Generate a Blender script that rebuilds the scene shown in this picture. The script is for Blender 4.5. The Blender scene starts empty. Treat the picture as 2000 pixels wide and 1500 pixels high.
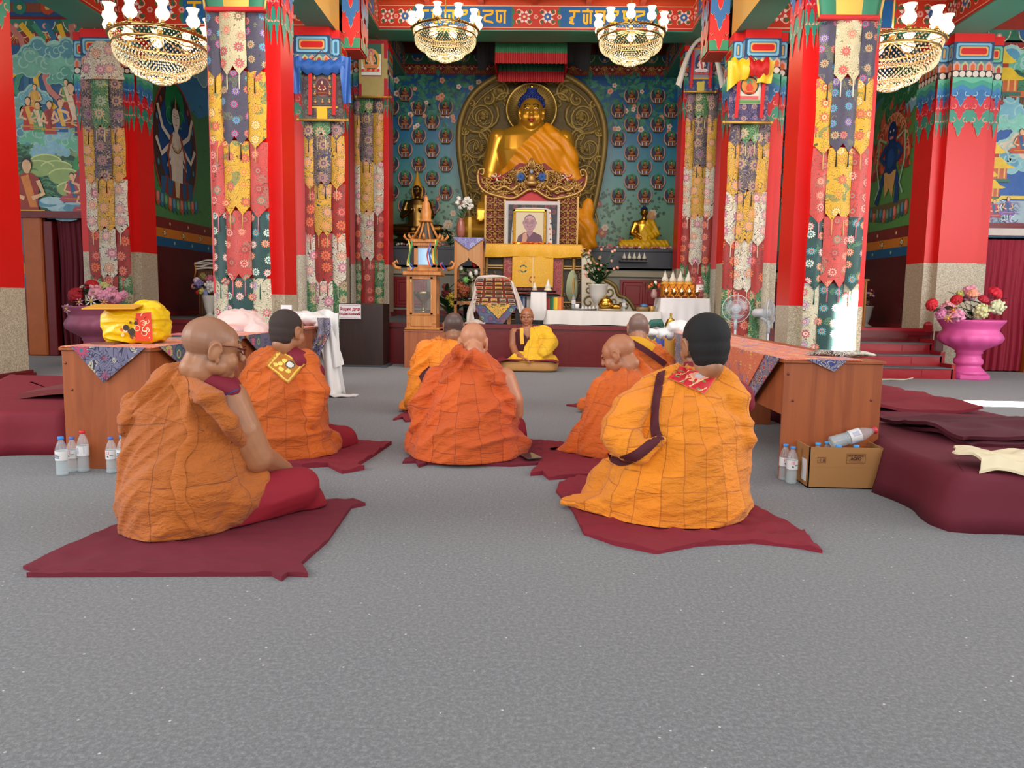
import bpy, math, random
from mathutils import Vector, Matrix, noise
random.seed(7)
PI = math.pi
sc = bpy.context.scene
COL = sc.collection
# ------------------------------------------------------------ camera, sky, light, exposure
F = 1500.0; CAMH = 1.0
PITCH = math.atan(168/1500.0); YAW = math.atan(37/1500.0); ROLL = .015
def _axes():
    sp, cp, sy, cy = math.sin(PITCH), math.cos(PITCH), math.sin(YAW), math.cos(YAW)
    f = Vector((-sy*cp, cy*cp, -sp)); r0 = Vector((cy, sy, 0)); u0 = r0.cross(f)
    return f, r0*math.cos(ROLL)+u0*math.sin(ROLL), u0*math.cos(ROLL)-r0*math.sin(ROLL)
CF, CR, CU = _axes()
cam = bpy.data.objects.new('camera', bpy.data.cameras.new('camera')); COL.objects.link(cam)
cam.data.sensor_width = 36; cam.data.lens = F/2000*36; cam.data.clip_start = .05; cam.data.clip_end = 200
cam.matrix_world = Matrix(((CR.x, CU.x, -CF.x, 0), (CR.y, CU.y, -CF.y, 0), (CR.z, CU.z, -CF.z, CAMH), (0, 0, 0, 1)))
sc.camera = cam
sc.view_settings.view_transform = 'Standard'; sc.view_settings.look = 'None'
sc.view_settings.exposure = -0.12; sc.view_settings.gamma = 1.0; sc.view_settings.use_curve_mapping = False
wd = bpy.data.worlds.new('daylight'); sc.world = wd; wd.use_nodes = True
bg = wd.node_tree.nodes['Background']; bg.inputs[0].default_value = (.93, .96, 1, 1); bg.inputs[1].default_value = 1.1
def area(name, loc, target, sx, sy, power, col=(1, 1, 1)):
    l = bpy.data.lights.new(name, 'AREA'); l.shape = 'RECTANGLE'; l.size = sx; l.size_y = sy; l.energy = power; l.color = col
    o = bpy.data.objects.new(name, l); COL.objects.link(o); o.location = loc
    o.rotation_euler = (Vector(target)-Vector(loc)).to_track_quat('-Z', 'Y').to_euler(); return o
area('side_daylight_fill', (-7.5, 1.5, 3.2), (0, 6, .8), 5, 3, 330, (1, .98, .95))  # unseen area lamp added on the left, acting as window light
area('side_daylight_fill', (7.8, 4.5, 3.2), (0, 8, 1.0), 6, 3, 310, (1, .97, .93))  # unseen area lamp added on the right, acting as window light
area('frontal_daylight_fill', (0, -5.5, 3.4), (0, 8, 1.6), 8, 4, 420, (1, .98, .96))  # unseen fill lamp added behind the camera
area('altar_area_light', (0, 7.2, 5.9), (0, 14.5, 2.6), 5, 1.6, 330, (1, .97, .92))  # unseen area lamp under the ceiling, aimed at the altar end
def beam_light(loc, target, sx, sy, power, spread=2.0):       # added narrow-spread area lamp standing in for a patch of direct sun
    o = area('sun_patch_lamp', loc, target, sx, sy, power, (1, .97, .9)); o.data.spread = math.radians(spread); return o
beam_light((6.9, 7.9, 4.6), (6.9, 7.9, 0), 5.4, .34, 1500).rotation_euler = (0, 0, 0); beam_light((6.5, 5.2, 3.4), (3.72, 8.75, .62), .22, .8, 130, 3)
# ------------------------------------------------------------ helpers
def W(px, py, Y):
    d = CF + CR*((px-1000)/F) + CU*((750-py)/F); return Vector((d.x*Y/d.y, Y, CAMH+d.z*Y/d.y))
def G(px, py, z=0.0):
    d = CF + CR*((px-1000)/F) + CU*((750-py)/F); t = (z-CAMH)/d.z; return Vector((d.x*t, d.y*t, z))
def lin(c): return c/12.92 if c <= .04045 else ((c+.055)/1.055)**2.4
def hx(h):
    if not isinstance(h, str): return h
    h = h.lstrip('#'); return tuple(lin(int(h[i:i+2], 16)/255) for i in (0, 2, 4))
class MB:
    def __init__(s): s.v = []; s.f = []; s.mi = []; s.c = []; s.sm = []; s.col = (1, 1, 1); s.m = 0; s.smooth = False; s.M = None
    def add(s, vs, fs, smooth=None, col=None, m=None):
        b = len(s.v)
        s.v += [tuple(s.M @ Vector(v)) for v in vs] if s.M is not None else [tuple(v) for v in vs]
        c = hx(col) if col is not None else s.col
        for f in fs:
            s.f.append([b+i for i in f]); s.mi.append(s.m if m is None else m); s.c.append(c); s.sm.append(s.smooth if smooth is None else smooth)
    def setc(s, c): s.col = hx(c); return s
    def box(s, a, b, col=None, m=None, bev=0):
        x0, x1 = sorted((a[0], b[0])); y0, y1 = sorted((a[1], b[1])); z0, z1 = sorted((a[2], b[2]))
        if bev:
            e = min(bev, (x1-x0)/2.1, (y1-y0)/2.1, (z1-z0)/2.1); vs = []
            xs, ys, zs = (x0, x1), (y0, y1), (z0, z1)
            idx = {}
            for i in (0, 1):
                for j in (0, 1):
                    for k in (0, 1):
                        X, Y, Z = xs[i], ys[j], zs[k]; dx = e*(1-2*i); dy = e*(1-2*j); dz = e*(1-2*k)
                        for t, p in (('x', (X, Y+dy, Z+dz)), ('y', (X+dx, Y, Z+dz)), ('z', (X+dx, Y+dy, Z))):
                            idx[(i, j, k, t)] = len(vs); vs.append(p)
            fs = []
            for i in (0, 1): fs.append([idx[(i, a_, b_, 'x')] for a_, b_ in ((0, 0), (1, 0), (1, 1), (0, 1))])
            for j in (0, 1): fs.append([idx[(a_, j, b_, 'y')] for a_, b_ in ((0, 0), (1, 0), (1, 1), (0, 1))])
            for k in (0, 1): fs.append([idx[(a_, b_, k, 'z')] for a_, b_ in ((0, 0), (1, 0), (1, 1), (0, 1))])
            for i in (0, 1):
                for j in (0, 1): fs.append([idx[(i, j, 0, 'x')], idx[(i, j, 1, 'x')], idx[(i, j, 1, 'y')], idx[(i, j, 0, 'y')]])
                for k in (0, 1): fs.append([idx[(i, 0, k, 'x')], idx[(i, 1, k, 'x')], idx[(i, 1, k, 'z')], idx[(i, 0, k, 'z')]])
            for j in (0, 1):
                for k in (0, 1): fs.append([idx[(0, j, k, 'y')], idx[(1, j, k, 'y')], idx[(1, j, k, 'z')], idx[(0, j, k, 'z')]])
            for i in (0, 1):
                for j in (0, 1):
                    for k in (0, 1): fs.append([idx[(i, j, k, t)] for t in 'xyz'])
            s.add(vs, fs, False, col, m); return s
        s.add([(x0, y0, z0), (x1, y0, z0), (x1, y1, z0), (x0, y1, z0), (x0, y0, z1), (x1, y0, z1), (x1, y1, z1), (x0, y1, z1)],
              [(0, 3, 2, 1), (4, 5, 6, 7), (0, 1, 5, 4), (1, 2, 6, 5), (2, 3, 7, 6), (3, 0, 4, 7)], False, col, m); return s
    def tube(s, pts, r, n=8, caps=True, smooth=True, col=None, m=None, flat=1.0):
        pts = [Vector(p) for p in pts]; N = len(pts)
        rs = list(r) if isinstance(r, (list, tuple)) else [r]*N
        t0 = (pts[1]-pts[0]).normalized(); up = Vector((0, 0, 1)) if abs(t0.z) < .9 else Vector((1, 0, 0))
        a = t0.cross(up).normalized(); vs = []
        for i, p in enumerate(pts):
            t = (pts[min(i+1, N-1)]-pts[max(i-1, 0)]).normalized(); a = (a-t*a.dot(t)).normalized(); b = t.cross(a)
            for k in range(n): q = 2*PI*k/n; vs.append(p+a*math.cos(q)*rs[i]+b*math.sin(q)*rs[i]*flat)
        fs = [[i*n+k, i*n+(k+1) % n, (i+1)*n+(k+1) % n, (i+1)*n+k] for i in range(N-1) for k in range(n)]
        if caps: fs += [list(range(n))[::-1], list(range((N-1)*n, N*n))]
        s.add(vs, fs, smooth, col, m); return s
    def cyl(s, p0, p1, r0, r1=None, n=16, **k): return s.tube([p0, p1], [r0, r0 if r1 is None else r1], n, **k)
    def lathe(s, prof, c=(0, 0, 0), n=24, smooth=True, col=None, m=None, warp=None, sx=1, sy=1):
        vs = []
        for (r, z) in prof:
            for k in range(n):
                q = 2*PI*k/n; rr = r*(warp(q, z) if warp else 1); vs.append((c[0]+rr*math.cos(q)*sx, c[1]+rr*math.sin(q)*sy, c[2]+z))
        N = len(prof); fs = [[i*n+k, i*n+(k+1) % n, (i+1)*n+(k+1) % n, (i+1)*n+k] for i in range(N-1) for k in range(n)]
        if prof[0][0] > 1e-5: fs.append(list(range(n))[::-1])
        if prof[-1][0] > 1e-5: fs.append(list(range((N-1)*n, N*n)))
        s.add(vs, fs, smooth, col, m); return s
    def sph(s, c, r, n=12, h=8, col=None, m=None, smooth=True, fn=None):
        if not isinstance(r, (tuple, list)): r = (r, r, r)
        vs = [(0, 0, -1)]
        for i in range(1, h):
            p = PI*i/h-PI/2
            for k in range(n): q = 2*PI*k/n; vs.append((math.cos(p)*math.cos(q), math.cos(p)*math.sin(q), math.sin(p)))
        vs.append((0, 0, 1)); L = len(vs)-1
        fs = [[0, 1+(k+1) % n, 1+k] for k in range(n)]+[[1+i*n+k, 1+i*n+(k+1) % n, 1+(i+1)*n+(k+1) % n, 1+(i+1)*n+k] for i in range(h-2) for k in range(n)]+[[L, 1+(h-2)*n+k, 1+(h-2)*n+(k+1) % n] for k in range(n)]
        if fn: vs = [fn(Vector(v)) for v in vs]
        s.add([(c[0]+v[0]*r[0], c[1]+v[1]*r[1], c[2]+v[2]*r[2]) for v in vs], fs, smooth, col, m); return s
    def grid(s, nu, nv, fn, cu=False, cv=False, smooth=True, col=None, m=None, colfn=None):
        vs = [fn(i/(nu if cu else nu-1), j/(nv if cv else nv-1)) for j in range(nv) for i in range(nu)]
        fs = [[j*nu+i, j*nu+(i+1) % nu, ((j+1) % nv)*nu+(i+1) % nu, ((j+1) % nv)*nu+i] for j in range(nv if cv else nv-1) for i in range(nu if cu else nu-1)]
        b = len(s.c); s.add(vs, fs, smooth, col, m)
        if colfn:
            q = 0
            for j in range(nv if cv else nv-1):
                for i in range(nu if cu else nu-1): s.c[b+q] = hx(colfn((i+.5)/(nu-1), (j+.5)/(nv-1))); q += 1
        return s
    def sheet(s, nu, nv, fn, t=.004, **k):
        # closed thin cloth: fn(u,v)->(point); thickness along normal
        e = 1e-3
        def top(u, v): return Vector(fn(u, v))
        def nor(u, v):
            a = top(min(u+e, 1), v)-top(max(u-e, 0), v); b = top(u, min(v+e, 1))-top(u, max(v-e, 0)); n = a.cross(b)
            return n.normalized() if n.length > 0 else Vector((0, 0, 1))
        A = [[top(i/(nu-1), j/(nv-1)) for i in range(nu)] for j in range(nv)]
        B = [[A[j][i]-nor(i/(nu-1), j/(nv-1))*t for i in range(nu)] for j in range(nv)]
        vs = [p for row in A for p in row]+[p for row in B for p in row]; o = nu*nv
        fs = [[j*nu+i, j*nu+i+1, (j+1)*nu+i+1, (j+1)*nu+i] for j in range(nv-1) for i in range(nu-1)]
        fs += [[o+x for x in f[::-1]] for f in fs]
        rim = []
        for i in range(nu-1): rim += [[i+1, i, o+i, o+i+1], [(nv-1)*nu+i, (nv-1)*nu+i+1, o+(nv-1)*nu+i+1, o+(nv-1)*nu+i]]
        for j in range(nv-1): rim += [[j*nu, (j+1)*nu, o+(j+1)*nu, o+j*nu], [(j+1)*nu+nu-1, j*nu+nu-1, o+j*nu+nu-1, o+(j+1)*nu+nu-1]]
        rv = [vs[i] for f in rim for i in f]; s.add(rv, [[4*i, 4*i+1, 4*i+2, 4*i+3] for i in range(len(rim))], False, k.get('col'), k.get('m'))
        s.add(vs, fs, k.get('smooth', True), k.get('col'), k.get('m')); return s
    def prism(s, poly, d0, d1, ax='y', col=None, m=None, smooth=False):
        n = len(poly)
        def q(a, b, d): return (a, d, b) if ax == 'y' else ((a, b, d) if ax == 'z' else (d, a, b))
        s.add([q(a, b, d0) for a, b in poly]+[q(a, b, d1) for a, b in poly],
              [list(range(n)), list(range(n, 2*n))[::-1]]+[[i, (i+1) % n, n+(i+1) % n, n+i][::-1] for i in range(n)], smooth, col, m); return s
    def build(s, name, mat=None, parent=None, uv=None, **pr):
        return obj(name, s, mat, parent, uv, **pr)
WM = {}
def obj(name, mb, mat=None, parent=None, uv=None, local=False, auto=None, **pr):
    me = bpy.data.meshes.new(name); me.from_pydata(mb.v, [], mb.f); 
    mats = mat if isinstance(mat, (list, tuple)) else [mat if mat is not None else paint()]
    for m in mats: me.materials.append(m)
    me.polygons.foreach_set('material_index', mb.mi); me.polygons.foreach_set('use_smooth', mb.sm)
    at = me.attributes.new('Col', 'FLOAT_COLOR', 'CORNER'); buf = []
    for f, c in zip(mb.f, mb.c): buf += [c[0], c[1], c[2], 1.0]*len(f)
    at.data.foreach_set('color', buf)
    if uv is not None:
        ul = me.uv_layers.new(name='UVMap'); ub = []
        for f in mb.f:
            for i in f: ub += uv(mb.v[i])
        ul.data.foreach_set('uv', ub)
    me.validate(); me.update()
    o = bpy.data.objects.new(name, me); COL.objects.link(o)
    if parent is not None:
        o.parent = parent
        if not local: o.matrix_parent_inverse = WM.get(parent.as_pointer(), Matrix.Identity(4)).inverted()
    for k, v in pr.items(): o[k] = v
    return o
def thing(name, label, cat, loc=(0, 0, 0), group=None):
    o = bpy.data.objects.new(name, None); COL.objects.link(o); o.location = loc; o.empty_display_size = .1
    WM[o.as_pointer()] = Matrix.Translation(loc)
    o['label'] = label; o['category'] = cat
    if group: o['group'] = group
    return o
def tag(o, label, cat, group=None):
    o['label'] = label; o['category'] = cat
    if group: o['group'] = group
    return o
def struct(name, mb, mat, parent=None):
    o = obj(name, mb, mat, parent)
    if parent is None: o['kind'] = 'structure'
    return o
def dup(root, loc, label, rot=None):
    r = root.copy(); COL.objects.link(r); r.location = loc; r['label'] = label
    if rot is not None: r.rotation_euler = rot
    for ch in list(root.children):
        c = ch.copy(); COL.objects.link(c); c.parent = r
        for g in list(ch.children): d = g.copy(); COL.objects.link(d); d.parent = c
    return r
# ------------------------------------------------------------ materials
MC = {}
def nt(name):
    m = bpy.data.materials.new(name); m.use_nodes = True; t = m.node_tree; return m, t, t.nodes['Principled BSDF']
def N(t, typ, **k):
    n = t.nodes.new(typ)
    for a, b in k.items(): setattr(n, a, b)
    return n
def inp(t, n, i, v):
    s = n.inputs[i]
    if hasattr(v, 'is_linked') or hasattr(v, 'links'): t.links.new(v, s)
    elif v is not None:
        if isinstance(v, tuple) and len(v) == 3 and s.type == 'RGBA': v = (*v, 1)
        s.default_value = v
def math_(t, op, a, b=None, c=None, clamp=False):
    n = N(t, 'ShaderNodeMath', operation=op, use_clamp=clamp); inp(t, n, 0, a)
    if b is not None: inp(t, n, 1, b)
    if c is not None: inp(t, n, 2, c)
    return n.outputs[0]
def mix(t, f, a, b, mode='MIX'):
    n = N(t, 'ShaderNodeMix', data_type='RGBA', blend_type=mode); inp(t, n, 0, f); inp(t, n, 6, hx(a) if isinstance(a, str) else a); inp(t, n, 7, hx(b) if isinstance(b, str) else b); return n.outputs[2]
def ramp(t, f, stops, interp='LINEAR'):
    n = N(t, 'ShaderNodeValToRGB'); n.color_ramp.interpolation = interp; e = n.color_ramp.elements
    while len(e) < len(stops): e.new(.5)
    for i, (p, c) in enumerate(stops): e[i].position = p; e[i].color = (*hx(c), 1)
    inp(t, n, 0, f); return n.outputs[0]
def ocoord(t, scale=(1, 1, 1)):
    tc = N(t, 'ShaderNodeTexCoord'); mp = N(t, 'ShaderNodeMapping'); t.links.new(tc.outputs['Object'], mp.inputs[0]); mp.inputs[3].default_value = scale; return mp.outputs[0]
def noise_(t, vec, scale, detail=2, rough=.5, dist=0):
    n = N(t, 'ShaderNodeTexNoise'); inp(t, n, 0, vec); n.inputs['Scale'].default_value = scale; n.inputs['Detail'].default_value = detail; n.inputs['Roughness'].default_value = rough; n.inputs['Distortion'].default_value = dist; return n.outputs[0]
def bump(t, b, h, strength=.3, dist=.01):
    n = N(t, 'ShaderNodeBump'); n.inputs['Strength'].default_value = strength; n.inputs['Distance'].default_value = dist; inp(t, n, 'Height', h); t.links.new(n.outputs[0], b.inputs['Normal']); return n
def setb(b, col=None, rough=.5, metal=0, **k):
    if col is not None: b.inputs['Base Color'].default_value = (*hx(col), 1)
    b.inputs['Roughness'].default_value = rough; b.inputs['Metallic'].default_value = metal
    for a, v in k.items(): b.inputs[a.replace('_', ' ')].default_value = v
def plain(name, col, rough=.5, metal=0, var=0.0, vs=8, bmp=0, bs=60, bd=.003, **k):
    if name in MC: return MC[name]
    m, t, b = nt(name); setb(b, col, rough, metal, **k); c = hx(col)
    if var or bmp: v = ocoord(t)
    if var:
        n = noise_(t, v, vs, 4, .6); t.links.new(mix(t, n, tuple(x*(1-var) for x in c), tuple(min(1, x*(1+var)) for x in c)), b.inputs['Base Color'])
    if bmp: bump(t, b, noise_(t, v, bs, 3, .6), bmp, bd)
    MC[name] = m; return m
def paint(rough=.55, metal=0, var=.0, bmp=0, key=None):
    k = ('paint', rough, metal, var, bmp)
    if k in MC: return MC[k]
    m, t, b = nt('painted_colours'); setb(b, None, rough, metal); a = N(t, 'ShaderNodeAttribute'); a.attribute_name = 'Col'; c = a.outputs['Color']
    if var:
        n = noise_(t, ocoord(t), 9, 5, .65); c = mix(t, 1.0, c, ramp(t, n, [(.3, (1-var,)*3), (.7, (1+var*.3,)*3)]), 'MULTIPLY')
    t.links.new(c, b.inputs['Base Color'])
    if bmp: bump(t, b, noise_(t, ocoord(t), 70, 3), bmp, .003)
    MC[k] = m; return m
def wood(name, a, b_, rough=.45, axis=2, sc_=1.0):
    if name in MC: return MC[name]
    m, t, b = nt(name); s = [14*sc_]*3; s[axis] = 1.1*sc_; v = ocoord(t, tuple(s)); n = noise_(t, v, 1.6, 5, .6, 1.2)
    t.links.new(ramp(t, n, [(.32, a), (.68, b_)]), b.inputs['Base Color']); setb(b, None, rough); MC[name] = m; return m
def metal_(name, col, rough=.3): return plain(name, col, rough, 1.0, bmp=.15, bs=14, bd=.01)
def glass(name, col='ffffff', alpha=.25, rough=.05):
    if name in MC: return MC[name]
    m, t, b = nt(name); setb(b, col, rough); b.inputs['Alpha'].default_value = alpha; b.inputs['Specular IOR Level'].default_value = .8; m.use_nodes = True; MC[name] = m; return m
def brocade(name, base, line, flowers, s=9.0, flat=None, leaf=None, linew=.14, sheen=.08, fsize=.42):
    """woven silk: round flower medallions with petals, curling scrolls between"""
    if name in MC: return MC[name]
    m, t, b = nt(name); sc3 = [1, 1, 1]
    if flat is not None: sc3[flat] = 0
    v = ocoord(t)
    if flat is not None:
        q_ = N(t, 'ShaderNodeSeparateXYZ'); t.links.new(v, q_.inputs[0]); cb = N(t, 'ShaderNodeCombineXYZ'); a_, b_ = [(1, 2), (0, 2), (0, 1)][flat]
        t.links.new(q_.outputs[a_], cb.inputs[0]); t.links.new(q_.outputs[b_], cb.inputs[1]); v = cb.outputs[0]
    vo = N(t, 'ShaderNodeTexVoronoi'); vo.voronoi_dimensions = '2D' if flat is not None else '3D'; inp(t, vo, 0, v); vo.inputs['Scale'].default_value = s; vo.inputs['Randomness'].default_value = .45
    d = vo.outputs['Distance']
    df = N(t, 'ShaderNodeVectorMath', operation='SUBTRACT'); inp(t, df, 0, v); t.links.new(vo.outputs['Position'], df.inputs[1])
    sx = N(t, 'ShaderNodeSeparateXYZ'); t.links.new(df.outputs[0], sx.inputs[0])
    i, j = (0, 1) if flat is not None else (0, 2)
    ang = math_(t, 'ARCTAN2', sx.outputs[i], sx.outputs[j])
    pet = math_(t, 'MULTIPLY_ADD', math_(t, 'COSINE', math_(t, 'MULTIPLY', ang, 11.0)), .18, .82)
    r = math_(t, 'DIVIDE', d, pet)
    # scrolls
    nz = noise_(t, v, s*1.3, .6, .4, 1.3)
    fr = math_(t, 'ABSOLUTE', math_(t, 'SUBTRACT', math_(t, 'FRACT', math_(t, 'MULTIPLY', nz, 13.0)), .5))
    sl_ = math_(t, 'LESS_THAN', fr, linew)
    nz2 = noise_(t, v, s*.9, 1, .5); lf = math_(t, 'MULTIPLY', math_(t, 'GREATER_THAN', nz2, .62), math_(t, 'GREATER_THAN', fr, .2))
    c = mix(t, sl_, hx(base), hx(line))
    if leaf: c = mix(t, lf, c, hx(leaf))
    cs = N(t, 'ShaderNodeSeparateColor'); t.links.new(vo.outputs['Color'], cs.inputs[0])
    k = len(flowers); fc = ramp(t, cs.outputs[0], [(q/k, flowers[q]) for q in range(k)], 'CONSTANT')
    fc2 = ramp(t, cs.outputs[0], [(q/k, flowers[(q+1) % k]) for q in range(k)], 'CONSTANT')
    c = mix(t, math_(t, 'LESS_THAN', r, fsize*1.12), c, hx(line)); c = mix(t, math_(t, 'LESS_THAN', r, fsize), c, fc)
    c = mix(t, math_(t, 'LESS_THAN', d, fsize*.5), c, fc2); c = mix(t, math_(t, 'LESS_THAN', d, fsize*.34), c, hx(base)); c = mix(t, math_(t, 'LESS_THAN', d, fsize*.22), c, fc)
    t.links.new(c, b.inputs['Base Color']); setb(b, None, .5); b.inputs['Sheen Weight'].default_value = sheen
    wv = noise_(t, ocoord(t), 260, 1); bump(t, b, wv, .15, .002)
    MC[name] = m; return m
class Paint:
    """flat painted shapes laid in thin coats on a surface: fn(u, v, h) -> world point"""
    def __init__(s, fn, eps=.0015, mb=None): s.fn = fn; s.e = eps; s.mb = mb or MB(); s.k = 1; s.n = 0
    def poly(s, pts, col, k=None):
        k = s.k if k is None else k
        s.n = (s.n+1) % 61; h = (k+s.n/64)*s.e
        s.mb.add([s.fn(u, v, h) for u, v in pts], [list(range(len(pts)))], False, col)
    def rect(s, u0, v0, u1, v1, col, k=None): s.poly([(u0, v0), (u1, v0), (u1, v1), (u0, v1)], col, k)
    def circ(s, u, v, r, col, k=None, n=14, ry=None, a0=0, a1=2*PI):
        ry = r if ry is None else ry; s.poly([(u+r*math.cos(a0+(a1-a0)*i/n), v+ry*math.sin(a0+(a1-a0)*i/n)) for i in range(n if a1-a0 > 6.2 else n+1)], col, k)
    def stroke(s, pts, w, col, k=None, taper=False):
        k = s.k if k is None else k; n = len(pts); L = []; R = []
        for i, (u, v) in enumerate(pts):
            a = pts[max(i-1, 0)]; b = pts[min(i+1, n-1)]; dx, dy = b[0]-a[0], b[1]-a[1]; l = math.hypot(dx, dy) or 1; ww = w/2*(1-.85*i/(n-1) if taper else 1)
            L.append((u-dy/l*ww, v+dx/l*ww)); R.append((u+dy/l*ww, v-dx/l*ww))
        s.n = (s.n+1) % 61; h = (k+s.n/64)*s.e; vs = [s.fn(u, v, h) for u, v in L+R]; s.mb.add(vs, [[i, i+1, n+i+1, n+i] for i in range(n-1)], False, col)
    def arc(s, u, v, r, a0, a1, w, col, k=None, n=10, ry=None, taper=False, spiral=0):
        ry = r if ry is None else ry
        s.stroke([(u+r*(1-spiral*i/n)*math.cos(a0+(a1-a0)*i/n), v+ry*(1-spiral*i/n)*math.sin(a0+(a1-a0)*i/n)) for i in range(n+1)], w, col, k, taper)
    def cloud(s, u, v, r, c0, c1, seed=0, k=None):
        c1 = {'c4e4d4': '9cc8b8', 'd0ece4': 'a4ccc4'}.get(c1, c1)
        k = s.k if k is None else k; rn = random.Random(seed)
        cs = [(u+r*a, v+r*b, r*q) for a, b, q in ((0, .35, .62), (-.75, -.05, .5), (.75, -.02, .5), (-.35, .05, .55), (.35, .1, .5), (0, -.2, .5), (-1.15, -.28, .3), (1.15, -.25, .32))]
        for i, (a, b, q) in enumerate(cs): s.circ(a, b, q*1.0, c1, k, 12)
        for i, (a, b, q) in enumerate(cs): s.circ(a, b-q*.1, q*.8, c0, k+1, 12)
        for i, (a, b, q) in enumerate(cs[:4]): s.arc(a, b, q*.45, rn.random()*3, rn.random()*3+3.6, r*.07, c1, k+2)
    def flower(s, u, v, r, c, cc, n=6, k=None, leaf=None):
        k = s.k if k is None else k
        if leaf:
            for i in range(n): a = 2*PI*(i+.5)/n; s.poly([(u+r*.5*math.cos(a), v+r*.5*math.sin(a)), (u+r*1.2*math.cos(a-.3), v+r*1.2*math.sin(a-.3)), (u+r*1.7*math.cos(a), v+r*1.7*math.sin(a)), (u+r*1.2*math.cos(a+.3), v+r*1.2*math.sin(a+.3))], leaf, k)
        for i in range(n): a = 2*PI*i/n; s.circ(u+r*.55*math.cos(a), v+r*.55*math.sin(a), r*.42, c, k+1, 8)
        s.circ(u, v, r*.35, cc, k+2, 8)
    def figure(s, u, v, h, robe, skin='e8b98a', halo=None, halo2=None, hair='1c1414', k=None, seated=True, trim='e2b23a', alt='2c5f8a'):
        k = s.k if k is None else k
        if halo2: s.circ(u, v+h*.42, h*.5, halo2, k, 20, h*.56); s.circ(u, v+h*.42, h*.44, robe if False else '1d3f6e', k+1, 20, h*.5)
        if halo: s.circ(u, v+h*.8, h*.2, halo, k+2, 16)
        if seated:
            s.poly([(u-h*.42, v+h*.08), (u-h*.3, v), (u+h*.3, v), (u+h*.42, v+h*.08), (u+h*.3, v+h*.2), (u-h*.3, v+h*.2)], robe, k+3)
        else: s.poly([(u-h*.17, v), (u+h*.17, v), (u+h*.13, v+h*.4), (u-h*.13, v+h*.4)], robe, k+3)
        s.poly([(u-h*.14, v+h*.12), (u+h*.14, v+h*.12), (u+h*.18, v+h*.58), (u+h*.07, v+h*.66), (u-h*.07, v+h*.66), (u-h*.18, v+h*.58)], robe, k+4)
        s.poly([(u-h*.1, v+h*.6), (u+h*.02, v+h*.64), (u+h*.14, v+h*.15), (u+h*.02, v+h*.15)], alt, k+5)
        s.stroke([(u-h*.16, v+h*.55), (u-h*.24, v+h*.35), (u-h*.06, v+h*.28)], h*.065, skin, k+6)
        s.stroke([(u+h*.16, v+h*.55), (u+h*.24, v+h*.35), (u+h*.06, v+h*.28)], h*.065, skin, k+6)
        s.circ(u, v+h*.7, h*.05, skin, k+5); s.circ(u, v+h*.79, h*.085, hair, k+6, 12, h*.1); s.circ(u, v+h*.765, h*.072, skin, k+7, 12, h*.09)
        s.stroke([(u-h*.25, v+h*.1), (u+h*.25, v+h*.1)], h*.02, trim, k+8)
    def tree(s, u, v, r, c0, c1, seed=0, k=None):
        k = s.k if k is None else k; rn = random.Random(seed); s.rect(u-r*.08, v-r*1.1, u+r*.08, v, '5a3a22', k)
        for i in range(9): a, b = rn.uniform(-1, 1), rn.uniform(-.5, .7); s.circ(u+r*a*.8, v+r*b*.7, r*.42, c0, k+1, 9, r*.3)
        for i in range(9): a, b = rn.uniform(-1, 1), rn.uniform(-.5, .7); s.arc(u+r*a*.8, v+r*b*.7, r*.3, .4, 2.7, r*.07, c1, k+2, 5, r*.2)
    def build(s, name, mat=None, parent=None, **pr): return obj(name, s.mb, mat or paint(.5, 0, .18), parent, **pr)
def planeY(x0, z0, y): return lambda u, v, h: (x0+u, y-h, z0+v)          # faces the camera
def planeX(x, y0, z0, sgn, dirn=1): return lambda u, v, h: (x+sgn*h, y0+dirn*u, z0+v)
# ------------------------------------------------------------ the hall
m, t, b = nt('grey_carpet'); v = ocoord(t); a = noise_(t, v, 75, 6, .9); c_ = noise_(t, v, 1.1, 3, .5); v2 = noise_(t, v, 900, 1)
vo = N(t, 'ShaderNodeTexVoronoi'); inp(t, vo, 0, v); vo.inputs['Scale'].default_value = 16
spk = math_(t, 'LESS_THAN', vo.outputs['Distance'], .055)
cc = ramp(t, a, [(.25, '323437'), (.5, '696c6f'), (.75, 'a8abae')]); cc = mix(t, math_(t, 'MULTIPLY', c_, .35), cc, hx('85807a')); cc = mix(t, math_(t, 'MULTIPLY', spk, .8), cc, hx('d2d2d0'))
t.links.new(cc, b.inputs['Base Color']); setb(b, None, .95); b.inputs['Sheen Weight'].default_value = .15; bump(t, b, a, .6, .006); CARPET = m
m, t, b = nt('terrazzo_stone'); v = ocoord(t); vo = N(t, 'ShaderNodeTexVoronoi'); inp(t, vo, 0, v); vo.inputs['Scale'].default_value = 120
cs = N(t, 'ShaderNodeSeparateColor'); t.links.new(vo.outputs['Color'], cs.inputs[0])
cc = ramp(t, cs.outputs[0], [(0, '8f7d62'), (.25, 'b3a58b'), (.6, 'c8bca4'), (.9, 'ded4be')], 'CONSTANT'); t.links.new(mix(t, .3, cc, hx('c2b59b')), b.inputs['Base Color']); setb(b, None, .35); STONE = m
RED = plain('red_wall_paint', 'd8140f', .38, var=.05, vs=3, bmp=.1, bs=5, bd=.01)
MAROON = plain('maroon_gloss_paint', '6b1216', .3, var=.12, vs=6, bmp=.25, bs=9, bd=.006)
CRIM = plain('crimson_step_paint', '9c1620', .3, var=.15, vs=7, bmp=.3, bs=12, bd=.005)
GREEN = plain('sea_green_paint', '3f8f78', .45, var=.06, vs=3)
YEL = plain('warm_yellow_paint', 'e3b04a', .5, var=.04, vs=2)
ORG = plain('orange_timber_paint', 'c4441a', .4, var=.08)
BROWNC = plain('brown_coffer_paint', '6e4a2a', .5, var=.15)
GREYW = plain('grey_plaster', '8d8878', .6, var=.06, vs=2)
BEIGE = plain('beige_plaster', 'a89c82', .6, var=.06)
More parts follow.
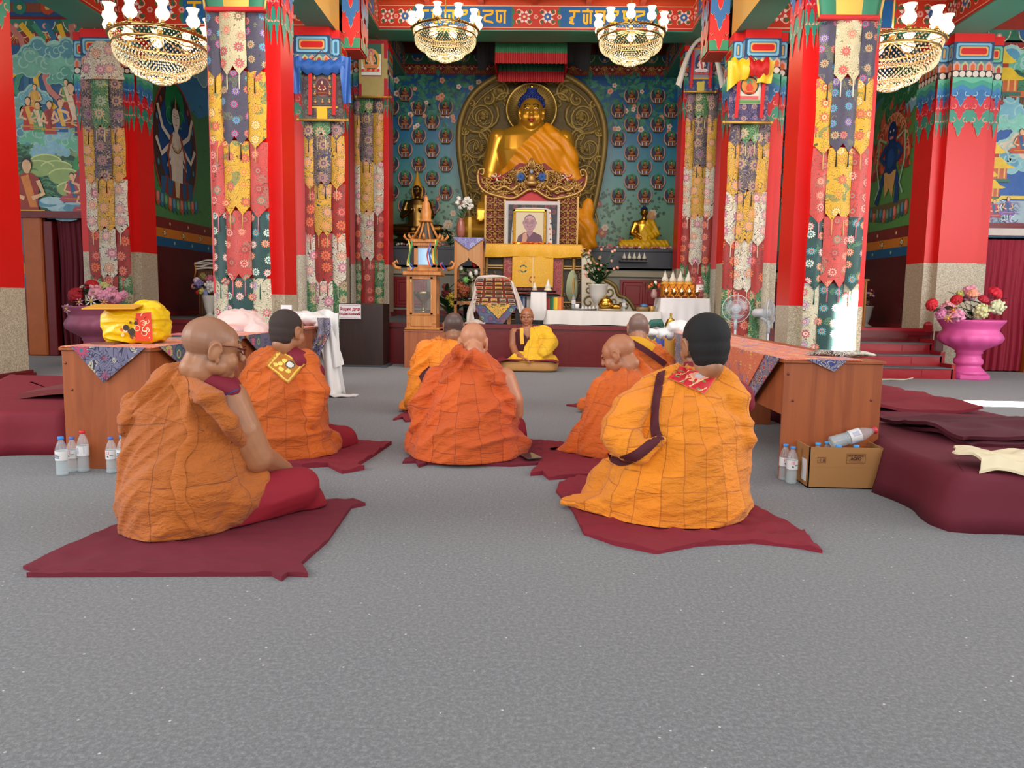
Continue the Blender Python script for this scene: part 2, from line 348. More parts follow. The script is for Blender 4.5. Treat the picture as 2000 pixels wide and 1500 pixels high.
DGREY = plain('slate_paint', '3f4248', .45, var=.05)
fl = MB().box((-14, -6.5, -.2), (14, 17.9, 0)); struct('floor', fl, CARPET)
PZ = .6; PY = 11.35
pf = MB().box((-6.15, PY, 0), (6.0, 17.5, PZ), m=0); 
for f in range(len(pf.f)): pf.mi[f] = 1
pf.mi[1] = 0
pf.box((-6.15, PY-.03, PZ-.05), (6.0, PY+.02, PZ+.012), m=1); pf.box((-6.15, PY-.025, 0), (6.0, PY+.02, .06), m=1)
for i in range(30): x = -6.0+i*.41; pf.box((x, PY-.006, .06), (x+.012, PY, PZ-.05), m=1)
pl = struct('floor_platform', pf, [plain('platform_carpet', '57595c', .9, var=.1, vs=40), MAROON])
# walls ---------------------------------------------------------------
BW = 17.5
m, t, b = nt('painted_sky_wall'); v = ocoord(t); sx = N(t, 'ShaderNodeSeparateXYZ'); t.links.new(v, sx.inputs[0])
z = math_(t, 'MULTIPLY_ADD', noise_(t, v, 1.3, 4, .6), .14, math_(t, 'DIVIDE', math_(t, 'SUBTRACT', sx.outputs[2], 2.0), 4.1))
t.links.new(ramp(t, z, [(0.02, '6f8a5e'), (.3, '6a9a7e'), (.5, '3f8a90'), (.72, '1c6f9a'), (1, '0b4c90')]), b.inputs['Base Color']); setb(b, None, .3); bump(t, b, noise_(t, v, 12, 4), .2, .008); SKYW = m
bw = MB().box((-6.5, BW, PZ), (6.4, BW+.2, 6.6)); wall_back = struct('wall_back', bw, SKYW)
# drapery frieze helper
def frieze(fn, u0, u1, v0, v1, P, unit=.42, dark=False):
    g, r_, g2 = ('2f6a50', '8e2a22', 'c99a4a') if not dark else ('27543f', '6f201c', 'a8813f')
    h = v1-v0; P.rect(u0, v0+h*.5, u1, v1, g, 1); P.rect(u0, v0, u1, v0+h*.5, r_, 1)
    n = max(1, int((u1-u0)/unit)); w = (u1-u0)/n
    for i in range(n):
        u = u0+w*i; c = u+w/2
        P.poly([(u+.02, v1), (u+w-.02, v1), (c+w*.25, v0+h*.62), (c, v0+h*.5), (c-w*.25, v0+h*.62)], '3f7f68' if i % 2 else '2c5f8a', 2)
        P.arc(c, v1-h*.08, w*.36, PI, 2*PI, .014, 'd9c9a0', 3); P.circ(c, v0+h*.74, w*.1, 'd88b7a', 3, 8); P.circ(c, v0+h*.74, w*.05, 'e9d9b0', 4, 8)
        for k in (-3, -2, -1, 0, 1, 2, 3): P.stroke([(c, v0+h*.46), (c+k*w*.13, v0+h*.06)], .008, g2, 2)
        P.circ(u, v0+h*.3, w*.09, 'e6d2b4', 3, 6); P.circ(c, v0+h*.3, w*.07, 'e3a04a', 3, 6)
        for q in (-1, 1): P.arc(c+q*w*.25, v0+h*.45, w*.15, PI, 2*PI, .01, 'e6d2b4', 3)
P = Paint(planeY(0, 0, BW)); frieze(None, -6.2, 6.1, 5.86, 6.3, P, .34)
P.rect(-6.2, 6.3, 6.1, 6.36, '1d3f6e', 1); P.rect(-6.2, 6.36, 6.1, 6.55, '8a4a2a', 1)
rn = random.Random(3)
for sgn in (-1, 1):                                   # leafy branches with blossom above, flowering shrubs below
    for i in range(300):
        d = rn.random(); x = sgn*(1.15+2.1*d)-.05; zz = 5.84-rn.random()**1.1*(1.35-.5*abs(d-.1)*1.2); 
        if abs(x) > 3.1: continue
        a = rn.uniform(0, 6.28); r = rn.uniform(.075, .12)
        P.poly([(x, zz), (x+r*math.cos(a-.5), zz+r*math.sin(a-.5)), (x+1.7*r*math.cos(a), zz+1.7*r*math.sin(a)), (x+r*math.cos(a+.5), zz+r*math.sin(a+.5))], rn.choice(['1f6f5c', '2d8068', '185a52', '3a8f74']), 1+i % 3)
        P.stroke([(x, zz), (x+1.6*r*math.cos(a), zz+1.6*r*math.sin(a))], .004, '4f9a7c', 4)
    for i in range(26):
        x = sgn*(1.2+1.9*rn.random())-.05; zz = 5.78-rn.random()*1.1; P.flower(x, zz, rn.uniform(.05, .075), rn.choice(['f0d8cc', 'efa58c', 'f5e3da']), 'd9803f', 5, 5)
    for i in range(230):
        x = sgn*(1.35+1.6*rn.random())-.05; zz = 2.05+rn.random()**1.4*1.35; a = rn.uniform(0, 6.28); r = rn.uniform(.04, .08)
        P.poly([(x, zz), (x+r*math.cos(a-.6), zz+r*math.sin(a-.6)), (x+1.5*r*math.cos(a), zz+1.5*r*math.sin(a)), (x+r*math.cos(a+.6), zz+r*math.sin(a+.6))], rn.choice(['2f5a3c', '3d6b45', '264a38']), 1+i % 3)
    for i in range(12):
        x = sgn*(1.4+1.4*rn.random())-.05; zz = 2.1+rn.random()*1.1; P.flower(x, zz, rn.uniform(.06, .12), rn.choice(['b0402e', 'c98a6a', 'd8c0a8']), 'd9a03f', 6, 5)
P.build('wall_painting', paint(.35, 0, .12), wall_back)
# altar bench along the back wall
ab = MB(); ab.box((-6.15, 16.45, PZ), (6.0, BW-.01, 1.62), m=0); ab.box((-6.15, 16.38, 1.48), (6.0, 16.5, 1.6), m=1); ab.box((-6.15, 16.3, 1.66), (6.0, BW-.01, 2.0), m=2); ab.box((-6.15, 16.26, 2.0), (6.0, BW-.01, 2.05), m=2); ab.box((-6.15, 16.42, PZ), (6.0, 16.46, .72), m=3)
altar = thing('altar_ledge', 'long grey altar ledge running below the niches along the back wall', 'ledge', (0, 16.45, PZ))
ab.build('ledge_body', [GREYW, BEIGE, DGREY, MAROON], altar)
for i, (xa, xb) in enumerate(((-2.95, -2.25), (1.85, 2.85), (4.55, 5.4), (-5.2, -4.5))):
    d = MB(); d.box((xa, 16.4, .78), (xb, 16.46, 1.42)); c = (xa+xb)/2
    for q in (0, 1):
        u0, u1 = (xa+.05, c-.02) if q == 0 else (c+.02, xb-.05)
        d.box((u0, 16.38, .83), (u1, 16.41, 1.37), bev=.015); d.box((u0+.06, 16.365, .9), (u1-.06, 16.385, 1.3), bev=.01)
    d.build('cupboard_door', plain('cupboard_red', '8a1418', .35, var=.05), altar)
# side walls of the recess (parallel to the view) with guardian murals
def mural_side(name, x, sgn, y0, y1, seed):
    w = MB().box((x, y0, 0), (x-sgn*.2, y1, 6.6)); wl = struct(name, w, plain('mural_green_ground', '4f8a4e', .35, var=.2, vs=2))
    L = y1-y0; P = Paint(planeX(x, y0, 0, sgn)); rn = random.Random(seed)
    P.rect(0, PZ, L, 1.78, '571316', 1); P.rect(0, 1.78, L, 1.93, '1c5a86', 1); P.rect(0, 1.93, L, 2.08, 'd07a1e', 1); P.rect(0, 2.08, L, 2.26, '7c1a1c', 1)
    for i in range(8):
        u = .3+i*.7; P.flower(u, 2.005, .045, 'e8d8a8', 'c44', 5, 3) if False else P.flower(u, 2.005, .045, 'e8d8a8', 'b04030', 5, 3, '2f5a3c'); P.flower(u+.35, 1.855, .035, '9ac0b0', 'd0c090', 5, 3); P.flower(u+.2, 2.17, .035, 'd8a870', 'e8e0c0', 5, 3)
    P.rect(0, PZ+.0, L, PZ+.07, '7a1518', 2)
    P.rect(0, 4.2, L, 6.6, '4a90c8', 1); P.poly([(0, 4.0), (L*.2, 4.5), (L*.45, 4.2), (L*.7, 4.7), (L, 4.3), (L, 2.26), (0, 2.26)], '4f8a4e', 2)
    for i in range(7): P.cloud(rn.uniform(.3, L), rn.uniform(4.3, 6), rn.uniform(.35, .6), '8cc8e0' if i % 2 else '5a9ad8', 'd8f0ec', i, 3)
    for i in range(70):
        u, v = rn.uniform(0, L), rn.uniform(2.3, 4.4); P.arc(u, v, .09, .3, 2.8, .02, rn.choice(['2f6a3c', '3a7a42', '6aa050']), 3, 5)
    return wl, P, L
xl, xr = W(332, 612, 13.1).x, 6.02
wl, P, L = mural_side('wall_left', xl, 1, 12.0, BW, 11)
# white many-armed deity in a dark mandorla with a green halo
cu, cv = .0, 0.0
def deity_white(P, u, v, s):
    P.circ(u, v+.9*s, .86*s, 'b0482a', 8, 36, 1.12*s); P.circ(u, v+.9*s, .82*s, '4a2f24', 9, 36, 1.08*s); P.circ(u, v+.95*s, .62*s, '1e4a8a', 10, 36, .85*s)
    for i in range(16): a = 2*PI*i/16; P.circ(u+.72*s*math.cos(a), v+.92*s+.97*s*math.sin(a), .035*s, ['c05a4a', '4a9ac0'][i % 2], 11, 8, .055*s)
    P.circ(u, v+1.62*s, .36*s, '1d8a46', 11, 28)
    # lotus seat
    for i in range(11): q = -.7+i*.14; P.circ(u+q*s*1.05, v-.12*s+abs(q)*.12*s, .09*s, ['b8583f', '2f6a8a', '3f7a4a'][i % 3], 12, 10, .15*s); P.circ(u+q*s*1.05, v-.1*s+abs(q)*.12*s, .05*s, ['e8907a', '6aa0b8', '8ac08a'][i % 3], 13, 8, .09*s)
    P.stroke([(u+q*s, v+.02*s+q*q*.12*s) for q in (-.82, -.5, -.2, .1, .4, .82)], .07*s, '3f8f58', 14)
    P.poly([(u-.62*s, v+.12*s), (u-.3*s, v), (u+.3*s, v), (u+.62*s, v+.12*s), (u+.45*s, v+.36*s), (u-.45*s, v+.36*s)], '8a2f22', 14)
    for q in (-.5, -.25, 0, .25, .5): P.poly([(u+q*s-.1*s, v+.33*s), (u+q*s+.1*s, v+.33*s), (u+q*s*1.1+.05*s, v+.03*s), (u+q*s*1.1-.07*s, v+.03*s)], '2f5f8a' if abs(q) > .1 else 'e0d0a0', 15)
    P.poly([(u-.2*s, v+.3*s), (u+.2*s, v+.3*s), (u+.26*s, v+.95*s), (u+.1*s, v+1.15*s), (u-.1*s, v+1.15*s), (u-.26*s, v+.95*s)], 'e9e2d2', 16)
    for sg in (-1, 1):
        P.stroke([(u+sg*.22*s, v+1.0*s), (u+sg*.5*s, v+1.15*s), (u+sg*.66*s, v+1.5*s)], .085*s, 'e9e2d2', 17)
        P.stroke([(u+sg*.24*s, v+.9*s), (u+sg*.56*s, v+.7*s), (u+sg*.74*s, v+.95*s)], .085*s, 'e9e2d2', 17)
        P.stroke([(u+sg*.2*s, v+.85*s), (u+sg*.36*s, v+.55*s), (u, v+.72*s)], .09*s, 'e9e2d2', 18)
        P.stroke([(u+sg*.16*s, v+1.1*s), (u+sg*.34*s, v+.75*s), (u+sg*.26*s, v+.3*s)], .07*s, 'a04a2a', 19); P.arc(u+sg*.2*s, v+1.4*s, .14*s, 0, 5, .035*s, '4aa070', 15)
    P.circ(u, v+1.2*s, .07*s, 'e9e2d2', 18); P.circ(u, v+1.42*s, .17*s, '1a1a20', 18, 16, .24*s); P.circ(u, v+1.38*s, .145*s, 'efe9dc', 19, 16, .2*s)
    for q in (-1, 1): P.stroke([(u+q*.035*s, v+1.41*s), (u+q*.1*s, v+1.42*s)], .014*s, '40302a', 20); P.stroke([(u+q*.03*s, v+1.455*s), (u+q*.11*s, v+1.46*s)], .008*s, '40302a', 20)
    P.stroke([(u-.03*s, v+1.275*s), (u+.03*s, v+1.275*s)], .016*s, 'b84038', 20); P.stroke([(u, v+1.4*s), (u, v+1.32*s)], .01*s, 'b8a898', 20)
    for q in (-2, -1, 0, 1, 2): P.poly([(u+q*.065*s-.035*s, v+1.55*s), (u+q*.065*s+.035*s, v+1.55*s), (u+q*.07*s, v+(1.78-.05*abs(q))*s)], '2a2420' if q else 'c09030', 20)
    P.arc(u, v+.95*s, .12*s, PI, 2*PI, .02*s, 'c8a040', 20); P.arc(u, v+1.0*s, .2*s, PI+.2, 2*PI-.2, .02*s, '8a4030', 20)
A_ = W(362, 330, 13.62); deity_white(P, 1.5, 2.62, .98)
P.build('wall_mural', paint(.32, 0, .15), wl)
wr, P, L = mural_side('wall_right', xr, -1, 11.9, BW, 12)
def deity_blue(P, u, v, s):
    rn = random.Random(5)
    for i in range(150):                               # flames
        a = rn.uniform(-.25, PI+.25); R = rn.uniform(.35, 1.0); x, y = u+.8*s*R*math.cos(a), v+.75*s+1.1*s*R*math.sin(a); h = rn.uniform(.12, .26)*s
        P.poly([(x-.07*s, y), (x+.07*s, y), (x+.05*s, y+h*.5), (x+rn.uniform(-.1, .1)*s, y+h)], rn.choice(['c8482a', 'b03a22', 'd86a3a', '963020']), 6+i % 5)
    for i in range(40): a = rn.uniform(0, PI); P.arc(u+.6*s*math.cos(a), v+.8*s+.8*s*math.sin(a), .08*s, 0, 4, .02*s, 'e8a070', 12)
    for i in range(11): q = -.7+i*.14; P.circ(u+q*s, v-.14*s+abs(q)*.12*s, .09*s, ['b8583f', '2f5a6a', '3f6a4a'][i % 3], 12, 10, .15*s); P.circ(u+q*s, v-.12*s+abs(q)*.12*s, .05*s, ['e8907a', '5a90a8', '7aa07a'][i % 3], 13, 8, .09*s)
    P.poly([(u-.6*s, v-.05*s), (u+.6*s, v-.05*s), (u+.7*s, v+.08*s), (u-.7*s, v+.08*s)], '6a5a30', 13)
    P.stroke([(u-.1*s, v+.75*s), (u-.32*s, v+.4*s), (u-.3*s, v+.05*s)], .17*s, '1c3a78', 14); P.stroke([(u+.1*s, v+.75*s), (u+.36*s, v+.45*s), (u+.5*s, v+.1*s)], .16*s, '1c3a78', 14)
    P.poly([(u-.24*s, v+.65*s), (u+.24*s, v+.65*s), (u+.16*s, v+.2*s), (u, v+.35*s), (u-.14*s, v+.15*s)], 'd8a860', 15)
    P.circ(u, v+.92*s, .25*s, '16306a', 16, 18, .32*s); P.circ(u, v+.88*s, .14*s, '24488c', 17, 14, .18*s)
    for sg in (-1, 1): P.stroke([(u+sg*.2*s, v+1.12*s), (u+sg*.42*s, v+.95*s), (u+sg*.24*s, v+.82*s)], .11*s, '1c3a78', 17); P.stroke([(u+sg*.2*s, v+1.2*s), (u+sg*.5*s, v+1.3*s), (u+sg*.55*s, v+.8*s), (u+sg*.4*s, v+.4*s), (u+sg*.55*s, v+.2*s)], .05*s, '9ac8a0', 18)
    P.circ(u, v+1.34*s, .17*s, '16306a', 18, 16, .2*s)
    for i in range(9): a = PI*i/8; P.poly([(u+.15*s*math.cos(a)-.03*s, v+1.42*s), (u+.15*s*math.cos(a)+.03*s, v+1.42*s), (u+.24*s*math.cos(a), v+1.5*s+.14*s*math.sin(a))], 'd8a070', 17)
    for q in (-1, 1): P.circ(u+q*.06*s, v+1.37*s, .025*s, 'e8e0c0', 20, 8)
    P.stroke([(u-.07*s, v+1.25*s), (u+.07*s, v+1.25*s)], .05*s, 'd88070', 20)
P.poly([(0, 4.6), (1.2, 5.0), (2.6, 4.2), (L, 3.6), (L, 2.26), (0, 2.26)], '5a9448', 4)
for i in range(12): P.cloud(rn.uniform(.2, 3.4), rn.uniform(3.9, 4.9), .26, '2f7a4a', '5aa060', i, 5)
P.circ(3.4, 4.3, .75, '4a3a2c', 6, 30, 1.2); P.circ(3.4, 4.3, .66, '1c4a8a', 7, 30, 1.1); deity_blue(P, 1.55, 2.62, .92)
P.build('wall_mural', paint(.32, 0, .15), wr)
# front-facing walls beside the recess, with doorways
DY = 11.75
def wall_front(name, xa, xb, dx0, dx1, dz, seed):
    w = MB(); th = .25
    for (a, b_, z0, z1) in ((xa, dx0, 0, 6.6), (dx1, xb, 0, 6.6), (dx0, dx1, dz, 6.6)): w.box((a, DY, z0), (b_, DY+th, z1))
    wl = struct(name, w, plain('mural_blue_ground', '2f6a8a', .35, var=.2, vs=1.5)); P = Paint(planeY(0, 0, DY)); return wl, P
dl0, dl1 = W(58, 560, DY).x, W(205, 560, DY).x
wl, P = wall_front('wall_left_front', -13, xl, dl0, dl1, 2.1, 1)
x0, x1 = -8.4, xl
def band(P, x0, x1, dado):
    P.rect(x0, 0, x1, 1.15 if dado else 0, '7a1420', 1)
P.rect(-13, 0, dl0-.02, 1.02, '701218', 1); P.rect(-13, 1.02, dl0-.02, 1.2, '1c5a86', 1); P.rect(-13, 1.26, dl0-.02, 1.42, 'd07a1e', 1); P.rect(-13, 1.44, dl0-.02, 1.55, '7c1a1c', 1)
def ribbons(P, x, z, s, k=4):
    for i, c in enumerate(['c8786a', 'e8b428', '3f9070', '2f6a8a', 'e8b428', 'c8786a']):
        P.stroke([(x-.55*s+i*.16*s+.25*s*math.sin(q*.9+i*.2), z+1.3*s-q*.2*s) for q in range(8)], .09*s, c, k+i % 2)
# left landscape mural: sky, clouds, ribbons, procession, hills, trees, pond
Z = lambda py: W(100, py, DY).z
X = lambda px: W(px, 300, DY).x
P.rect(x0, Z(425), x1, 4.8, '1f5580', 1); P.poly([(x0, Z(270)), (X(60), Z(285)), (X(110), Z(270)), (x1, Z(285)), (x1, Z(425)), (x0, Z(425))], '7ba06a', 2)
ribbons(P, X(95), Z(215), .95)
for i, (a, b_, r, c0) in enumerate(((85, 100, .22, '5a94a0'), (70, 125, .3, '74b09a'), (118, 118, .3, '7ab8a0'), (140, 98, .2, '5a94a0'), (72, 190, .2, '6aa8b8'), (40, 235, .3, '6aa8a0'), (55, 262, .26, '5a90a8'), (88, 262, .28, '6ab894'), (125, 268, .26, '84b8cc'), (152, 275, .24, '6ab894'), (98, 290, .22, '84b8cc'), (35, 215, .2, '74b09a'), (135, 150, .2, '5aa08a'))): P.cloud(X(a), Z(b_), r, c0, 'c4e4d4', i, 7)
for i, (a, b_, h, c) in enumerate(((62, 255, .55, 'c03020'), (80, 258, .5, '5a9a60'), (103, 262, .55, 'b03424'), (124, 258, .55, '245a9a'), (146, 250, .75, 'a82c1c'), (160, 265, .5, '2a3a6a'), (76, 215, .42, 'd8a040'), (137, 205, .42, '6a9a4a'))): P.figure(X(a), Z(b_), h, c, k=12, seated=False, alt=['e0b040', 'e8d0b0', '8a2a20'][i % 3])
for i in range(26): P.tree(X(rn.uniform(36, 165)), Z(rn.uniform(300, 400)), rn.uniform(.18, .32), '1f4f3a', '4a8a5a', i, 5+i % 3)
for i, (a, b_) in enumerate(((90, 318), (75, 330), (125, 345), (140, 370), (110, 330))): P.circ(X(a), Z(b_), .25, '93ae66', 9, 14, .12); P.arc(X(a), Z(b_), .25, .3, 2.8, .02, 'c8d890', 10, 8, .12)
for i in range(14): P.circ(X(rn.uniform(80, 150)), Z(rn.uniform(385, 425)), .2, rn.choice(['8ab8c8', '5a94a8', 'a8ccd4']), 10, 10, .06)
P.figure(X(53), Z(425), 1.0, '9a2c1c', k=14, seated=False, alt='d88030'); P.figure(X(160), Z(385), .62, 'a02a28', halo='2f9a50', k=14); P.figure(X(140), Z(395), .5, 'b0485a', k=14); P.figure(X(162), Z(415), .45, 'b83a50', k=14)
frieze(None, x0, x1, Z(88), Z(38), P, .42); P.rect(x0, Z(38), x1, Z(32), '7a2020', 2); P.rect(x0, Z(32), x1, Z(24), '1d4f80', 2); P.rect(x0, Z(24), x1, Z(6), '8a4a30', 2)
for i in range(6): P.flower(x0+.3+i*.42, Z(15), .11, ['c84a2a', '2f7a6a'][i % 2], 'e0c060', 9, 3)
P.build('wall_mural', paint(.32, 0, .2), wl)
dr0, dr1 = W(1905, 600, DY).x, W(1999, 600, DY).x
wr2, P = wall_front('wall_right_front', xr, 13, dr0, dr1+.1, 2.0, 2)
Xr = lambda px: W(px, 300, DY).x
Zr = lambda py: W(1960, py, DY).z
x0, x1 = xr, 8.6
P.rect(x0, 0, dr0-.02, 1.9, 'bdb39a', 1); P.rect(x0, Zr(452), x1, 4.8, '2458a0', 1); P.rect(x0, Zr(452), x1, Zr(392), 'a4bcc4', 2)
P.poly([(x0, Zr(300)), (x1, Zr(300)), (x1, Zr(330)), (x0, Zr(330))], '6aa0b8', 2)
for i, (a, b_, r, c0) in enumerate(((1958, 125, .28, '5a9ab8'), (1990, 135, .3, '6ab8a0'), (1965, 205, .32, '7ab8c8'), (1935, 232, .3, '6ab894'), (1985, 232, .3, '84ccb8'), (1945, 310, .24, '5a9ab8'), (1995, 300, .34, 'e8d8bc'), (1990, 290, .3, 'e0ccb0'), (1978, 320, .22, '8ac0c8'))): P.cloud(Xr(a), Zr(b_), r, c0, 'd0ece4', i, 5)
def pagoda(P, x, z, s, k=10):
    P.rect(x-.5*s, z, x+.5*s, z+.32*s, 'c8602a', k)
    for i in range(6): P.rect(x-.45*s+i*.17*s, z+.02*s, x-.4*s+i*.17*s, z+.3*s, 'e8b060', k+1)
    P.poly([(x-.72*s, z+.34*s), (x-.5*s, z+.42*s), (x-.3*s, z+.62*s), (x+.3*s, z+.62*s), (x+.5*s, z+.42*s), (x+.72*s, z+.34*s), (x+.6*s, z+.3*s), (x-.6*s, z+.3*s)], 'e8c028', k+2)
    P.rect(x-.22*s, z+.62*s, x+.22*s, z+.74*s, 'a83024', k+2); P.poly([(x-.42*s, z+.76*s), (x-.18*s, z+.96*s), (x, z+1.2*s), (x+.18*s, z+.96*s), (x+.42*s, z+.76*s), (x+.3*s, z+.72*s), (x-.3*s, z+.72*s)], 'f0cc3a', k+3)
    P.rect(x-.6*s, z-.1*s, x+.6*s, z, '2f6a5a', k+1)
pagoda(P, Xr(1938), Zr(180), .55); pagoda(P, Xr(1935), Zr(350), .5); pagoda(P, Xr(1930), Zr(385), .4)
for i in range(14): P.tree(Xr(rn.uniform(1915, 2000)), Zr(rn.uniform(150, 190)), .2, '1f4f3a', '3a7a5a', i, 7)
P.rect(Xr(1960), Zr(190), x1, Zr(178), 'c8602a', 9)
for i, (a, b_, h, c) in enumerate(((1935, 205, .3, 'a83024'), (1990, 300, .4, 'c04a2a'), (1948, 425, .3, 'b83a50'), (1975, 420, .3, '7a5aa0'))): P.figure(Xr(a), Zr(b_), h, c, k=14)
for i in range(90): u, vv = Xr(rn.uniform(1910, 2000)), Zr(rn.uniform(400, 450)); P.arc(u, vv, .08, rn.random()*3, 3+rn.random()*3, .012, rn.choice(['d8ecf0', '7aa4c0', 'b85a6a', 'a88ac0', '3a5a78']), 15, 5)
P.stroke([(x0, Zr(392)), (Xr(1955), Zr(392)), (Xr(1960), Zr(386)), (x1, Zr(386))], .05, 'e8c84a', 16)
frieze(None, x0, x1, Zr(108), Zr(58), P, .42); P.rect(x0, Zr(58), x1, Zr(20), '9a3020', 2)
P.build('wall_mural', paint(.32, 0, .2), wr2)
# door frames, doors and curtains
df = MB(); df.box((dl0-.02, DY-.08, 0), (dl0+.28, DY+.05, 2.12), m=0, bev=.02); df.box((dl0+.28, DY-.04, 0), (dl0+.42, DY+.1, 2.06), m=1, bev=.01); df.box((dl0-.06, DY-.12, 2.1), (dl1+.1, DY+.05, 2.2), m=1)
df.box((dl1-.05, DY-.05, 0), (dl1+.12, DY+.05, 2.12), m=0); dd = struct('door_1', df, [plain('ochre_varnished_timber', 'a8541a', .35, var=.2, vs=5), MAROON])
MCURT = plain('maroon_curtain_cloth', '5d0d1e', .8, var=.08, vs=4, bmp=.15, bs=200, bd=.002)
def curtain(name, label, xa, xb, z0, z1, y, nf, mat, cat='curtain', amp=.035, seed=1):
    rn = random.Random(seed); ph = [rn.uniform(0, 6.28) for _ in range(4)]
    def fn(u, v):
        a = amp*(.35+.65*v); x = xa+(xb-xa)*u
        return (x+.01*math.sin(9*v+ph[1]), y+a*math.sin(2*PI*nf*u+ph[0]+.5*math.sin(3*v+ph[2]))+.4*a*math.sin(2*PI*nf*2.3*u+ph[3]), z1+(z0-z1)*v)
    return tag(MB().sheet(nf*14, 14, fn, .006).build(name, mat), label, cat)
curtain('curtain', 'dark maroon curtain hanging in the doorway beside the ochre frame', dl0+.43, dl1-.06, .02, 2.1, DY+.08, 7, MCURT)
df = MB(); df.box((dr0-.06, DY-.06, 0), (dr0+.04, DY+.1, 2.02), m=2); df.box((dr0-.1, DY-.14, 2.02), (9, DY+.05, 2.12), m=0); df.box((dr0-.1, DY-.1, 2.12), (9, DY+.05, 2.2), m=1); df.box((dr1+.05, DY-.06, 0), (dr1+.35, DY+.1, 2.02), m=3)
struct('door_2', df, [plain('chalky_white_paint', 'cfc4bc', .6, var=.2, vs=8), MAROON, plain('mauve_timber', '8a6a74', .5), MC['ochre_varnished_timber']])
curtain('curtain', 'bright crimson curtain with soft folds in the doorway behind the pink urn', dr0+.03, dr1+.04, .02, 1.97, DY+.02, 6, plain('crimson_curtain_cloth', '8e0f2c', .75, var=.05, vs=4, bmp=.15, bs=200, bd=.002), amp=.03, seed=4)
bk = MB().box((-13, 12.3, 0), (-8.05, 12.5, 2.6)); bk.box((-8.05, 12.3, 0), (xl-.2, 12.5, 2.6)); struct('wall_door_backing', bk, plain('dark_door_backing', '2a1216', .7)); bk = MB().box((xr+.2, 12.3, 0), (13, 12.5, 2.6)); struct('wall_door_backing', bk, MC['dark_door_backing'])  # dark backing walls added behind the doorways to close bright sky gaps
# ceilings and beams ----------------------------------------------------
def coffers(name, x0, x1, y0, y1, z, nx, ny, dark=False):
    mb = MB(); mb.box((x0, y0, z+.22), (x1, y1, z+.4), m=0); w = .1
    for i in range(nx+1): x = x0+(x1-x0)*i/nx; mb.box((x-w/2, y0, z), (x+w/2, y1, z+.24), m=1)
    for j in range(ny+1): y = y0+(y1-y0)*j/ny; mb.box((x0, y-w/2, z+.005), (x1, y+w/2, z+.24), m=1)
    o = struct(name, mb, [BROWNC, ORG if not dark else plain('dark_red_timber', '5e1f16', .45)])
    if not dark:
        P = Paint(lambda u, v, h: (u, v, z+.22-h))
        for i in range(nx):
            for j in range(ny):
                cx, cy = x0+(x1-x0)*(i+.5)/nx, y0+(y1-y0)*(j+.5)/ny; P.circ(cx, cy, min((x1-x0)/nx, (y1-y0)/ny)*.33, 'a83a22', 1, 18); P.flower(cx, cy, .14, '5a7a4a', 'd0a040', 6, 2)
        P.build('coffer_roundel', paint(.5), o)
    return o
coffers('ceiling_centre', -2.95, 2.85, 11.9, 14.62, 6.27, 6, 3)
coffers('ceiling_centre_front', -2.95, 2.85, 7.2, 11.9, 6.27, 6, 5)
coffers('ceiling_left', -6.3, -3.3, 7.2, 11.5, 5.32, 4, 5); coffers('ceiling_right', 3.2, 6.2, 7.2, 11.5, 5.32, 4, 5)
coffers('ceiling_left_rear', -6.3, -3.25, 11.9, 17.5, 6.3, 4, 6, True); coffers('ceiling_right_rear', 3.2, 6.1, 11.9, 17.5, 6.3, 4, 6, True); coffers('ceiling_rear', -3.25, 3.2, 15.15, 17.5, 6.3, 7, 3, True)
cl = MB(); cl.box((-14, 7.2, 5.5), (-6.3, 11.75, 5.7)); cl.box((6.2, 7.2, 5.5), (14, 11.75, 5.7)); cl.box((-14, 7.1, 6.6), (14, 17.7, 6.8)); struct('ceiling_outer', cl, BROWNC)
BEAM_N = [0]
GLYPH = [[((0, 1), (1, 1)), ((.5, 1), (.5, .55)), ((.5, .55), (.1, .45)), ((.1, .45), (.4, .3)), ((.4, .3), (.05, .12)), ((.05, .12), (.5, 0))],
         [((0, 1), (1, 1)), ((.2, .8), (.2, .1)), ((.2, .1), (.5, 0)), ((.5, .8), (.5, 0)), ((.8, 1), (.8, 0)), ((.5, 1), (.55, 1.22))],
         [((0, 1), (1, 1)), ((.15, 1), (.15, .2)), ((.15, .2), (.5, .1)), ((.5, .1), (.5, .7)), ((.85, 1), (.85, 0))],
         [((0, 1), (1, 1)), ((.9, 1), (.9, .75)), ((.9, .75), (.2, .6)), ((.2, .6), (.2, .2)), ((.2, .2), (.9, .1)), ((.9, .1), (.9, 0))],
         [((0, 1), (1, 1)), ((.1, .8), (.5, .75)), ((.5, .75), (.1, .4)), ((.1, .4), (.5, .1)), ((.85, 1), (.85, 0))],
         [((.1, 1), (.5, 1)), ((.3, 1), (.3, .4)), ((.3, .4), (.7, .55)), ((.7, .55), (.3, .05)), ((.85, 1), (.85, 0))]]
ORDER = [0, 1, 2, 3, 5, 3, 2, 3, 4, 5]
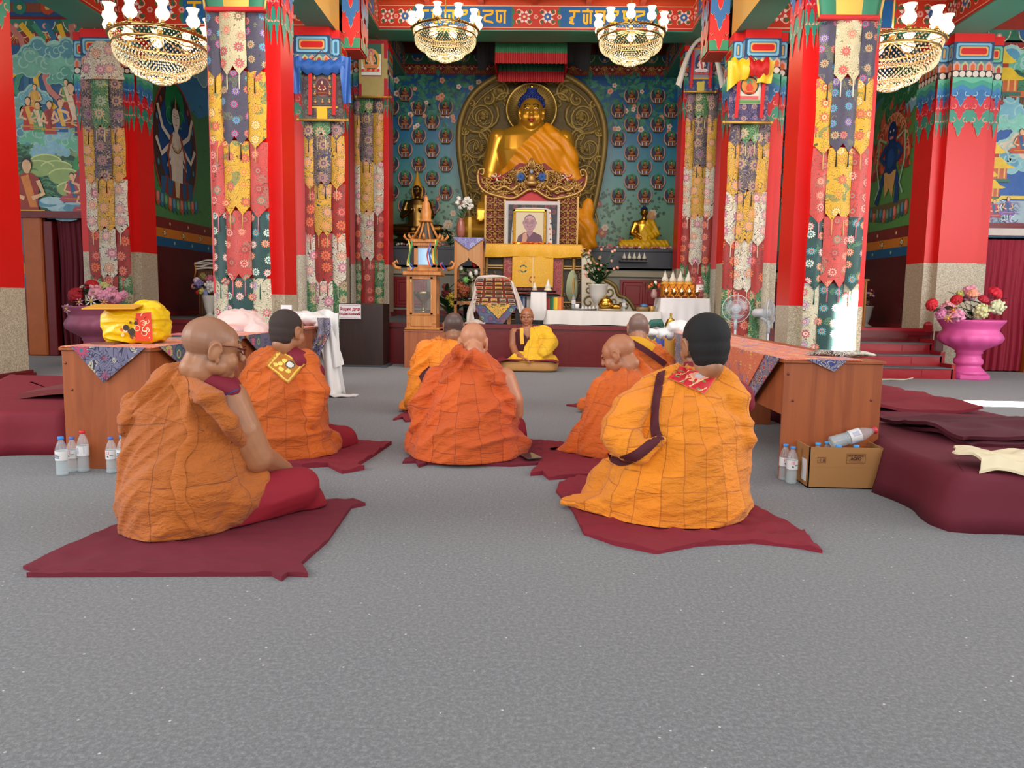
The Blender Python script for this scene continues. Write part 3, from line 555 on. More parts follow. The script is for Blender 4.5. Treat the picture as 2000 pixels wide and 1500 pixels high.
def beam_paint(fn, u0, u1, v0, v1, panels):
    P = Paint(fn, .002); h = v1-v0; P.rect(u0, v0, u1, v1, 'c8321a', 1); P.rect(u0, v0, u1, v0+h*.05, 'b01818', 2); P.rect(u0, v1-h*.05, u1, v1, 'b01818', 2)
    P.rect(u0, v0+h*.07, u1, v0+h*.095, 'e8c8a0', 2); P.rect(u0, v1-h*.095, u1, v1-h*.07, 'e8c8a0', 2)
    a, b_ = v0+h*.11, v1-h*.11; hh = b_-a; last = u0
    def floral(p, q):
        n = max(1, round((q-p)/(hh*1.05))); w = (q-p)/n
        for i in range(n):
            c = p+w*(i+.5); mid = (a+b_)/2
            for ang in range(4):
                th = PI/4+ang*PI/2; x, y = c+w*.33*math.cos(th), mid+hh*.33*math.sin(th)
                P.arc(x, y, hh*.13, th+2.2, th+6.6, .013, 'f0d0a0', 3, 8); P.circ(x, y, hh*.07, '2f6a52', 4, 8); P.circ(x+hh*.09*math.cos(th+1), y+hh*.09*math.sin(th+1), hh*.05, '3f7a4a', 4, 6)
            P.flower(c, mid, hh*.2, '2f6ab0' if i % 2 else 'c84848', 'f0e0b0', 8, 4, 'f0e0d8'); P.flower(c+w/2, mid, hh*.13, 'e8a090', 'c03028', 6, 4)
    for (p, q) in panels:
        floral(last, p); last = q
        P.poly([(p, a), (p-hh*.12, a+hh*.25), (p, a+hh*.5), (p-hh*.12, a+hh*.75), (p, b_), (q, b_), (q+hh*.12, a+hh*.75), (q, a+hh*.5), (q+hh*.12, a+hh*.25), (q, a)], '2f7a5a', 3)
        P.rect(p+.02, a, q-.02, b_, '1560a0', 4)
        w = hh*.62; L = q-p-hh*.4; n = max(1, int(L/(w*1.08))); s0 = p+(q-p-n*w*1.08)/2
        for i in range(n):
            for (s1, s2) in GLYPH[ORDER[i % 10]]:
                P.stroke([(s0+(i*1.08+s1[0]*.92)*w, a+hh*(.16+s1[1]*.62)), (s0+(i*1.08+s2[0]*.92)*w, a+hh*(.16+s2[1]*.62))], hh*.105, 'f0b818', 5)
    floral(last, u1)
    return P
def beam(box0, box1, paints, mats=None, label=None):
    mb = MB().box(box0, box1); mb.mi = [0, 0, 0, 0, 0, 0]
    BEAM_N[0] += 1; o = struct('trim_%d' % BEAM_N[0], mb, GREEN)
    for P in paints: P.build('beam_painting', paint(.45), o)
    return o
zB0, zB1 = 5.83, 6.3
bx0, bx1 = -2.89, 2.81
beam((bx0-.4, 14.6, zB0), (bx1+.4, 15.2, zB1+.05), [beam_paint(planeY(0, 0, 14.6), bx0, bx1, zB0+.02, zB1, [(-2.25, -.45), (.4, 2.15)])])
beam((bx0-.4, 11.9, zB0), (bx0, 14.6, zB1+.05), [beam_paint(planeX(bx0, 0, 0, 1), 11.9, 14.6, zB0+.02, zB1, [(12.4, 14.1)])])
beam((bx1, 11.9, zB0), (bx1+.4, 14.6, zB1+.05), [beam_paint(planeX(bx1, 0, 0, -1), 11.9, 14.6, zB0+.02, zB1, [(12.4, 14.1)])])
beam((bx0-.4, 15.2, zB0), (bx0, 17.5, 6.4), [beam_paint(planeX(bx0, 0, 0, 1), 15.6, 17.4, zB0+.05, 6.3, [(15.9, 17.1)])])
beam((bx1, 15.2, zB0), (bx1+.4, 17.5, 6.4), [beam_paint(planeX(bx1, 0, 0, -1), 15.6, 17.4, zB0+.05, 6.3, [(15.9, 17.1)])])
z0, z1 = 4.78, 5.27
lx, rx = -6.02, 5.72
beam((lx-.3, 11.42, z0), (bx0-.55, 11.9, z1+.1), [beam_paint(planeY(0, 0, 11.42), lx, bx0-.4, z0+.02, z1, [(-5.1, -4.2)])])
beam((bx1+.5, 11.42, z0), (rx+.3, 11.9, z1+.1), [beam_paint(planeY(0, 0, 11.42), bx1+.4, rx, z0+.02, z1, [(4.0, 5.0)])])
beam((lx-.55, 7.3, z0), (lx, 11.42, z1+.1), [beam_paint(planeX(lx, 0, 0, 1), 7.4, 11.42, z0+.02, z1, [(8.4, 10.4)])])
beam((rx, 7.3, z0), (rx+.55, 11.42, z1+.1), [beam_paint(planeX(rx, 0, 0, -1), 7.4, 11.42, z0+.02, z1, [(8.4, 10.4)])])
for (xa, xb, xi) in ((-3.28, -2.88, -2.88), (2.8, 3.2, 2.8)):
    mb = MB().box((xa, 7.3, z0), (xb, 11.62, 6.3)); mb.mi = [0, 0, 1, 1, 1, 1]; BEAM_N[0] += 1; struct('trim_%d' % BEAM_N[0], mb, [GREEN, YEL])
# pillars ---------------------------------------------------------------
def cap_facet(P, w, T, s=1.0, jag=True):
    """v measured down from the top: painted courses of a pillar head on one facet of width w"""
    def V(d): return T-d*s
    P.rect(0, V(.115), w, V(0), 'e01c18', 1)
    P.rect(0, V(.37), w, V(.115), '1f4a72', 1)
    n = max(1, round(w/(.5*s))); u = w/n
    for i in range(n):
        a, b_ = u*i+.06*u, u*(i+1)-.06*u
        for k, (m_, c) in enumerate(((0, '8ac4dc' if (i+int(w*10)) % 2 else '7ac09a'), (.028, '3f7a9a' if (i+int(w*10)) % 2 else '3a8a60'), (.045, 'e8b060'), (.065, 'd8201c'))):
            mm = m_*s; x0_, x1_, y0_, y1_ = a+mm, b_-mm, V(.35)+mm, V(.135)-mm
            if x1_-x0_ < .02: continue
            e = min(.02*s, (x1_-x0_)*.2)
            P.poly([(x0_+e, y0_), (x1_-e, y0_), (x1_, y0_+e), (x1_, y1_-e), (x1_-e, y1_), (x0_+e, y1_), (x0_, y1_-e), (x0_, y0_+e)], c, 2+k)
    P.rect(0, V(.5), w, V(.37), '5a8a9a', 1); n = max(1, round(w/(.11*s))); u = w/n
    for i in range(n):
        c = u*(i+.5); P.poly([(c-u*.46, V(.5)), (c+u*.46, V(.5)), (c+u*.46, V(.42)), (c, V(.375)), (c-u*.46, V(.42))], ['d8a8a0', 'b8c890'][i % 2], 2); P.poly([(c-u*.26, V(.5)), (c+u*.26, V(.5)), (c+u*.26, V(.44)), (c, V(.41)), (c-u*.26, V(.44))], ['e06a2a', 'c83a3a'][i % 2], 3)
    P.rect(0, V(.6), w, V(.5), '2a2024', 1); n = max(1, round(w/(.095*s))); u = w/n
    for i in range(n): P.circ(u*(i+.5), V(.55), min(u*.45, .043*s), 'efe0d2', 3, 14)
    nn = max(2, round(w/(.24*s))); u = w/nn
    def wavy(v, amp, col, k, top=.6):
        pts = [(0, V(top)), (w, V(top))]; m_ = nn*8
        for i in range(m_, -1, -1): pts.append((w*i/m_, V(v+amp*math.cos(2*PI*i/8))))
        P.poly(pts, col, k)
    def jags(top, d, col, out, k):
        for i in range(nn):
            for (g, c, kk) in ((.012, out, k), (0, col, k+1)):
                x0_, c0 = u*i, u*(i+.5); L_ = d+g
                prof = [(0, 0), (0, .42), (.12, .5), (.2, .42), (.24, .62), (.34, .66), (.4, .86), (.5, 1), (.6, .86), (.66, .66), (.76, .62), (.8, .42), (.88, .5), (1, .42), (1, 0)]
                P.poly([(min(w, max(0, x0_+p*u)), V(top+q*L_)) for p, q in prof], c, kk)
            for sg in (-1, 1): P.arc(u*(i+.5)+sg*u*.3, V(top+d*.38), u*.11, PI/2, PI/2+sg*4.2, .012*s, out, k+2, 8)
    jags(1.04, .36, '2f8f78', 'e8a080', 5) if jag else None
    jags(.88, .3, 'd02030', 'f09080', 8); jags(.72, .27, '2f6fa8', 'a0cce0', 11)
    wavy(.8, .035, '3a80b8', 14); wavy(.73, .03, '3fa08a', 15); wavy(.66, .02, '6ac0a0', 16)
def cloud_facet(P, w, z0_, z1_):
    nn = max(1, round(w/.3)); u = w/nn; zc = z1_; i = 0; cols = ['2f8f62', 'd8201c', '2f6fa8', 'd8201c']
    P.rect(0, z0_, w, z1_, 'd8201c', 1)
    while zc > z0_+.1:
        c = cols[i % 4]
        for j in range(nn):
            for (g, cc_, kk) in ((.014, 'e8b080', 0), (0, c, 1)):
                prof = [(0, 0), (0, .42), (.12, .5), (.2, .42), (.24, .62), (.34, .66), (.4, .86), (.5, 1), (.6, .86), (.66, .66), (.76, .62), (.8, .42), (.88, .5), (1, .42), (1, 0)]
                P.poly([(u*j+p*u, max(z0_, zc-q*(.42+g))) for p, q in prof], cc_, 2+kk+2*(12-i if i < 12 else 0))
        zc -= .28; i += 1
def pillar(label, xa, xb, ma, mb_, y0, D, base, band, top, s=1.0, plinth=True, extra=None, notch=.13):
    dc = notch; y1 = y0+D; prof = [(xa, y0), (xb, y0), (xb, y0+dc), (mb_, y0+dc), (mb_, y1-dc), (xb, y1-dc), (xb, y1), (xa, y1), (xa, y1-dc), (ma, y1-dc), (ma, y0+dc), (xa, y0+dc)]
    p = thing('pillar', label, 'pillar', ((xa+xb)/2, (y0+y1)/2, base))
    MB().prism(prof, base, band, 'z').build('stone_base', STONE, p); MB().prism(prof, band, top, 'z').build('shaft', RED, p)
    P = Paint(None, .0015)
    facets = [((xa, y0), (xb, y0), (0, -1)), ((xa, y0+dc), (xa, y0), (-1, 0)), ((xb, y0), (xb, y0+dc), (1, 0)), ((ma, y0+dc), (xa, y0+dc), (0, -1)), ((xb, y0+dc), (mb_, y0+dc), (0, -1)), ((ma, y1-dc), (ma, y0+dc), (-1, 0)), ((mb_, y0+dc), (mb_, y1-dc), (1, 0))]
    for (a, b_, n) in facets:
        w = math.hypot(b_[0]-a[0], b_[1]-a[1]); P.fn = (lambda a, b_, n, w: lambda u, v, h: (a[0]+(b_[0]-a[0])*u/w+n[0]*h, a[1]+(b_[1]-a[1])*u/w+n[1]*h, v))(a, b_, n, w)
        cap_facet(P, w, top, s)
    P.build('painted_capital', paint(.4, 0, .06), p)
    if plinth:
        g = .05; pr = [(x+(g if x > (xa+xb)/2 else -g), y+(g if y > (y0+y1)/2 else -g)) for x, y in prof]; g2 = .03; pr2 = [(x+(g2 if x > (xa+xb)/2 else -g2), y+(g2 if y > (y0+y1)/2 else -g2)) for x, y in prof]
        MB().prism(pr, base, base+.05, 'z').prism(pr2, base+.05, base+.085, 'z').build('plinth', MAROON, p)
    return p
_w = lambda px, Y: W(px, 300, Y).x
pillar('red and stone pillar cut by the edge of the hall on the door side', -6.8, -6.0, -6.9, -5.85, 8.0, .9, 0, 1.03, 5.45, 1.15)
pillar('red pillar behind the floral banner nearest the pink cloth table', -3.66, -3.07, -3.78, -2.93, 8.95, .73, 0, 1.0, 5.45, 1.15)
pillar('red pillar behind the floral banner lit by the white sun patch', 3.14, 3.72, 2.99, 3.84, 8.95, .73, 0, .96, 5.45, 1.15)
pillar('red pillar with blue-scarved painted scroll above its banner', -3.45, -2.94, -3.56, -2.83, 11.3, .75, 0, 1.58, 4.78)
pillar('red pillar with yellow and red scarves on its painted scroll', 2.92, 3.42, 2.79, 3.55, 11.3, .75, 0, 1.56, 4.78)
pillar('rear red pillar bearing a scroll with pale gold lower cloth', -3.5, -2.98, -3.62, _w(768, 15.82), 15.2, .75, PZ, 1.62, 5.84)
pillar('rear red pillar bearing a scroll under a white silk scarf', 2.98, 3.46, _w(1321, 15.82), 3.6, 15.2, .75, PZ, 1.62, 5.84)
pillar('red pillar with a white patterned hood at the top of its banner', -6.62, -6.05, -6.8, _w(300, 12.07), 11.45, .75, 0, 1.6, 4.78)
pillar('wide red pillar with bare shaft beside the red steps and pink urn', _w(1848, 11.4), _w(1925, 11.4), _w(1785, 12.07), 6.62, 11.4, .8, 0, 1.6, 4.78, 1.0, True)
for (xa, xb, lab) in ((-2.86, -2.6, 'left'), (2.5, 2.78, 'right')):
    p = MB().box((xa, 11.72, 4.6), (xb, 12.2, 7.0)); BEAM_N[0] += 1; o = struct('trim_%d' % BEAM_N[0], p, RED); P = Paint(planeY(xa, 0, 11.72)); cloud_facet(P, xb-xa, 4.62, 7)
    P.fn = planeX(xb, 11.72, 0, 1) if xa < 0 else planeX(xa, 11.72, 0, -1); cloud_facet(P, .48, 4.62, 7); P.build('cloud_painting', paint(.4), o)
# ------------------------------------------------------------ organic bodies
def fuse(mb, voxel=.01, smooth=3, fn=None, colfn=None, keep=None, fac=.5):
    """union of overlapping closed solids as one continuous skin"""
    me = bpy.data.meshes.new('tmp'); me.from_pydata(mb.v, [], mb.f); o = bpy.data.objects.new('tmp', me); COL.objects.link(o)
    r = o.modifiers.new('r', 'REMESH'); r.mode = 'VOXEL'; r.voxel_size = voxel; r.adaptivity = 0
    if smooth: s = o.modifiers.new('s', 'SMOOTH'); s.iterations = smooth; s.factor = fac
    dg = bpy.context.evaluated_depsgraph_get(); ev = o.evaluated_get(dg); m2 = bpy.data.meshes.new_from_object(ev)
    bpy.data.objects.remove(o); bpy.data.meshes.remove(me)
    out = MB(); vs = [v.co.copy() for v in m2.vertices]
    if fn:
        ns = [v.normal.copy() for v in m2.vertices]; vs = [fn(p, n) for p, n in zip(vs, ns)]
    out.v = [tuple(p) for p in vs]
    for p in m2.polygons:
        idx = list(p.vertices)
        if keep is not None:
            c = sum((vs[i] for i in idx), Vector())/len(idx)
            if not keep(c): continue
        out.f.append(idx); out.mi.append(0); out.sm.append(True)
        if colfn: c = sum((vs[i] for i in idx), Vector())/len(idx); out.c.append(hx(colfn(c)))
        else: out.c.append((1, 1, 1))
    bpy.data.meshes.remove(m2); return out
def limb(mb, pts, rs, n=14):
    for p, r in zip(pts, rs): mb.sph(p, r, n, 10)
    for i in range(len(pts)-1): mb.cyl(pts[i], pts[i+1], rs[i]*.99, rs[i+1]*.99, n)
def loft(mb, secs, n=28):
    """secs: (cx, cy, cz, rx, ry)"""
    vs = []; 
    for (cx, cy, cz, rx, ry) in secs:
        for k in range(n): q = 2*PI*k/n; vs.append((cx+rx*math.cos(q), cy+ry*math.sin(q), cz))
    N_ = len(secs); fs = [[i*n+k, i*n+(k+1) % n, (i+1)*n+(k+1) % n, (i+1)*n+k] for i in range(N_-1) for k in range(n)]+[list(range(n))[::-1], list(range((N_-1)*n, N_*n))]
    mb.add(vs, fs, True)
def ridge(p, s=(1, 1, 1), seed=0):
    v = noise.noise(Vector((p[0]*s[0]+seed*7.3, p[1]*s[1]+seed*3.1, p[2]*s[2]+seed*1.7))); return 1-abs(v)*2.2
def head_parts(mb, M, ears=True, jowl=1.0, long_ear=False):
    """local frame: x right, y facing, z up; about .24 high around the origin"""
    old = mb.M; mb.M = M
    mb.sph((0, -.022, .038), (.078, .094, .082), 20, 14); mb.sph((0, .03, .03), (.07, .058, .07), 18, 12)
    mb.sph((0, .035, -.035), (.062*jowl, .056, .072), 18, 12); mb.sph((0, .06, -.082), (.032, .032, .026), 12, 8)
    for s in (-1, 1):
        mb.sph((s*.036*jowl, .055, -.03), (.03*jowl, .03, .036), 10, 8); mb.sph((s*.043*jowl, .01, -.055), (.028, .045, .032), 10, 8)
        mb.sph((s*.028, .087, .022), (.02, .01, .012), 10, 6)
        if ears:
            L = 1.7 if long_ear else 1
            mb.sph((s*.08, -.012, -.008), (.011, .019, .03), 10, 8)
            mb.tube([(s*(.083+.006*math.sin(a)), -.014-.021*math.cos(a*1.0), -.004+.033*math.sin(a)*(1 if math.sin(a) > 0 else L)) for a in [(-1.5+q*.42) for q in range(12)]], .0062, 6)
            mb.sph((s*.081, .0, -.034*L), (.008, .009, .013), 8, 6)
    mb.tube([(0, .09, .03), (0, .1, .008), (0, .112, -.016)], [.009, .012, .015], 8); mb.sph((0, .108, -.018), (.018, .012, .011), 10, 6)
    mb.sph((0, .09, -.046), (.024, .012, .0075), 10, 6); mb.sph((0, .088, -.057), (.02, .012, .008), 10, 6)
    mb.tube([(-.045, .074, .04), (0, .088, .044), (.045, .074, .04)], .009, 8)
    mb.M = old
GOLD = metal_('gilded_gold', 'd8a83a', .28); BRONZE = metal_('aged_bronze', '8a6a36', .35)
OLDG = plain('olive_gilt_relief', '846c34', .5, .35, bmp=.2, bs=20, bd=.01, var=.1, vs=5)
# ------------------------------------------------------------ hanging banners
FA = ['e8845a', 'd8567a', 'e8d8c0', '4aa8b0', 'd89038']
BR = dict(
 AP=brocade('aubergine_brocade', '473f50', '2b2833', ['d0704a', 'c04a78', '4a9aa8', '8a6ab0', 'b0a070'], 6.5, 1, '6a6a50', .07, fsize=.3),
 AC=brocade('cream_brocade', 'c9b88e', '6a5a3a', ['d85a4a', 'c8485a', '7a6a4a', 'e09a7a'], 6, 1, 'd8cba8', .06, fsize=.3),
 AY=brocade('yellow_brocade', 'dca41e', '5a4a1a', ['d8603a', 'e8c890', 'e8a020', 'c85a4a'], 6, 1, '5a7a4a', .07, fsize=.31),
 AR=brocade('coral_brocade', 'c8443c', '5a3a2c', ['e87a5a', 'e8a090', 'b83030', '8a8a70'], 6, 1, 'a86a5a', .07, fsize=.3),
 AG=brocade('dark_green_brocade', '1d4440', '0f2a2c', ['e08a5a', 'e8a8a0', 'd8d8c0', '4a9aa8'], 6.5, 1, '4a7a50', .07, fsize=.31),
 AW=brocade('ivory_brocade', 'cfc4a6', '5a5040', ['d86a5a', 'b8a8c8', 'c8485a', 'e8e0c8'], 6.5, 1, 'b0b0a0', .08, fsize=.3),
 P=brocade('purple_scroll_brocade', '3d3352', 'b09a5a', ['9a6a7a', 'b08a6a', '7a5a78'], 4.6, 1, None, .1, fsize=.34),
 G=brocade('green_scroll_brocade', '1e6a48', 'a8a860', ['c8a080', '8aa890', 'b09a7a'], 4.6, 1, None, .1, fsize=.34),
 Y=brocade('gold_scroll_brocade', 'd9a22c', '34504a', ['d8a08a', 'e09a4a', 'c8906a'], 4.6, 1, None, .11, fsize=.34),
 R=brocade('red_scroll_brocade', 'a8261e', '3a3830', ['e08070', 'e0703a', 'c85048'], 4.6, 1, None, .1, fsize=.34),
 W=brocade('white_scroll_brocade', 'ddd0b8', '39505a', ['d8a0a8', 'e8b080', 'c87a90'], 4.6, 1, None, .1, fsize=.34))
TASC = {'AP': '1c1a20', 'AC': 'e8dcc0', 'AY': 'd8a860', 'AR': 'd8788a', 'AG': '1f5a44', 'P': '2a2a34', 'G': 'e0d0a0', 'Y': 'e0c890', 'R': 'b84a40', 'W': 'e8dcc0', 'AW': 'd8c8a0'}
def banner(label, cols, ztop, zs, side, mid, Y, group='pillar banners'):
    xa = cols[0][0]; xb = cols[2][1]
    b = thing('banner', label, 'banner', ((xa+xb)/2, Y, zs[-1]), group)
    for ci, (x0, x1) in enumerate(cols):
        seq = mid if ci == 1 else side; w = x1-x0; top = ztop
        for ti, key in enumerate(seq):
            zt = ztop if ti == 0 else zs[ti-1]+.08; zb = zs[ti]-(.0 if ci != 1 else -.03); yy = Y-.012*(len(seq)-ti)-(0 if ci != 1 else .03); d = w*(.62 if ci != 1 else .36)
            rn = random.Random(ti*7+ci+int(x0*10)); ph = rn.random()*6
            last = ti == len(seq)-1
            def bot(u, ci=ci, zb=zb, d=d, last=last):
                if last: return zb
                return zb+d*(abs(2*u-1)) if ci != 1 else zb+d*abs(2*((2*u) % 1)-1)
            def fn(u, v, x0=x0, w=w, zt=zt, yy=yy, ph=ph, ti=ti):
                return (x0+w*u+.004*math.sin(5*v+ph), yy-.04*math.sin(PI*u)**.8-.008*math.sin(7*v+ph+3*u), zt+(bot(u)-zt)*v)
            p = MB().sheet(13 if ci != 1 else 17, 7, fn, .008).build('panel', BR[key], b)
            if not last:
                for uu in ((.5,) if ci != 1 else (.25, .75)):
                    c = fn(uu, 1); z_ = bot(uu); t_ = MB().tube([(c[0], c[1]-.008, z_+.01), (c[0], c[1]-.012, z_-.02), (c[0], c[1]-.012, z_-.16)], [.003, .005, .008], 6)
                    t_.build('tassel', plain('tassel_'+key, TASC[key], .8), p)
    return b
def cols_at(px, py, Y): return [(W(a, py, Y).x, W(b, py, Y).x) for a, b in px]
Z_ = lambda px, py, Y: W(px, py, Y).z
YA, YB_, YC = 8.9, 11.24, 15.18
bl = banner('tall floral silk banner in the bay beside the green-haloed white deity mural', cols_at([(416, 445), (443, 490), (488, 524)], 300, YA), Z_(465, 27, YA), [Z_(465, p, YA) for p in (158, 293, 427, 557, 700)], ['AP', 'AY', 'AR', 'AG', 'AW'], ['AC', 'AP', 'AY', 'AR', 'AG'], YA)
br = banner('tall floral silk banner with its foot whitened by direct sun', cols_at([(1586, 1617), (1614, 1660), (1657, 1692)], 300, YA), Z_(1645, 44, YA), [Z_(1640, p, YA) for p in (172, 306, 439, 568, 705)], ['AP', 'AY', 'AR', 'AG', 'AW'], ['AC', 'AP', 'AY', 'AR', 'AG'], YA)
for b_, (p0, p1), py in ((bl, (412, 524), 27), (br, (1592, 1706), 43)):     # green and yellow silk head with braided edge
    x0, x1 = W(p0, py, YA).x, W(p1, py, YA).x; z0_ = W(p0, py, YA).z; w = x1-x0
    for (u0, u1, c) in ((0, .29, '2f7a5a'), (.29, .72, 'e0b24a'), (.72, 1, '2f7a5a')):
        def fn(u, v, u0=u0, u1=u1):
            g = .5+((u0+(u1-u0)*u)-.5)*(1+.18*(1-v)**2+.12*(1-v)); return (x0+w*g, YA-.1-.03*math.sin(PI*u), z0_+.45*(1-v))
        MB().sheet(9, 8, fn, .01).build('head_cloth', plain('silk_'+c, c, .55, var=.04), b_)
    hb = MB(); hb.box((x0-.01, YA-.15, z0_-.02), (x1+.01, YA-.06, z0_+.03), bev=.01); hb.build('red_binding', plain('red_silk', 'c01c1c', .5), b_)
    for s, xx in ((-1, x0), (1, x1)): MB().tube([(xx+s*(.03+.5*w*(.18*q*q+.12*q)*1.0)-s*.02, YA-.14, z0_+.45*q) for q in [i/8 for i in range(9)]], .012, 6).build('braid', plain('gold_braid', 'c8a850', .5, bmp=.5, bs=120), b_)
SB, MD = ['P', 'Y', 'W', 'R', 'G'], ['G', 'P', 'Y', 'W', 'R']
banner('patterned silk banner hanging under a white hood next to the left mural recess', cols_at([(166, 192), (189, 221), (219, 246)], 250, 11.4), Z_(205, 158, 11.4), [Z_(205, p, 11.4) for p in (263, 362, 458, 550, 640)], SB, MD, 11.4)
banner('patterned silk banner below the scroll draped with a blue scarf', cols_at([(597, 618), (616, 648), (647, 674)], 300, YB_), Z_(635, 230, YB_), [Z_(635, p, YB_) for p in (278, 372, 467, 560, 656)], ['P', 'Y', 'R', 'W', 'G'], ['G', 'P', 'Y', 'R', 'W'], YB_)
banner('patterned silk banner below the scroll with yellow and red scarves', cols_at([(1421, 1443), (1443, 1475), (1472, 1499)], 300, YB_), Z_(1460, 235, YB_), [Z_(1460, p, YB_) for p in (290, 387, 482, 577, 672)], SB, MD, YB_)
banner('patterned silk banner under the scroll with pale gold lower cloth', cols_at([(694, 707), (705, 730), (729, 749)], 300, YC), Z_(720, 185, YC), [Z_(720, p, YC) for p in (231, 326, 423, 514, 612)], SB, MD, YC)
banner('patterned silk banner under the scroll with the white scarf', cols_at([(1337, 1354), (1353, 1377), (1376, 1396)], 300, YC), Z_(1368, 180, YC), [Z_(1368, p, YC) for p in (240, 335, 432, 523, 612)], SB, MD, YC)
# white hood on the first side banner
hd = MB(); a = W(159, 157, 11.3); b2 = W(246, 157, 11.3); tz = W(200, 84, 11.3).z
hd.sheet(21, 9, lambda u, v: (a.x+(b2.x-a.x)*(.5+(u-.5)*(.28+.72*v**.55)), 11.27-.05*math.sin(PI*u), tz+(a.z-tz)*v), .01)
h_ = tag(hd.build('banner_hood', BR['W']), 'white patterned silk hood shaped like a bell over a pillar banner', 'hood')
# ------------------------------------------------------------ painted scrolls
def scroll(label, Y, px0, px1, py0, py1, outer, borders, art, tail=None, rib=None, lower=None):
    x0, x1 = W(px0, (py0+py1)/2, Y).x, W(px1, (py0+py1)/2, Y).x; z1, z0_ = Z_((px0+px1)/2, py0, Y), Z_((px0+px1)/2, py1, Y); w, h = x1-x0, z1-z0_
    s = thing('painted_scroll', label, 'scroll painting', ((x0+x1)/2, Y, z0_))
    MB().sheet(9, 9, lambda u, v: (x0+w*u, Y-.012*math.sin(PI*v), z1-h*v), .008).build('mounting_cloth', outer, s)
    P = Paint(planeY(x0, z0_, Y-.014), .002)
    for i, (a, b_, c, d, col) in enumerate(borders): P.rect(w*a, h*b_, w*c, h*d, col, 1+i)
    art(P, w, h); P.build('painting', paint(.5), s)
    MB().cyl((x0-.05, Y-.02, z0_), (x1+.05, Y-.02, z0_), .018, n=10).sph((x0-.06, Y-.02, z0_), .026, 8, 6).sph((x1+.06, Y-.02, z0_), .026, 8, 6).build('roller', plain('roller_gold', 'c89a4a', .35, .4), s)
    MB().tube([(x0+w*.25, Y-.02, z1), (x0+w*.5, Y-.03, z1+.13), (x0+w*.75, Y-.02, z1)], .006, 6).build('hanging_cord', plain('cord_red', '7a1a18', .7), s)
    if rib:
        for u in rib: MB().sheet(3, 8, lambda p, q: (x0+w*u+.025*(p-.5)*2+.006*math.sin(5*q), Y-.045-.008*math.sin(4*q), z1-h*.08-h*.84*q), .004).build('ribbon', plain('ribbon_red', 'c8181c', .5), s)
    return s, x0, x1, z0_, z1
def art_many(P, w, h):
    P.rect(w*.26, h*.24, w*.76, h*.9, '54504a', 6); P.circ(w*.51, h*.55, w*.19, '8a5a50', 7, 24, h*.16); P.circ(w*.51, h*.55, w*.16, '5a2f38', 8, 24, h*.14); P.figure(w*.51, h*.42, h*.26, '7a2f30', k=9, hair='2a4a9a', alt='6a3030')
    for i, (a, b_) in enumerate([(.33, .8), (.51, .82), (.68, .8), (.33, .66), (.69, .66), (.32, .52), (.7, .52), (.33, .4), (.69, .4), (.34, .27), (.51, .27), (.68, .27)]): P.figure(w*a, h*b_, h*.085, ['8a2f2a', '9a3a2a', '8a3a3a'][i % 3], halo='3f7a4a', k=9, alt='e0a040')
def art_white(P, w, h):
    P.rect(w*.1, h*.38, w*.78, h*.92, 'e4ece4', 6); P.rect(w*.1, h*.75, w*.78, h*.92, '3a6a5a', 7); P.circ(w*.44, h*.64, w*.3, 'e0b040', 8, 22, h*.2); P.circ(w*.44, h*.62, w*.22, '2f5a50', 9, 22, h*.17); P.figure(w*.44, h*.5, h*.34, 'e08a5a', halo='e88a7a', k=10, hair='2a4a8a', alt='e8c0a0')
    for i in range(7): P.circ(w*(.16+i*.09), h*.46, w*.05, ['d8382a', 'e89a5a'][i % 2], 20, 8)
def art_rv(P, w, h):
    P.rect(w*.18, h*.3, w*.82, h*.9, '8a8a98', 6); P.circ(w*.5, h*.6, w*.26, '2a3a6a', 7, 22, h*.22); P.figure(w*.5, h*.42, h*.36, 'e8e0e0', halo='c83a3a', k=8, hair='2a2a3a', alt='c8485a'); 
    for i in range(7): P.circ(w*(.24+i*.087), h*.38, w*.045, ['d8382a', 'c85a6a'][i % 2], 20, 8)
def art_amit(P, w, h):
    P.rect(w*.2, h*.32, w*.8, h*.86, 'd0cdb8', 6); P.circ(w*.5, h*.64, w*.24, '2a3a3a', 7, 22, h*.16); P.circ(w*.5, h*.64, w*.2, 'c8863a', 8, 22, h*.14); P.figure(w*.5, h*.5, h*.26, 'c83a28', halo='3f9a6a', k=9, skin='d84a30', hair='2a2a5a', alt='d8483a'); P.rect(w*.26, h*.4, w*.74, h*.46, 'c85a5a', 9); P.rect(w*.22, h*.33, w*.78, h*.39, '5a8a4a', 9)
s1, x0, x1, z0_, z1 = scroll('scroll painting of many small red figures draped with a blue scarf', 11.08, 590, 670, 118, 235, brocade('dark_scroll_mount', '35283f', '8a7a4a', ['3f7a5a', '6a4a5a'], 9, 1, None, .09, fsize=.3),
    [(.13, .2, .87, .92, 'd8a82a'), (.2, .23, .8, .91, '5a1f2a'), (.36, 0, .62, .22, 'e0b828')], art_many, rib=(.22, .8))
def fn(u, v):
    q = u; x = x0-.05+(x1-x0+.1)*q; sag = .1*math.sin(PI*q); return (x, 11.02-.05*math.sin(PI*v), z1+.02-sag*.5-.17*v+.015*math.sin(30*q+5*v))
sf = MB(); sf.sheet(31, 9, fn, .01)
for sgn, xe in ((-1, x0), (1, x1)): sf.sheet(7, 12, lambda u, v, sgn=sgn, xe=xe: (xe+sgn*(-.03+.16*u*(1-.3*v)+.05*v), 11.0-.03*math.sin(6*u+3*v), z1+.03-.5*v*(1.0 if sgn < 0 else 1.25)), .008)
tag(sf.build('silk_scarf', plain('blue_silk', '2f62b0', .45, var=.08, bmp=.4, bs=25, bd=.01)), 'blue silk scarf draped across the top of a scroll painting', 'scarf')
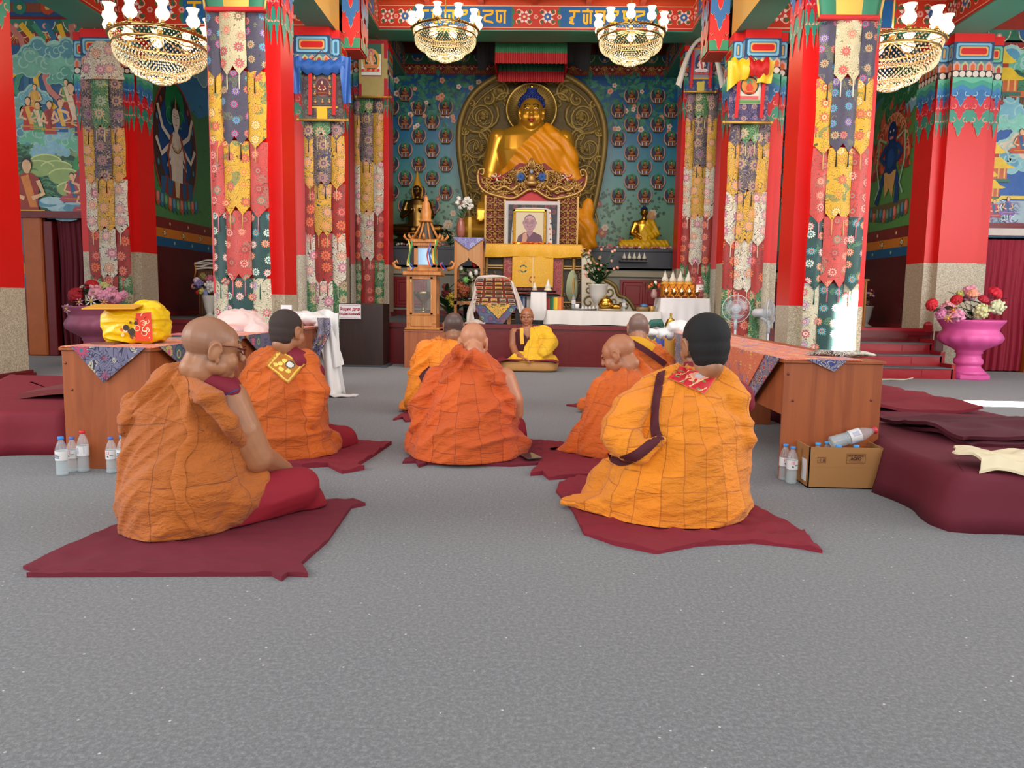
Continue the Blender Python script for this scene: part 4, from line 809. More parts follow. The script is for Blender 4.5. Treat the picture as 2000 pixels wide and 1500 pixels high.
scroll('small bright scroll painting with pale gold cloth below the picture', 14.93, 701, 757, 78, 190, plain('pale_gold_cloth', 'ac9c60', .6, var=.15, vs=18), [(0, 0, .1, 1, '9a1420'), (.88, 0, 1, 1, 'b01822'), (.1, .36, .8, .93, '7a3a3a'), (.1, .93, .88, .99, 'a01824')], art_white)
scroll('scroll painting of a white seated figure with red halo', 14.93, 1345, 1393, 88, 180, brocade('blue_mount', '22305f', '5a6a9a', ['c8a040', '3a4a8a'], 9, 1, None, .08, fsize=.3), [(.08, .26, .92, .95, 'c8341f'), (.14, .27, .86, .92, 'd8a83a'), (.36, 0, .66, .22, 'c8b84a')], art_rv, rib=(.12, .88))
s4, x0, x1, z0_, z1 = scroll('scroll painting of a red seated figure on pale ground', 11.06, 1424, 1500, 128, 240, brocade('indigo_mount', '2a2450', '8a7a9a', ['b08a6a', '6a5a8a'], 8, 1, None, .09, fsize=.3), [(.18, .3, .82, .9, 'c8343a')], art_amit, rib=(.2, .84))
sf = MB()
sf.sheet(21, 9, lambda u, v: (x0+(x1-x0)*(.0+.5*u), 11.0-.05*math.sin(PI*v)-.02*math.sin(9*u), z1+.06-.16*v-.12*math.sin(PI*u)*v+.02*math.sin(14*u)), .01, col='e8c020'); sf.sheet(9, 9, lambda u, v: (x1-.14+.2*u-.04*v, 10.99-.03*math.sin(6*u), z1+.05-.3*v), .008, col='e8c020')
sf.sheet(17, 9, lambda u, v: (x0+(x1-x0)*(.42+.5*u), 10.97-.06*math.sin(PI*v), z1+.08-.2*v-.05*math.sin(PI*u)+.02*math.sin(16*u+2*v)), .01, col='c01c1c'); sf.sheet(9, 9, lambda u, v: (x0-.05+.17*u, 10.98-.03*math.sin(5*u), z1+.03-.4*v*(1-.4*u)), .008, col='e8c020')
tag(sf.build('silk_scarf', paint(.45, bmp=.3)), 'yellow and red silk scarves tied over a scroll painting', 'scarf')
a = W(1372, 80, 14.86); sf = MB()
for s in (-1, 1): sf.sheet(5, 12, lambda u, v: (a.x+s*(.02+.34*v**.8+.1*u*v), 14.85-.03*math.sin(4*u), a.z-.25*v-.6*v*v+.08*u), .008)
tag(sf.build('silk_scarf', plain('white_silk', 'd8d4cc', .5)), 'white silk scarf looped over a rear scroll painting', 'scarf')
# ------------------------------------------------------------ chandeliers
SHADE = bpy.data.materials.new('lit_frosted_shade'); SHADE.use_nodes = True; b = SHADE.node_tree.nodes['Principled BSDF']; setb(b, 'fff2d0', .4); b.inputs['Emission Color'].default_value = (1, .86, .6, 1); b.inputs['Emission Strength'].default_value = 1.6
CRYS = bpy.data.materials.new('crystal_bead'); CRYS.use_nodes = True; b = CRYS.node_tree.nodes['Principled BSDF']; setb(b, 'efe6c4', .12); b.inputs['Specular IOR Level'].default_value = 1.0; b.inputs['Coat Weight'].default_value = .6
BRASS = metal_('chandelier_brass', 'b89858', .3)
def chandelier(label, loc, R=.57):
    c = thing('chandelier', label, 'chandelier', loc, 'crystal chandeliers'); X, Y, Zc = loc
    m = MB(); m.cyl((X, Y, Zc+.0), (X, Y, Zc+1.9), .012, n=8).sph((X, Y, Zc+.1), .04).build('rod', BRASS, c)
    m = MB()
    for rr, z, th in ((R, .0, .02), (R*.93, -.1, .014), (R*.62, -.3, .01), (R*.3, -.43, .008)):
        m.tube([(X+rr*math.cos(2*PI*i/40), Y+rr*math.sin(2*PI*i/40), Zc+z) for i in range(41)], th, 6, caps=False)
    for i in range(10): a = 2*PI*i/10; m.tube([(X, Y, Zc+.05), (X+R*.5*math.cos(a), Y+R*.5*math.sin(a), Zc-.02), (X+R*math.cos(a), Y+R*math.sin(a), Zc)], .009, 5)
    for i in range(60): a = 2*PI*i/60; m.sph((X+(R+.01)*math.cos(a), Y+(R+.01)*math.sin(a), Zc+.02), .012, 5, 4)
    m.lathe([(0, -.5), (.035, -.47), (.03, -.44)], (X, Y, Zc)); m.build('ring_frame', BRASS, c)
    m = MB()
    def bead(p, r): m.add([(p[0]+r, p[1], p[2]), (p[0], p[1]+r, p[2]), (p[0]-r, p[1], p[2]), (p[0], p[1]-r, p[2]), (p[0], p[1], p[2]+r*1.25), (p[0], p[1], p[2]-r*1.25)], [(0, 1, 4), (1, 2, 4), (2, 3, 4), (3, 0, 4), (1, 0, 5), (2, 1, 5), (3, 2, 5), (0, 3, 5)], False)
    def tier(r0, z0, r1, z1, rows, n, br, bulge):
        for j in range(rows):
            t = j/(rows-1); rr = r0+(r1-r0)*t+bulge*math.sin(PI*t); z = z0+(z1-z0)*t-bulge*.6*math.sin(PI*t)
            for i in range(n): a = 2*PI*(i+.5*(j % 2))/n; bead((X+rr*math.cos(a), Y+rr*math.sin(a), Zc+z), br)
    tier(R*.93, -.1, R*.6, -.33, 11, 62, .0125, .06); tier(R*.62, -.3, R*.3, -.45, 8, 44, .0125, .05); tier(R*.3, -.42, R*.04, -.52, 6, 26, .012, .03); tier(R*.98, -.02, R*.93, -.1, 4, 70, .010, 0)
    m.build('crystal_strings', CRYS, c)
    for i in range(10):
        a = 2*PI*(i+.3)/10; x, y = X+R*math.cos(a), Y+R*math.sin(a); ar = MB().lathe([(.0, -.05), (.03, -.03), (.04, -.01), (.02, .01), (.018, .04)], (x, y, Zc+.03), 10).build('lamp_arm', BRASS, c)
        MB().lathe([(.03, .05), (.068, .085), (.08, .12), (.07, .155), (.048, .18), (.046, .205), (.062, .25), (.075, .262)], (x, y, Zc+.01), 14, warp=lambda q, z: 1+(.07*math.cos(8*q) if z > .22 else 0)).build('lamp_shade', SHADE, ar)
    for (dz, e) in ((-.22, 26), (.16, 16)):
        l = bpy.data.lights.new('chandelier_bulb', 'POINT'); l.energy = e; l.color = (1, .86, .62); l.shadow_soft_size = .12; o = bpy.data.objects.new('chandelier_bulb', l); COL.objects.link(o); o.parent = c; o.location = (0, 0, dz)
def chan(label, px, py, Y): p = W(px, py, Y); chandelier(label, tuple(p))
chan('lit crystal chandelier in front of the mural with the green halo', 313, 78, 9.6); chan('lit crystal chandelier over the tall-hatted bronze statue', 870, 61, 13.9)
chan('lit crystal chandelier over the small yellow-robed statue', 1232, 67, 13.7); chan('lit crystal chandelier partly hidden by the sunlit banner', 1741, 90, 9.7)
# ------------------------------------------------------------ wall niches with small painted figures
NP = 0
def niche_proto():
    t = thing('wall_niche', 'x', 'wall niche', (0, 0, 0), 'small painted saint niches on the back wall')
    m = MB(); R = .155
    m.tube([(R*math.sin(a), -.035, .02+R*1.08*(-math.cos(a))) for a in [(-2.45+4.9*i/22) for i in range(23)]][::1], [.008+.012*math.sin(PI*i/22) for i in range(23)], 6, col='d09a80')
    o = m.build('petal_rim', paint(.5), t)
    MB().prism([(.135*math.sin(2*PI*i/20), .02-.15*math.cos(2*PI*i/20)) for i in range(20)], -.03, -.0, col='16244a').build('backing', paint(.5), t)
    MB().prism([(.085*math.sin(2*PI*i/20), .095+.085*math.cos(2*PI*i/20)) for i in range(20)], -.05, -.0, col='1f7a52').build('halo', paint(.5), t)
    m = MB(); m.sph((0, -.075, -.02), (.075, .03, .035), 12, 8, col='8a3a30'); m.tube([(0, -.075, -.02), (0, -.075, .04), (0, -.075, .07)], [.05, .042, .02], 10, col='b07a4a'); m.sph((0, -.078, .095), (.022, .022, .028), 10, 8, col='c89a5a')
    m.sph((0, -.07, .118), (.02, .02, .022), 8, 6, col='d8a828' if False else '2a2230'); m.tube([(-.04, -.085, .05), (-.06, -.1, .01), (-.01, -.115, .0)], .012, 6, col='a86a3a'); m.tube([(.04, -.085, .05), (.06, -.1, .01), (.01, -.115, .0)], .012, 6, col='a86a3a')
    m.tube([(-.045, -.09, .055), (.0, -.11, .02), (.05, -.1, -.01)], .014, 6, col='6a2430'); m.build('saint_figure', paint(.5), t)
    m = MB(); m.box((-.085, -.12, -.075), (.085, 0, -.05), col='b8843a', bev=.006); m.box((-.08, -.1, -.15), (.08, -.01, -.075), col='1f2c50')
    for i in range(4): m.box((-.07+i*.042, -.104, -.15), (-.052+i*.042, -.098, -.075), col=['d8c8b0', 'b03a2a'][i % 2])
    m.box((-.09, -.115, -.165), (.09, 0, -.15), col='a8743a', bev=.004); m.build('throne_base', paint(.5), t)
    return t
cells = []
for j in range(9):
    for i in range(-3, 6):
        if (i+j) % 2 == 0: cells.append((792+26.3*i, 184+27.5*j, 'L'))
for j in range(8):
    for i in range(-5, 6):
        if (i+j) % 2 == 0: cells.append((1284.5-25.8*i, 189+27.8*j, 'R'))
for x in (577,): cells += [(x, 184+55*k, 'S') for k in range(5)]
for x in (1522,): cells += [(x, 217+55*k, 'S') for k in range(4)]
hal = lambda x, y: abs(x-1038) < (150 if y > 190 else 105)
first = niche_proto(); used = False
rown = ['highest', 'second', 'third', 'fourth', 'fifth', 'sixth', 'seventh', 'eighth', 'ninth']
for (x, y, side) in cells:
    if side == 'L' and not (745 < x < 885): continue
    if side == 'R' and not (1190 < x < 1322): continue
    if hal(x, y): continue
    if side == 'L' and x > 835 and y < 200: continue
    if side == 'R' and x < 1220 and y < 200: continue
    if side == 'L' and x < 800 and y > 340 and False: continue
    j = int(round((y-185)/27.5)); p = W(x, y, BW)
    if side == 'L': lab = 'wall niche figure, %s row, %s' % (rown[min(8, j)], {-1: 'partly behind the rear pale gold scroll pillar', 0: 'first column from the pale gold scroll pillar', 1: 'second column from the pale gold scroll pillar', 2: 'third column from the pale gold scroll pillar', 3: 'last column before the halo, hatted statue side', 4: 'column touching the halo, hatted statue side'}.get(int(round((x-792)/26.3)), 'at the edge'))
    elif side == 'R': lab = 'wall niche figure, %s row, %s' % (rown[min(8, j)], {0: 'second column from the white-scarfed scroll pillar', -1: 'column against the white-scarfed scroll pillar', 1: 'third column from the white-scarfed scroll pillar', 2: 'fourth column from the white-scarfed scroll pillar', 3: 'last column before the halo, small yellow-robed statue side', 4: 'column touching the halo, small yellow-robed statue side'}.get(int(round((1284.5-x)/25.8)), 'at the edge'))
    else: lab = 'wall niche figure, %s row, in the gap between red pillars on the %s side' % (rown[min(8, j)], 'hatted statue' if x < 900 else 'fan')
    if not used: first.location = (p.x, BW, p.z); first['label'] = lab; used = True
    else: dup(first, (p.x, BW, p.z), lab)
# ------------------------------------------------------------ great halo and seated golden statue
YH = 16.95; CX = W(1038, 300, YH).x
def HX(px, py): return W(px, py, YH).x
def HZ(px, py): return W(px, py, YH).z
outl = [(938, 482), (920, 430), (908, 370), (899, 310), (897, 260), (905, 220), (925, 185), (955, 160), (990, 146), (1038, 139)]
pts = [(HX(a, b_)-CX, HZ(a, b_)) for a, b_ in outl]; full = [(x, z) for x, z in pts]+[(-x, z) for x, z in pts[-2::-1]]
halo = thing('statue_halo', 'huge arched bronze halo panel carved with scrolls behind the golden statue', 'halo panel', (CX, YH, 2.05))
def subdiv(pl, n=5):
    out = []
    for i in range(len(pl)-1):
        p0 = pl[max(i-1, 0)]; p1 = pl[i]; p2 = pl[i+1]; p3 = pl[min(i+2, len(pl)-1)]
        for k in range(n):
            t_ = k/n; out.append(tuple(.5*((2*p1[d])+(-p0[d]+p2[d])*t_+(2*p0[d]-5*p1[d]+4*p2[d]-p3[d])*t_*t_+(-p0[d]+3*p1[d]-3*p2[d]+p3[d])*t_**3) for d in range(len(p1))))
    return out+[pl[-1]]
full = subdiv(full, 4)
MB().prism([(CX+x, z) for x, z in full], YH-.02, YH+.16).build('back_panel', plain('olive_panel', '5c4a22', .6, .2, bmp=.5, bs=9, bd=.03, var=.25, vs=4), halo)
m = MB(); m.tube([(CX+x, YH-.04, z) for x, z in full], .07, 8); m.tube([(CX+x*.92, YH-.03, 3.3+(z-3.3)*.93 if z > 3.3 else z) for x, z in full], .028, 6); m.build('raised_rim', OLDG, halo)
m = MB()
def spiral(m, x, z, r, a0, turns, w, sg=1, y=YH-.03, n=16, k=1):
    for mir in (-1, 1):
        pts = []
        for i in range(n+1): t_ = i/n; a = a0+sg*turns*2*PI*t_; rr = r*(1-.82*t_); pts.append((CX+mir*(x+rr*math.cos(a)), y, z+rr*math.sin(a)))
        m.tube(pts, [w*(1-.6*i/n) for i in range(n+1)], 6)
        e = pts[-1]; m.sph(e, w*1.1, 6, 5)
sp = [(.95, 2.9, .2, 2, 1.2, -1), (1.02, 4.85, .3, 2.2, 1.2, 1), (.55, 5.15, .2, 0, 1.1, 1), (1.22, 3.0, .26, 1.2, 1.3, 1), (1.2, 3.62, .3, -1.2, 1.4, -1), (1.22, 4.22, .3, 1.6, 1.4, 1), (1.12, 4.85, .34, -.6, 1.3, -1), (.72, 5.35, .24, .8, 1.2, 1), (.32, 5.62, .16, 2.5, 1.1, -1), (1.2, 2.45, .2, -1, 1.2, 1), (.95, 5.2, .14, 2, 1, 1), (1.38, 3.3, .12, 1, 1, 1), (1.02, 4.45, .16, 3.4, 1, -1), (1.42, 4.55, .12, 1, 1, -1), (1.0, 3.9, .13, 0, 1, 1), (.98, 3.3, .13, 2, 1, -1), (1.42, 3.95, .1, 0, 1, 1), (1.3, 5.1, .1, 0, 1, 1)]
for (x, z, r, a0, tn, sg) in sp: spiral(m, x, z, r*1.12, a0, tn, .048, sg); spiral(m, x, z, r*.7, a0+.5, tn, .022, sg)
for mir in (-1, 1):
    m.tube([(CX+mir*(1.28+.17*math.sin(i*.62)), YH-.02, 2.2+i*.17) for i in range(16)], .034, 6); m.tube([(CX+mir*(1.12+.14*math.sin(i*.62+1)), YH-.02, 2.2+i*.17) for i in range(14)], .024, 6)
    for i in range(26): a = -.3+i*.068; m.tube([(CX+mir*(1.02*math.cos(a*1.15)+.03*math.cos(q)), YH-.02, 3.2+1.5*math.sin(a*1.1)+.03*math.sin(q)) for q in [0, 1.05, 2.1, 3.14, 4.2, 5.2, 6.28]], .009, 5)
    for (x, z, a) in ((1.12, 4.85, 2.2), (1.2, 3.62, 1), (.72, 5.3, 1.4), (1.18, 3.0, 2), (1.15, 4.2, 2.6)):
        for k in range(5): q = a+k*.35; m.tube([(CX+mir*x, YH-.02, z), (CX+mir*(x+.1*math.cos(q)), YH-.05, z+.1*math.sin(q)), (CX+mir*(x+.19*math.cos(q+.2)), YH-.02, z+.19*math.sin(q+.2))], [.02, .028, .006], 6)
m.build('carved_scrollwork', plain('gilt_scrollwork', '8c7438', .5, .35, bmp=.15, bs=30, bd=.005), halo)
c_ = W(1038, 212, 16.7); m = MB(); rh = .555
m.lathe([(0, 0), (rh, 0), (rh, .05), (rh-.04, .07), (rh-.06, .04), (0, .04)], (0, 0, 0), 48); m.v = [(c_.x+x, 16.78-z, c_.z+y) for x, y, z in m.v]
for i in range(64): a = 2*PI*i/64; m.tube([(c_.x+.24*math.cos(a), 16.74, c_.z+.24*math.sin(a)), (c_.x+.49*math.cos(a), 16.735, c_.z+.49*math.sin(a))], .006, 4)
m.build('head_disc', plain('disc_gilt', 'a88a48', .4, .8), halo)
YS = 16.1; hd_ = W(1038, 222, YS-.15); SX = hd_.x; sc_ = 3.0
def SB_(px, py, y=YS): p = W(px, py, y); return (p.x, y, p.z)
HM = Matrix.Translation((SX, YS-.1, hd_.z))@Matrix.Rotation(PI, 4, 'Z')@Matrix.Rotation(-.05, 4, 'X')@Matrix.Scale(sc_, 4)
m = MB(); head_parts(m, HM, True, 1.06, True)
limb(m, [(SX, YS-.02, 4.35), (SX, YS-.04, 4.75)], [.2, .18], 16)
loft(m, [(SX, YS, 2.35, .8, .45), (SX, YS-.02, 2.9, .6, .4), (SX, YS, 3.5, .64, .38), (SX, YS-.03, 3.95, .76, .4), (SX, YS, 4.25, .74, .34), (SX, YS, 4.4, .55, .26), (SX, YS, 4.48, .3, .2)], 32)
limb(m, [(SX-.66, YS, 4.2), (SX-.82, YS-.02, 3.55), (SX-.86, YS-.15, 2.95), (SX-.93, YS-.6, 2.75)], [.22, .19, .15, .1], 16)
limb(m, [(SX+.66, YS, 4.2), (SX+.8, YS-.05, 3.4), (SX+.6, YS-.4, 2.75), (SX+.1, YS-.6, 2.6)], [.22, .2, .17, .12], 16)
limb(m, [(SX-.35, YS-.1, 2.4), (SX-1.15, YS-.45, 2.35), (SX-.2, YS-.85, 2.3)], [.35, .28, .2], 16); limb(m, [(SX+.35, YS-.1, 2.4), (SX+1.05, YS-.45, 2.35), (SX+.2, YS-.85, 2.3)], [.35, .28, .2], 16)
for k in range(4): limb(m, [(SX-1.0+.045*k, YS-.72, 2.85), (SX-1.02+.045*k, YS-.85, 2.7), (SX-1.02+.045*k, YS-.88, 2.5-.03*(k in (1, 2)))], [.035, .032, .025], 8)
st = tag(fuse(m, .022, 4).build('golden_statue', plain('statue_gold', 'dca432', .3, .6, bmp=.1, bs=6, bd=.02)), 'great golden seated statue with blue curled hair and a yellow robe over one shoulder', 'statue')
m = MB(); m.M = HM
m.sph((0, -.035, .065), (.083, .085, .073), 20, 12); m.sph((0, -.03, .14), (.04, .04, .035), 14, 8)
for (a, b_, n, rr) in ((.083, .085, 22, .0),):
    for j in range(7):
        p = j*.2
        for i in range(int(22*math.cos(p))+3):
            q = 2*PI*(i+.5*(j % 2))/(int(22*math.cos(p))+3); v = Vector((.083*math.cos(p)*math.cos(q), .085*math.cos(p)*math.sin(q), .073*math.sin(p)))
            if v.z < .02 and v.y > .02: continue
            m.sph((v.x, v.y-.035, v.z+.065), .0115, 6, 5)
for i in range(14): q = 2*PI*i/14; m.sph((.04*math.cos(q), -.03+.04*math.sin(q), .135), .01, 6, 5); m.sph((.026*math.cos(q), -.03+.026*math.sin(q), .163), .01, 6, 5)
m.build('curled_hair', plain('lapis_blue', '1a2f7a', .45), st)
m = MB(); m.M = HM; m.sph((0, -.03, .182), (.014, .014, .018), 8, 6); m.build('crown_jewel', GOLD, st)
for s in (-1, 1):
    m = MB(); m.M = HM; m.sph((s*.03, .0905, .0195), (.016, .005, .0038), 12, 6, col='e8e0c8'); m.sph((s*.03, .0945, .0195), (.005, .003, .0036), 8, 6, col='1a1a22')
    m.tube([(s*.014, .092, .03), (s*.03, .096, .035), (s*.047, .09, .029)], .002, 5, col='2a2410'); m.tube([(s*.008, .1, .04), (s*.026, .099, .05), (s*.05, .09, .04)], .0022, 5, col='2a2410'); m.build('painted_eye', paint(.35), st)
m = MB(); m.M = HM
m.sph((0, .103, -.047), (.022, .006, .007), 10, 6, col='a8281c'); m.sph((0, .101, -.057), (.017, .006, .007), 10, 6, col='a8281c')
m.build('painted_lips', paint(.35), st)
m = MB()
loft(m, [(SX, YS, 2.35, .85, .52), (SX, YS-.02, 2.9, .67, .46), (SX, YS, 3.5, .71, .44), (SX, YS-.03, 3.95, .82, .46), (SX, YS, 4.27, .79, .39), (SX, YS, 4.42, .58, .31), (SX, YS, 4.52, .3, .22)], 32)
limb(m, [(SX+.62, YS, 4.12), (SX+.8, YS-.05, 3.4), (SX+.66, YS-.4, 2.75), (SX+.98, YS-.45, 2.4)], [.27, .27, .26, .3], 16)
limb(m, [(SX+.3, YS-.1, 2.45), (SX+1.05, YS-.45, 2.38), (SX+.2, YS-.85, 2.3)], [.38, .32, .24], 16); limb(m, [(SX+1.15, YS-.5, 2.9), (SX+1.18, YS-.6, 2.1)], [.1, .17], 12)
def fr(p, n):
    d = (p.x-SX)*.8-(p.z-4)*.6; f = .022*math.sin(34*((p.x-SX)*.62+(p.z-3.5)*.55+.1*noise.noise(p*2.2)))+.03*noise.noise(Vector((d*1.2, 0, (p.x+p.z)*5)))
    return p+n*f
tag_r = fuse(m, .025, 3, fr, keep=lambda c: (c.x-SX) > .28-(4.5-c.z)*.92+.02*math.sin(c.z*9)).build('robe', plain('saffron_silk', 'e8960c', .45, var=.08, vs=3), st)
# canopy of pleated cloth over the statue
cano = thing('pleated_canopy', 'green and red pleated cloth canopy hanging above the golden statue', 'canopy', (W(1037, 120, 15.6).x, 15.9, W(1037, 120, 15.6).z))
def pleats(xa, ya, xb, yb, z1, z0_, zm, name):
    L = math.hypot(xb-xa, yb-ya); nf = int(L/.085); nx, ny = -(yb-ya)/L, (xb-xa)/L
    def pt(u, z, k=1): a = .02*math.sin(2*PI*nf*u)*k; return (xa+(xb-xa)*u-nx*a, ya+(yb-ya)*u-ny*a, z)
    for (za, zb, c) in ((z1, zm, 'silk_green'), (zm, z0_, 'silk_red')):
        MB().grid(nf*6+1, 2, lambda u, v: pt(u, za+(zb-za)*v, .5+.5*(z1-(za+(zb-za)*v))/(z1-z0_))).build(name, plain(c, '1f6a44' if c == 'silk_green' else 'a8161c', .55), cano)
xa, xb = W(967, 110, 15.6).x, W(1107, 110, 15.6).x; za, zm, zb = Z_(1037, 83, 15.6), Z_(1037, 103, 15.6), Z_(1037, 124, 15.6)
pleats(xa, 15.6, xb, 15.6, za, zb, zm, 'front_valance'); pleats(xa, 15.6, xa, 16.6, za, zb, zm, 'side_valance'); pleats(xb, 15.6, xb, 16.6, za, zb, zm, 'side_valance')
pleats(xa+.02, 16.4, xb-.02, 16.4, Z_(1037, 120, 16.4), Z_(1037, 160, 16.4), Z_(1037, 139, 16.4), 'rear_valance')
MB().box((xa, 15.62, za-.02), (xb, 16.6, za+.02)).build('top_cloth', plain('silk_red', 'a8161c'), cano)
for s, (p, q) in (('pale gold scroll', (930, 968)), ('white-scarfed scroll', (1106, 1155))):
    x0, x1 = W(p, 100, 15.9).x, W(q, 100, 15.9).x; z1, z0_ = Z_(1037, 84, 15.9), Z_(1037, 124, 15.9)
    m = MB().sheet(25, 9, lambda u, v: (x0+(x1-x0)*u, 15.9+.5*v+.012*math.sin(60*u), z1-(z1-z0_)*v*(.55+.45*math.sin(PI*min(1, (u if p < 1000 else 1-u)+.35)))), .01)
    tag(m.build('net_drape', plain('dark_net', '26282c', .8, bmp=.5, bs=90)), 'dark netting drape beside the canopy toward the %s pillar' % s, 'drape')
# ------------------------------------------------------------ throne with carved crest
YT = 13.7; ty = lambda px, py: (W(px, py, YT).x, W(px, py, YT).z)
th_ = thing('carved_throne', 'tall gilded red throne with carved crest, draped front and a framed portrait resting on it', 'throne', (W(1038, 600, YT).x, YT, PZ))
FRET = plain('fretwork_gold', 'b0884a', .4, .55, bmp=.2, bs=40, bd=.004); TRED = plain('throne_red', '7a0c0c', .6)
TX = W(1038, 420, YT).x
for (p, q) in ((948, 986), (1090, 1128)):
    x0, x1 = W(p, 430, YT).x, W(q, 430, YT).x; z1, z0_ = Z_(1038, 383, YT), Z_(1038, 482, YT); MB().box((x0, YT, z0_), (x1, YT+.06, z1)).build('side_panel', TRED, th_)
    m = MB(); w = x1-x0
    for (xx) in (x0, x1): m.box((xx-.015, YT-.03, z0_), (xx+.015, YT+.05, z1))
    for j in range(7):
        z = z0_+(z1-z0_)*(j+.5)/7; c = (x0+x1)/2
        for sx in (-1, 1):
            for sz in (-1, 1): m.tube([(c+sx*(.015+w*.42*t_*(1.3-.5*t_))*1.0-sx*.04*math.sin(PI*t_*2), YT-.02, z+sz*(.075*math.sin(PI*t_))) for t_ in [i/8 for i in range(9)]], .0085, 5)
            m.tube([(c+sx*(.09+.035*math.cos(a)), YT-.025, z+.035*math.sin(a)) for a in [i*.7 for i in range(9)]], .008, 5)
        for k in range(5): a = PI*k/4; m.tube([(c, YT-.02, z-.02), (c+.03*math.cos(a), YT-.03, z+.025+.03*math.sin(a))], [.008, .01], 5)
    m.build('gilt_fretwork', FRET, th_)
cr = [(933, 347), (937, 335), (941, 345), (955, 352), (975, 345), (1000, 330), (1015, 318), (1028, 320), (1038, 312)]
low = [(1038, 373), (1020, 378), (1000, 388), (970, 386), (950, 378), (936, 365)]
P1 = [ty(a, b_) for a, b_ in cr]; P2 = [ty(a, b_) for a, b_ in low]
half = P1+P2[0:]; 
crest = P1+[(2*TX-x, z) for x, z in P1[-2::-1]]+[(2*TX-x, z) for x, z in P2[::-1]]+P2[1:]
MB().prism(crest, YT-.0, YT+.05).build('crest_backing', TRED, th_)
m = MB(); rn = random.Random(9)
for mir in (-1, 1):
    f = lambda x: TX+mir*(x-TX)
    m.tube([(f(x), YT-.03, z) for x, z in subdiv([ty(a, b_) for a, b_ in ((933, 340), (936, 362), (950, 376), (975, 384), (1000, 388), (1018, 380), (1030, 372), (1038, 371))], 4)], .03, 7)
    m.tube([(f(x), YT-.03, z) for x, z in subdiv([ty(a, b_) for a, b_ in ((940, 352), (955, 366), (980, 374), (1005, 374))], 4)], .014, 6)
    m.tube([(f(x), YT-.03, z) for x, z in subdiv([ty(a, b_) for a, b_ in ((933, 345), (936, 332), (945, 331), (944, 341), (938, 340))], 4)], .018, 6)
    for i in range(115):
        px = rn.uniform(946, 1034); top = 352-(px-948)*.34; py = rn.uniform(top, 376+(-4 if px > 1010 else 4)); x, z = ty(px, py); r = rn.uniform(.03, .065); a0 = rn.uniform(0, 6.28)
        m.tube([(f(x+r*(1-.8*k/10)*math.cos(a0+k*.6)), YT-.015-.03*rn.random(), z+r*(1-.8*k/10)*math.sin(a0+k*.6)) for k in range(11)], [.018*(1-.5*k/10) for k in range(11)], 5)
    m.tube([(f(x), YT-.06, z) for x, z in subdiv([ty(a, b_) for a, b_ in ((958, 365), (970, 372), (985, 365), (1000, 372), (1012, 362))], 4)], [.03]*17, 7)   # dragon body
    x, z = ty(1022, 345); 
    for k in range(7): m.tube([(f(x), YT-.05, z-.01*k), (f(x-.1), YT-.07, z+.1-.025*k), (f(x-.26+.02*k), YT-.05, z+.03-.035*k)], [.014, .018, .006], 5)
x, z = ty(1038, 348); m.sph((x, YT-.07, z-.02), (.075, .05, .085), 14, 10); m.sph((x, YT-.09, z+.1), (.045, .04, .05), 12, 8); m.sph((x, YT-.1, z-.1), (.11, .05, .05), 14, 8)
for k in range(7): a = PI*(k+.0)/6; m.tube([(x, YT-.04, z+.16), (x+.06*math.cos(a), YT-.05, z+.2+.1*math.sin(a)), (x+.03*math.cos(a), YT-.04, z+.3*1.0+.04*math.sin(a))], [.014, .018, .006], 5)
m.build('crest_carving', FRET, th_)
m = MB()
for mir in (-1, 1):
    x, z = ty(1038+mir*21, 347)
    for k in range(14): a = 2*PI*k/14; m.tube([(x, YT-.07, z), (x+.05*math.cos(a), YT-.085, z+.05*math.sin(a)), (x+.09*math.cos(a), YT-.07, z+.09*math.sin(a))], [.008, .014, .004], 5, col='3a5f9a')
    x, z = ty(1038+mir*68, 348)
    for k in range(12): a = rn.uniform(0, 6); m.tube([(x, YT-.07, z), (x+.08*math.cos(a), YT-.1, z+.06*math.sin(a)), (x+.12*math.cos(a+.4), YT-.07, z+.08*math.sin(a+.4))], [.016, .012, .004], 5, col=['d8c8a8', 'b02a20'][k % 2])
x, z = ty(1038, 340); m.sph((x, YT-.13, z+.02), (.03, .02, .035), 8, 6, col='8aa0c0')
m.build('painted_ornament', paint(.5), th_)
x0, x1 = W(986, 420, YT).x, W(1090, 420, YT).x; m = MB(); m.box((x0, YT+.02, Z_(1038, 482, YT)), (x1, YT+.08, Z_(1038, 372, YT))); m.build('back_board', plain('throne_bright_red', 'c01010', .5), th_)
# lower throne body
m = MB(); bx0, bx1_ = W(945, 550, 13.3).x, W(1142, 550, 13.3).x; m.box((bx0+.06, 13.32, PZ), (bx1_-.06, 14.3, 1.86)); m.build('throne_body', plain('dark_carved_wood', '3a2a1a', .5, var=.3, vs=12), th_)
m = MB(); rn = random.Random(4)
for (za, zb) in ((1.68, 1.86), (1.5, 1.56), (.62, .72), (.8, .95)):
    m.box((bx0, 13.26, za), (bx1_, 13.32, za+.02)); m.box((bx0, 13.26, zb-.02), (bx1_, 13.32, zb))
for i in range(150):
    x = rn.uniform(bx0+.05, bx1_-.05); z = rn.choice([rn.uniform(1.7, 1.84), rn.uniform(1.0, 1.5), rn.uniform(.64, .92)]); r = rn.uniform(.025, .05); a0 = rn.uniform(0, 6)
    m.tube([(x+r*(1-.8*k/8)*math.cos(a0+k*.7), 13.305-.01*rn.random(), z+r*(1-.8*k/8)*math.sin(a0+k*.7)) for k in range(9)], .008, 4)
for px in (1097, 1120, 1142, 950, 985): x = W(px, 550, 13.3).x; m.lathe([(.03, .0), (.045, .05), (.03, .1), (.04, .3), (.025, .5), (.04, .7), (.05, .78)], (x, 13.27, .95), 10)
m.build('gilt_carving', FRET, th_)
m = MB(); a = W(1104, 590, 13.26); b2 = W(1131, 528, 13.26)
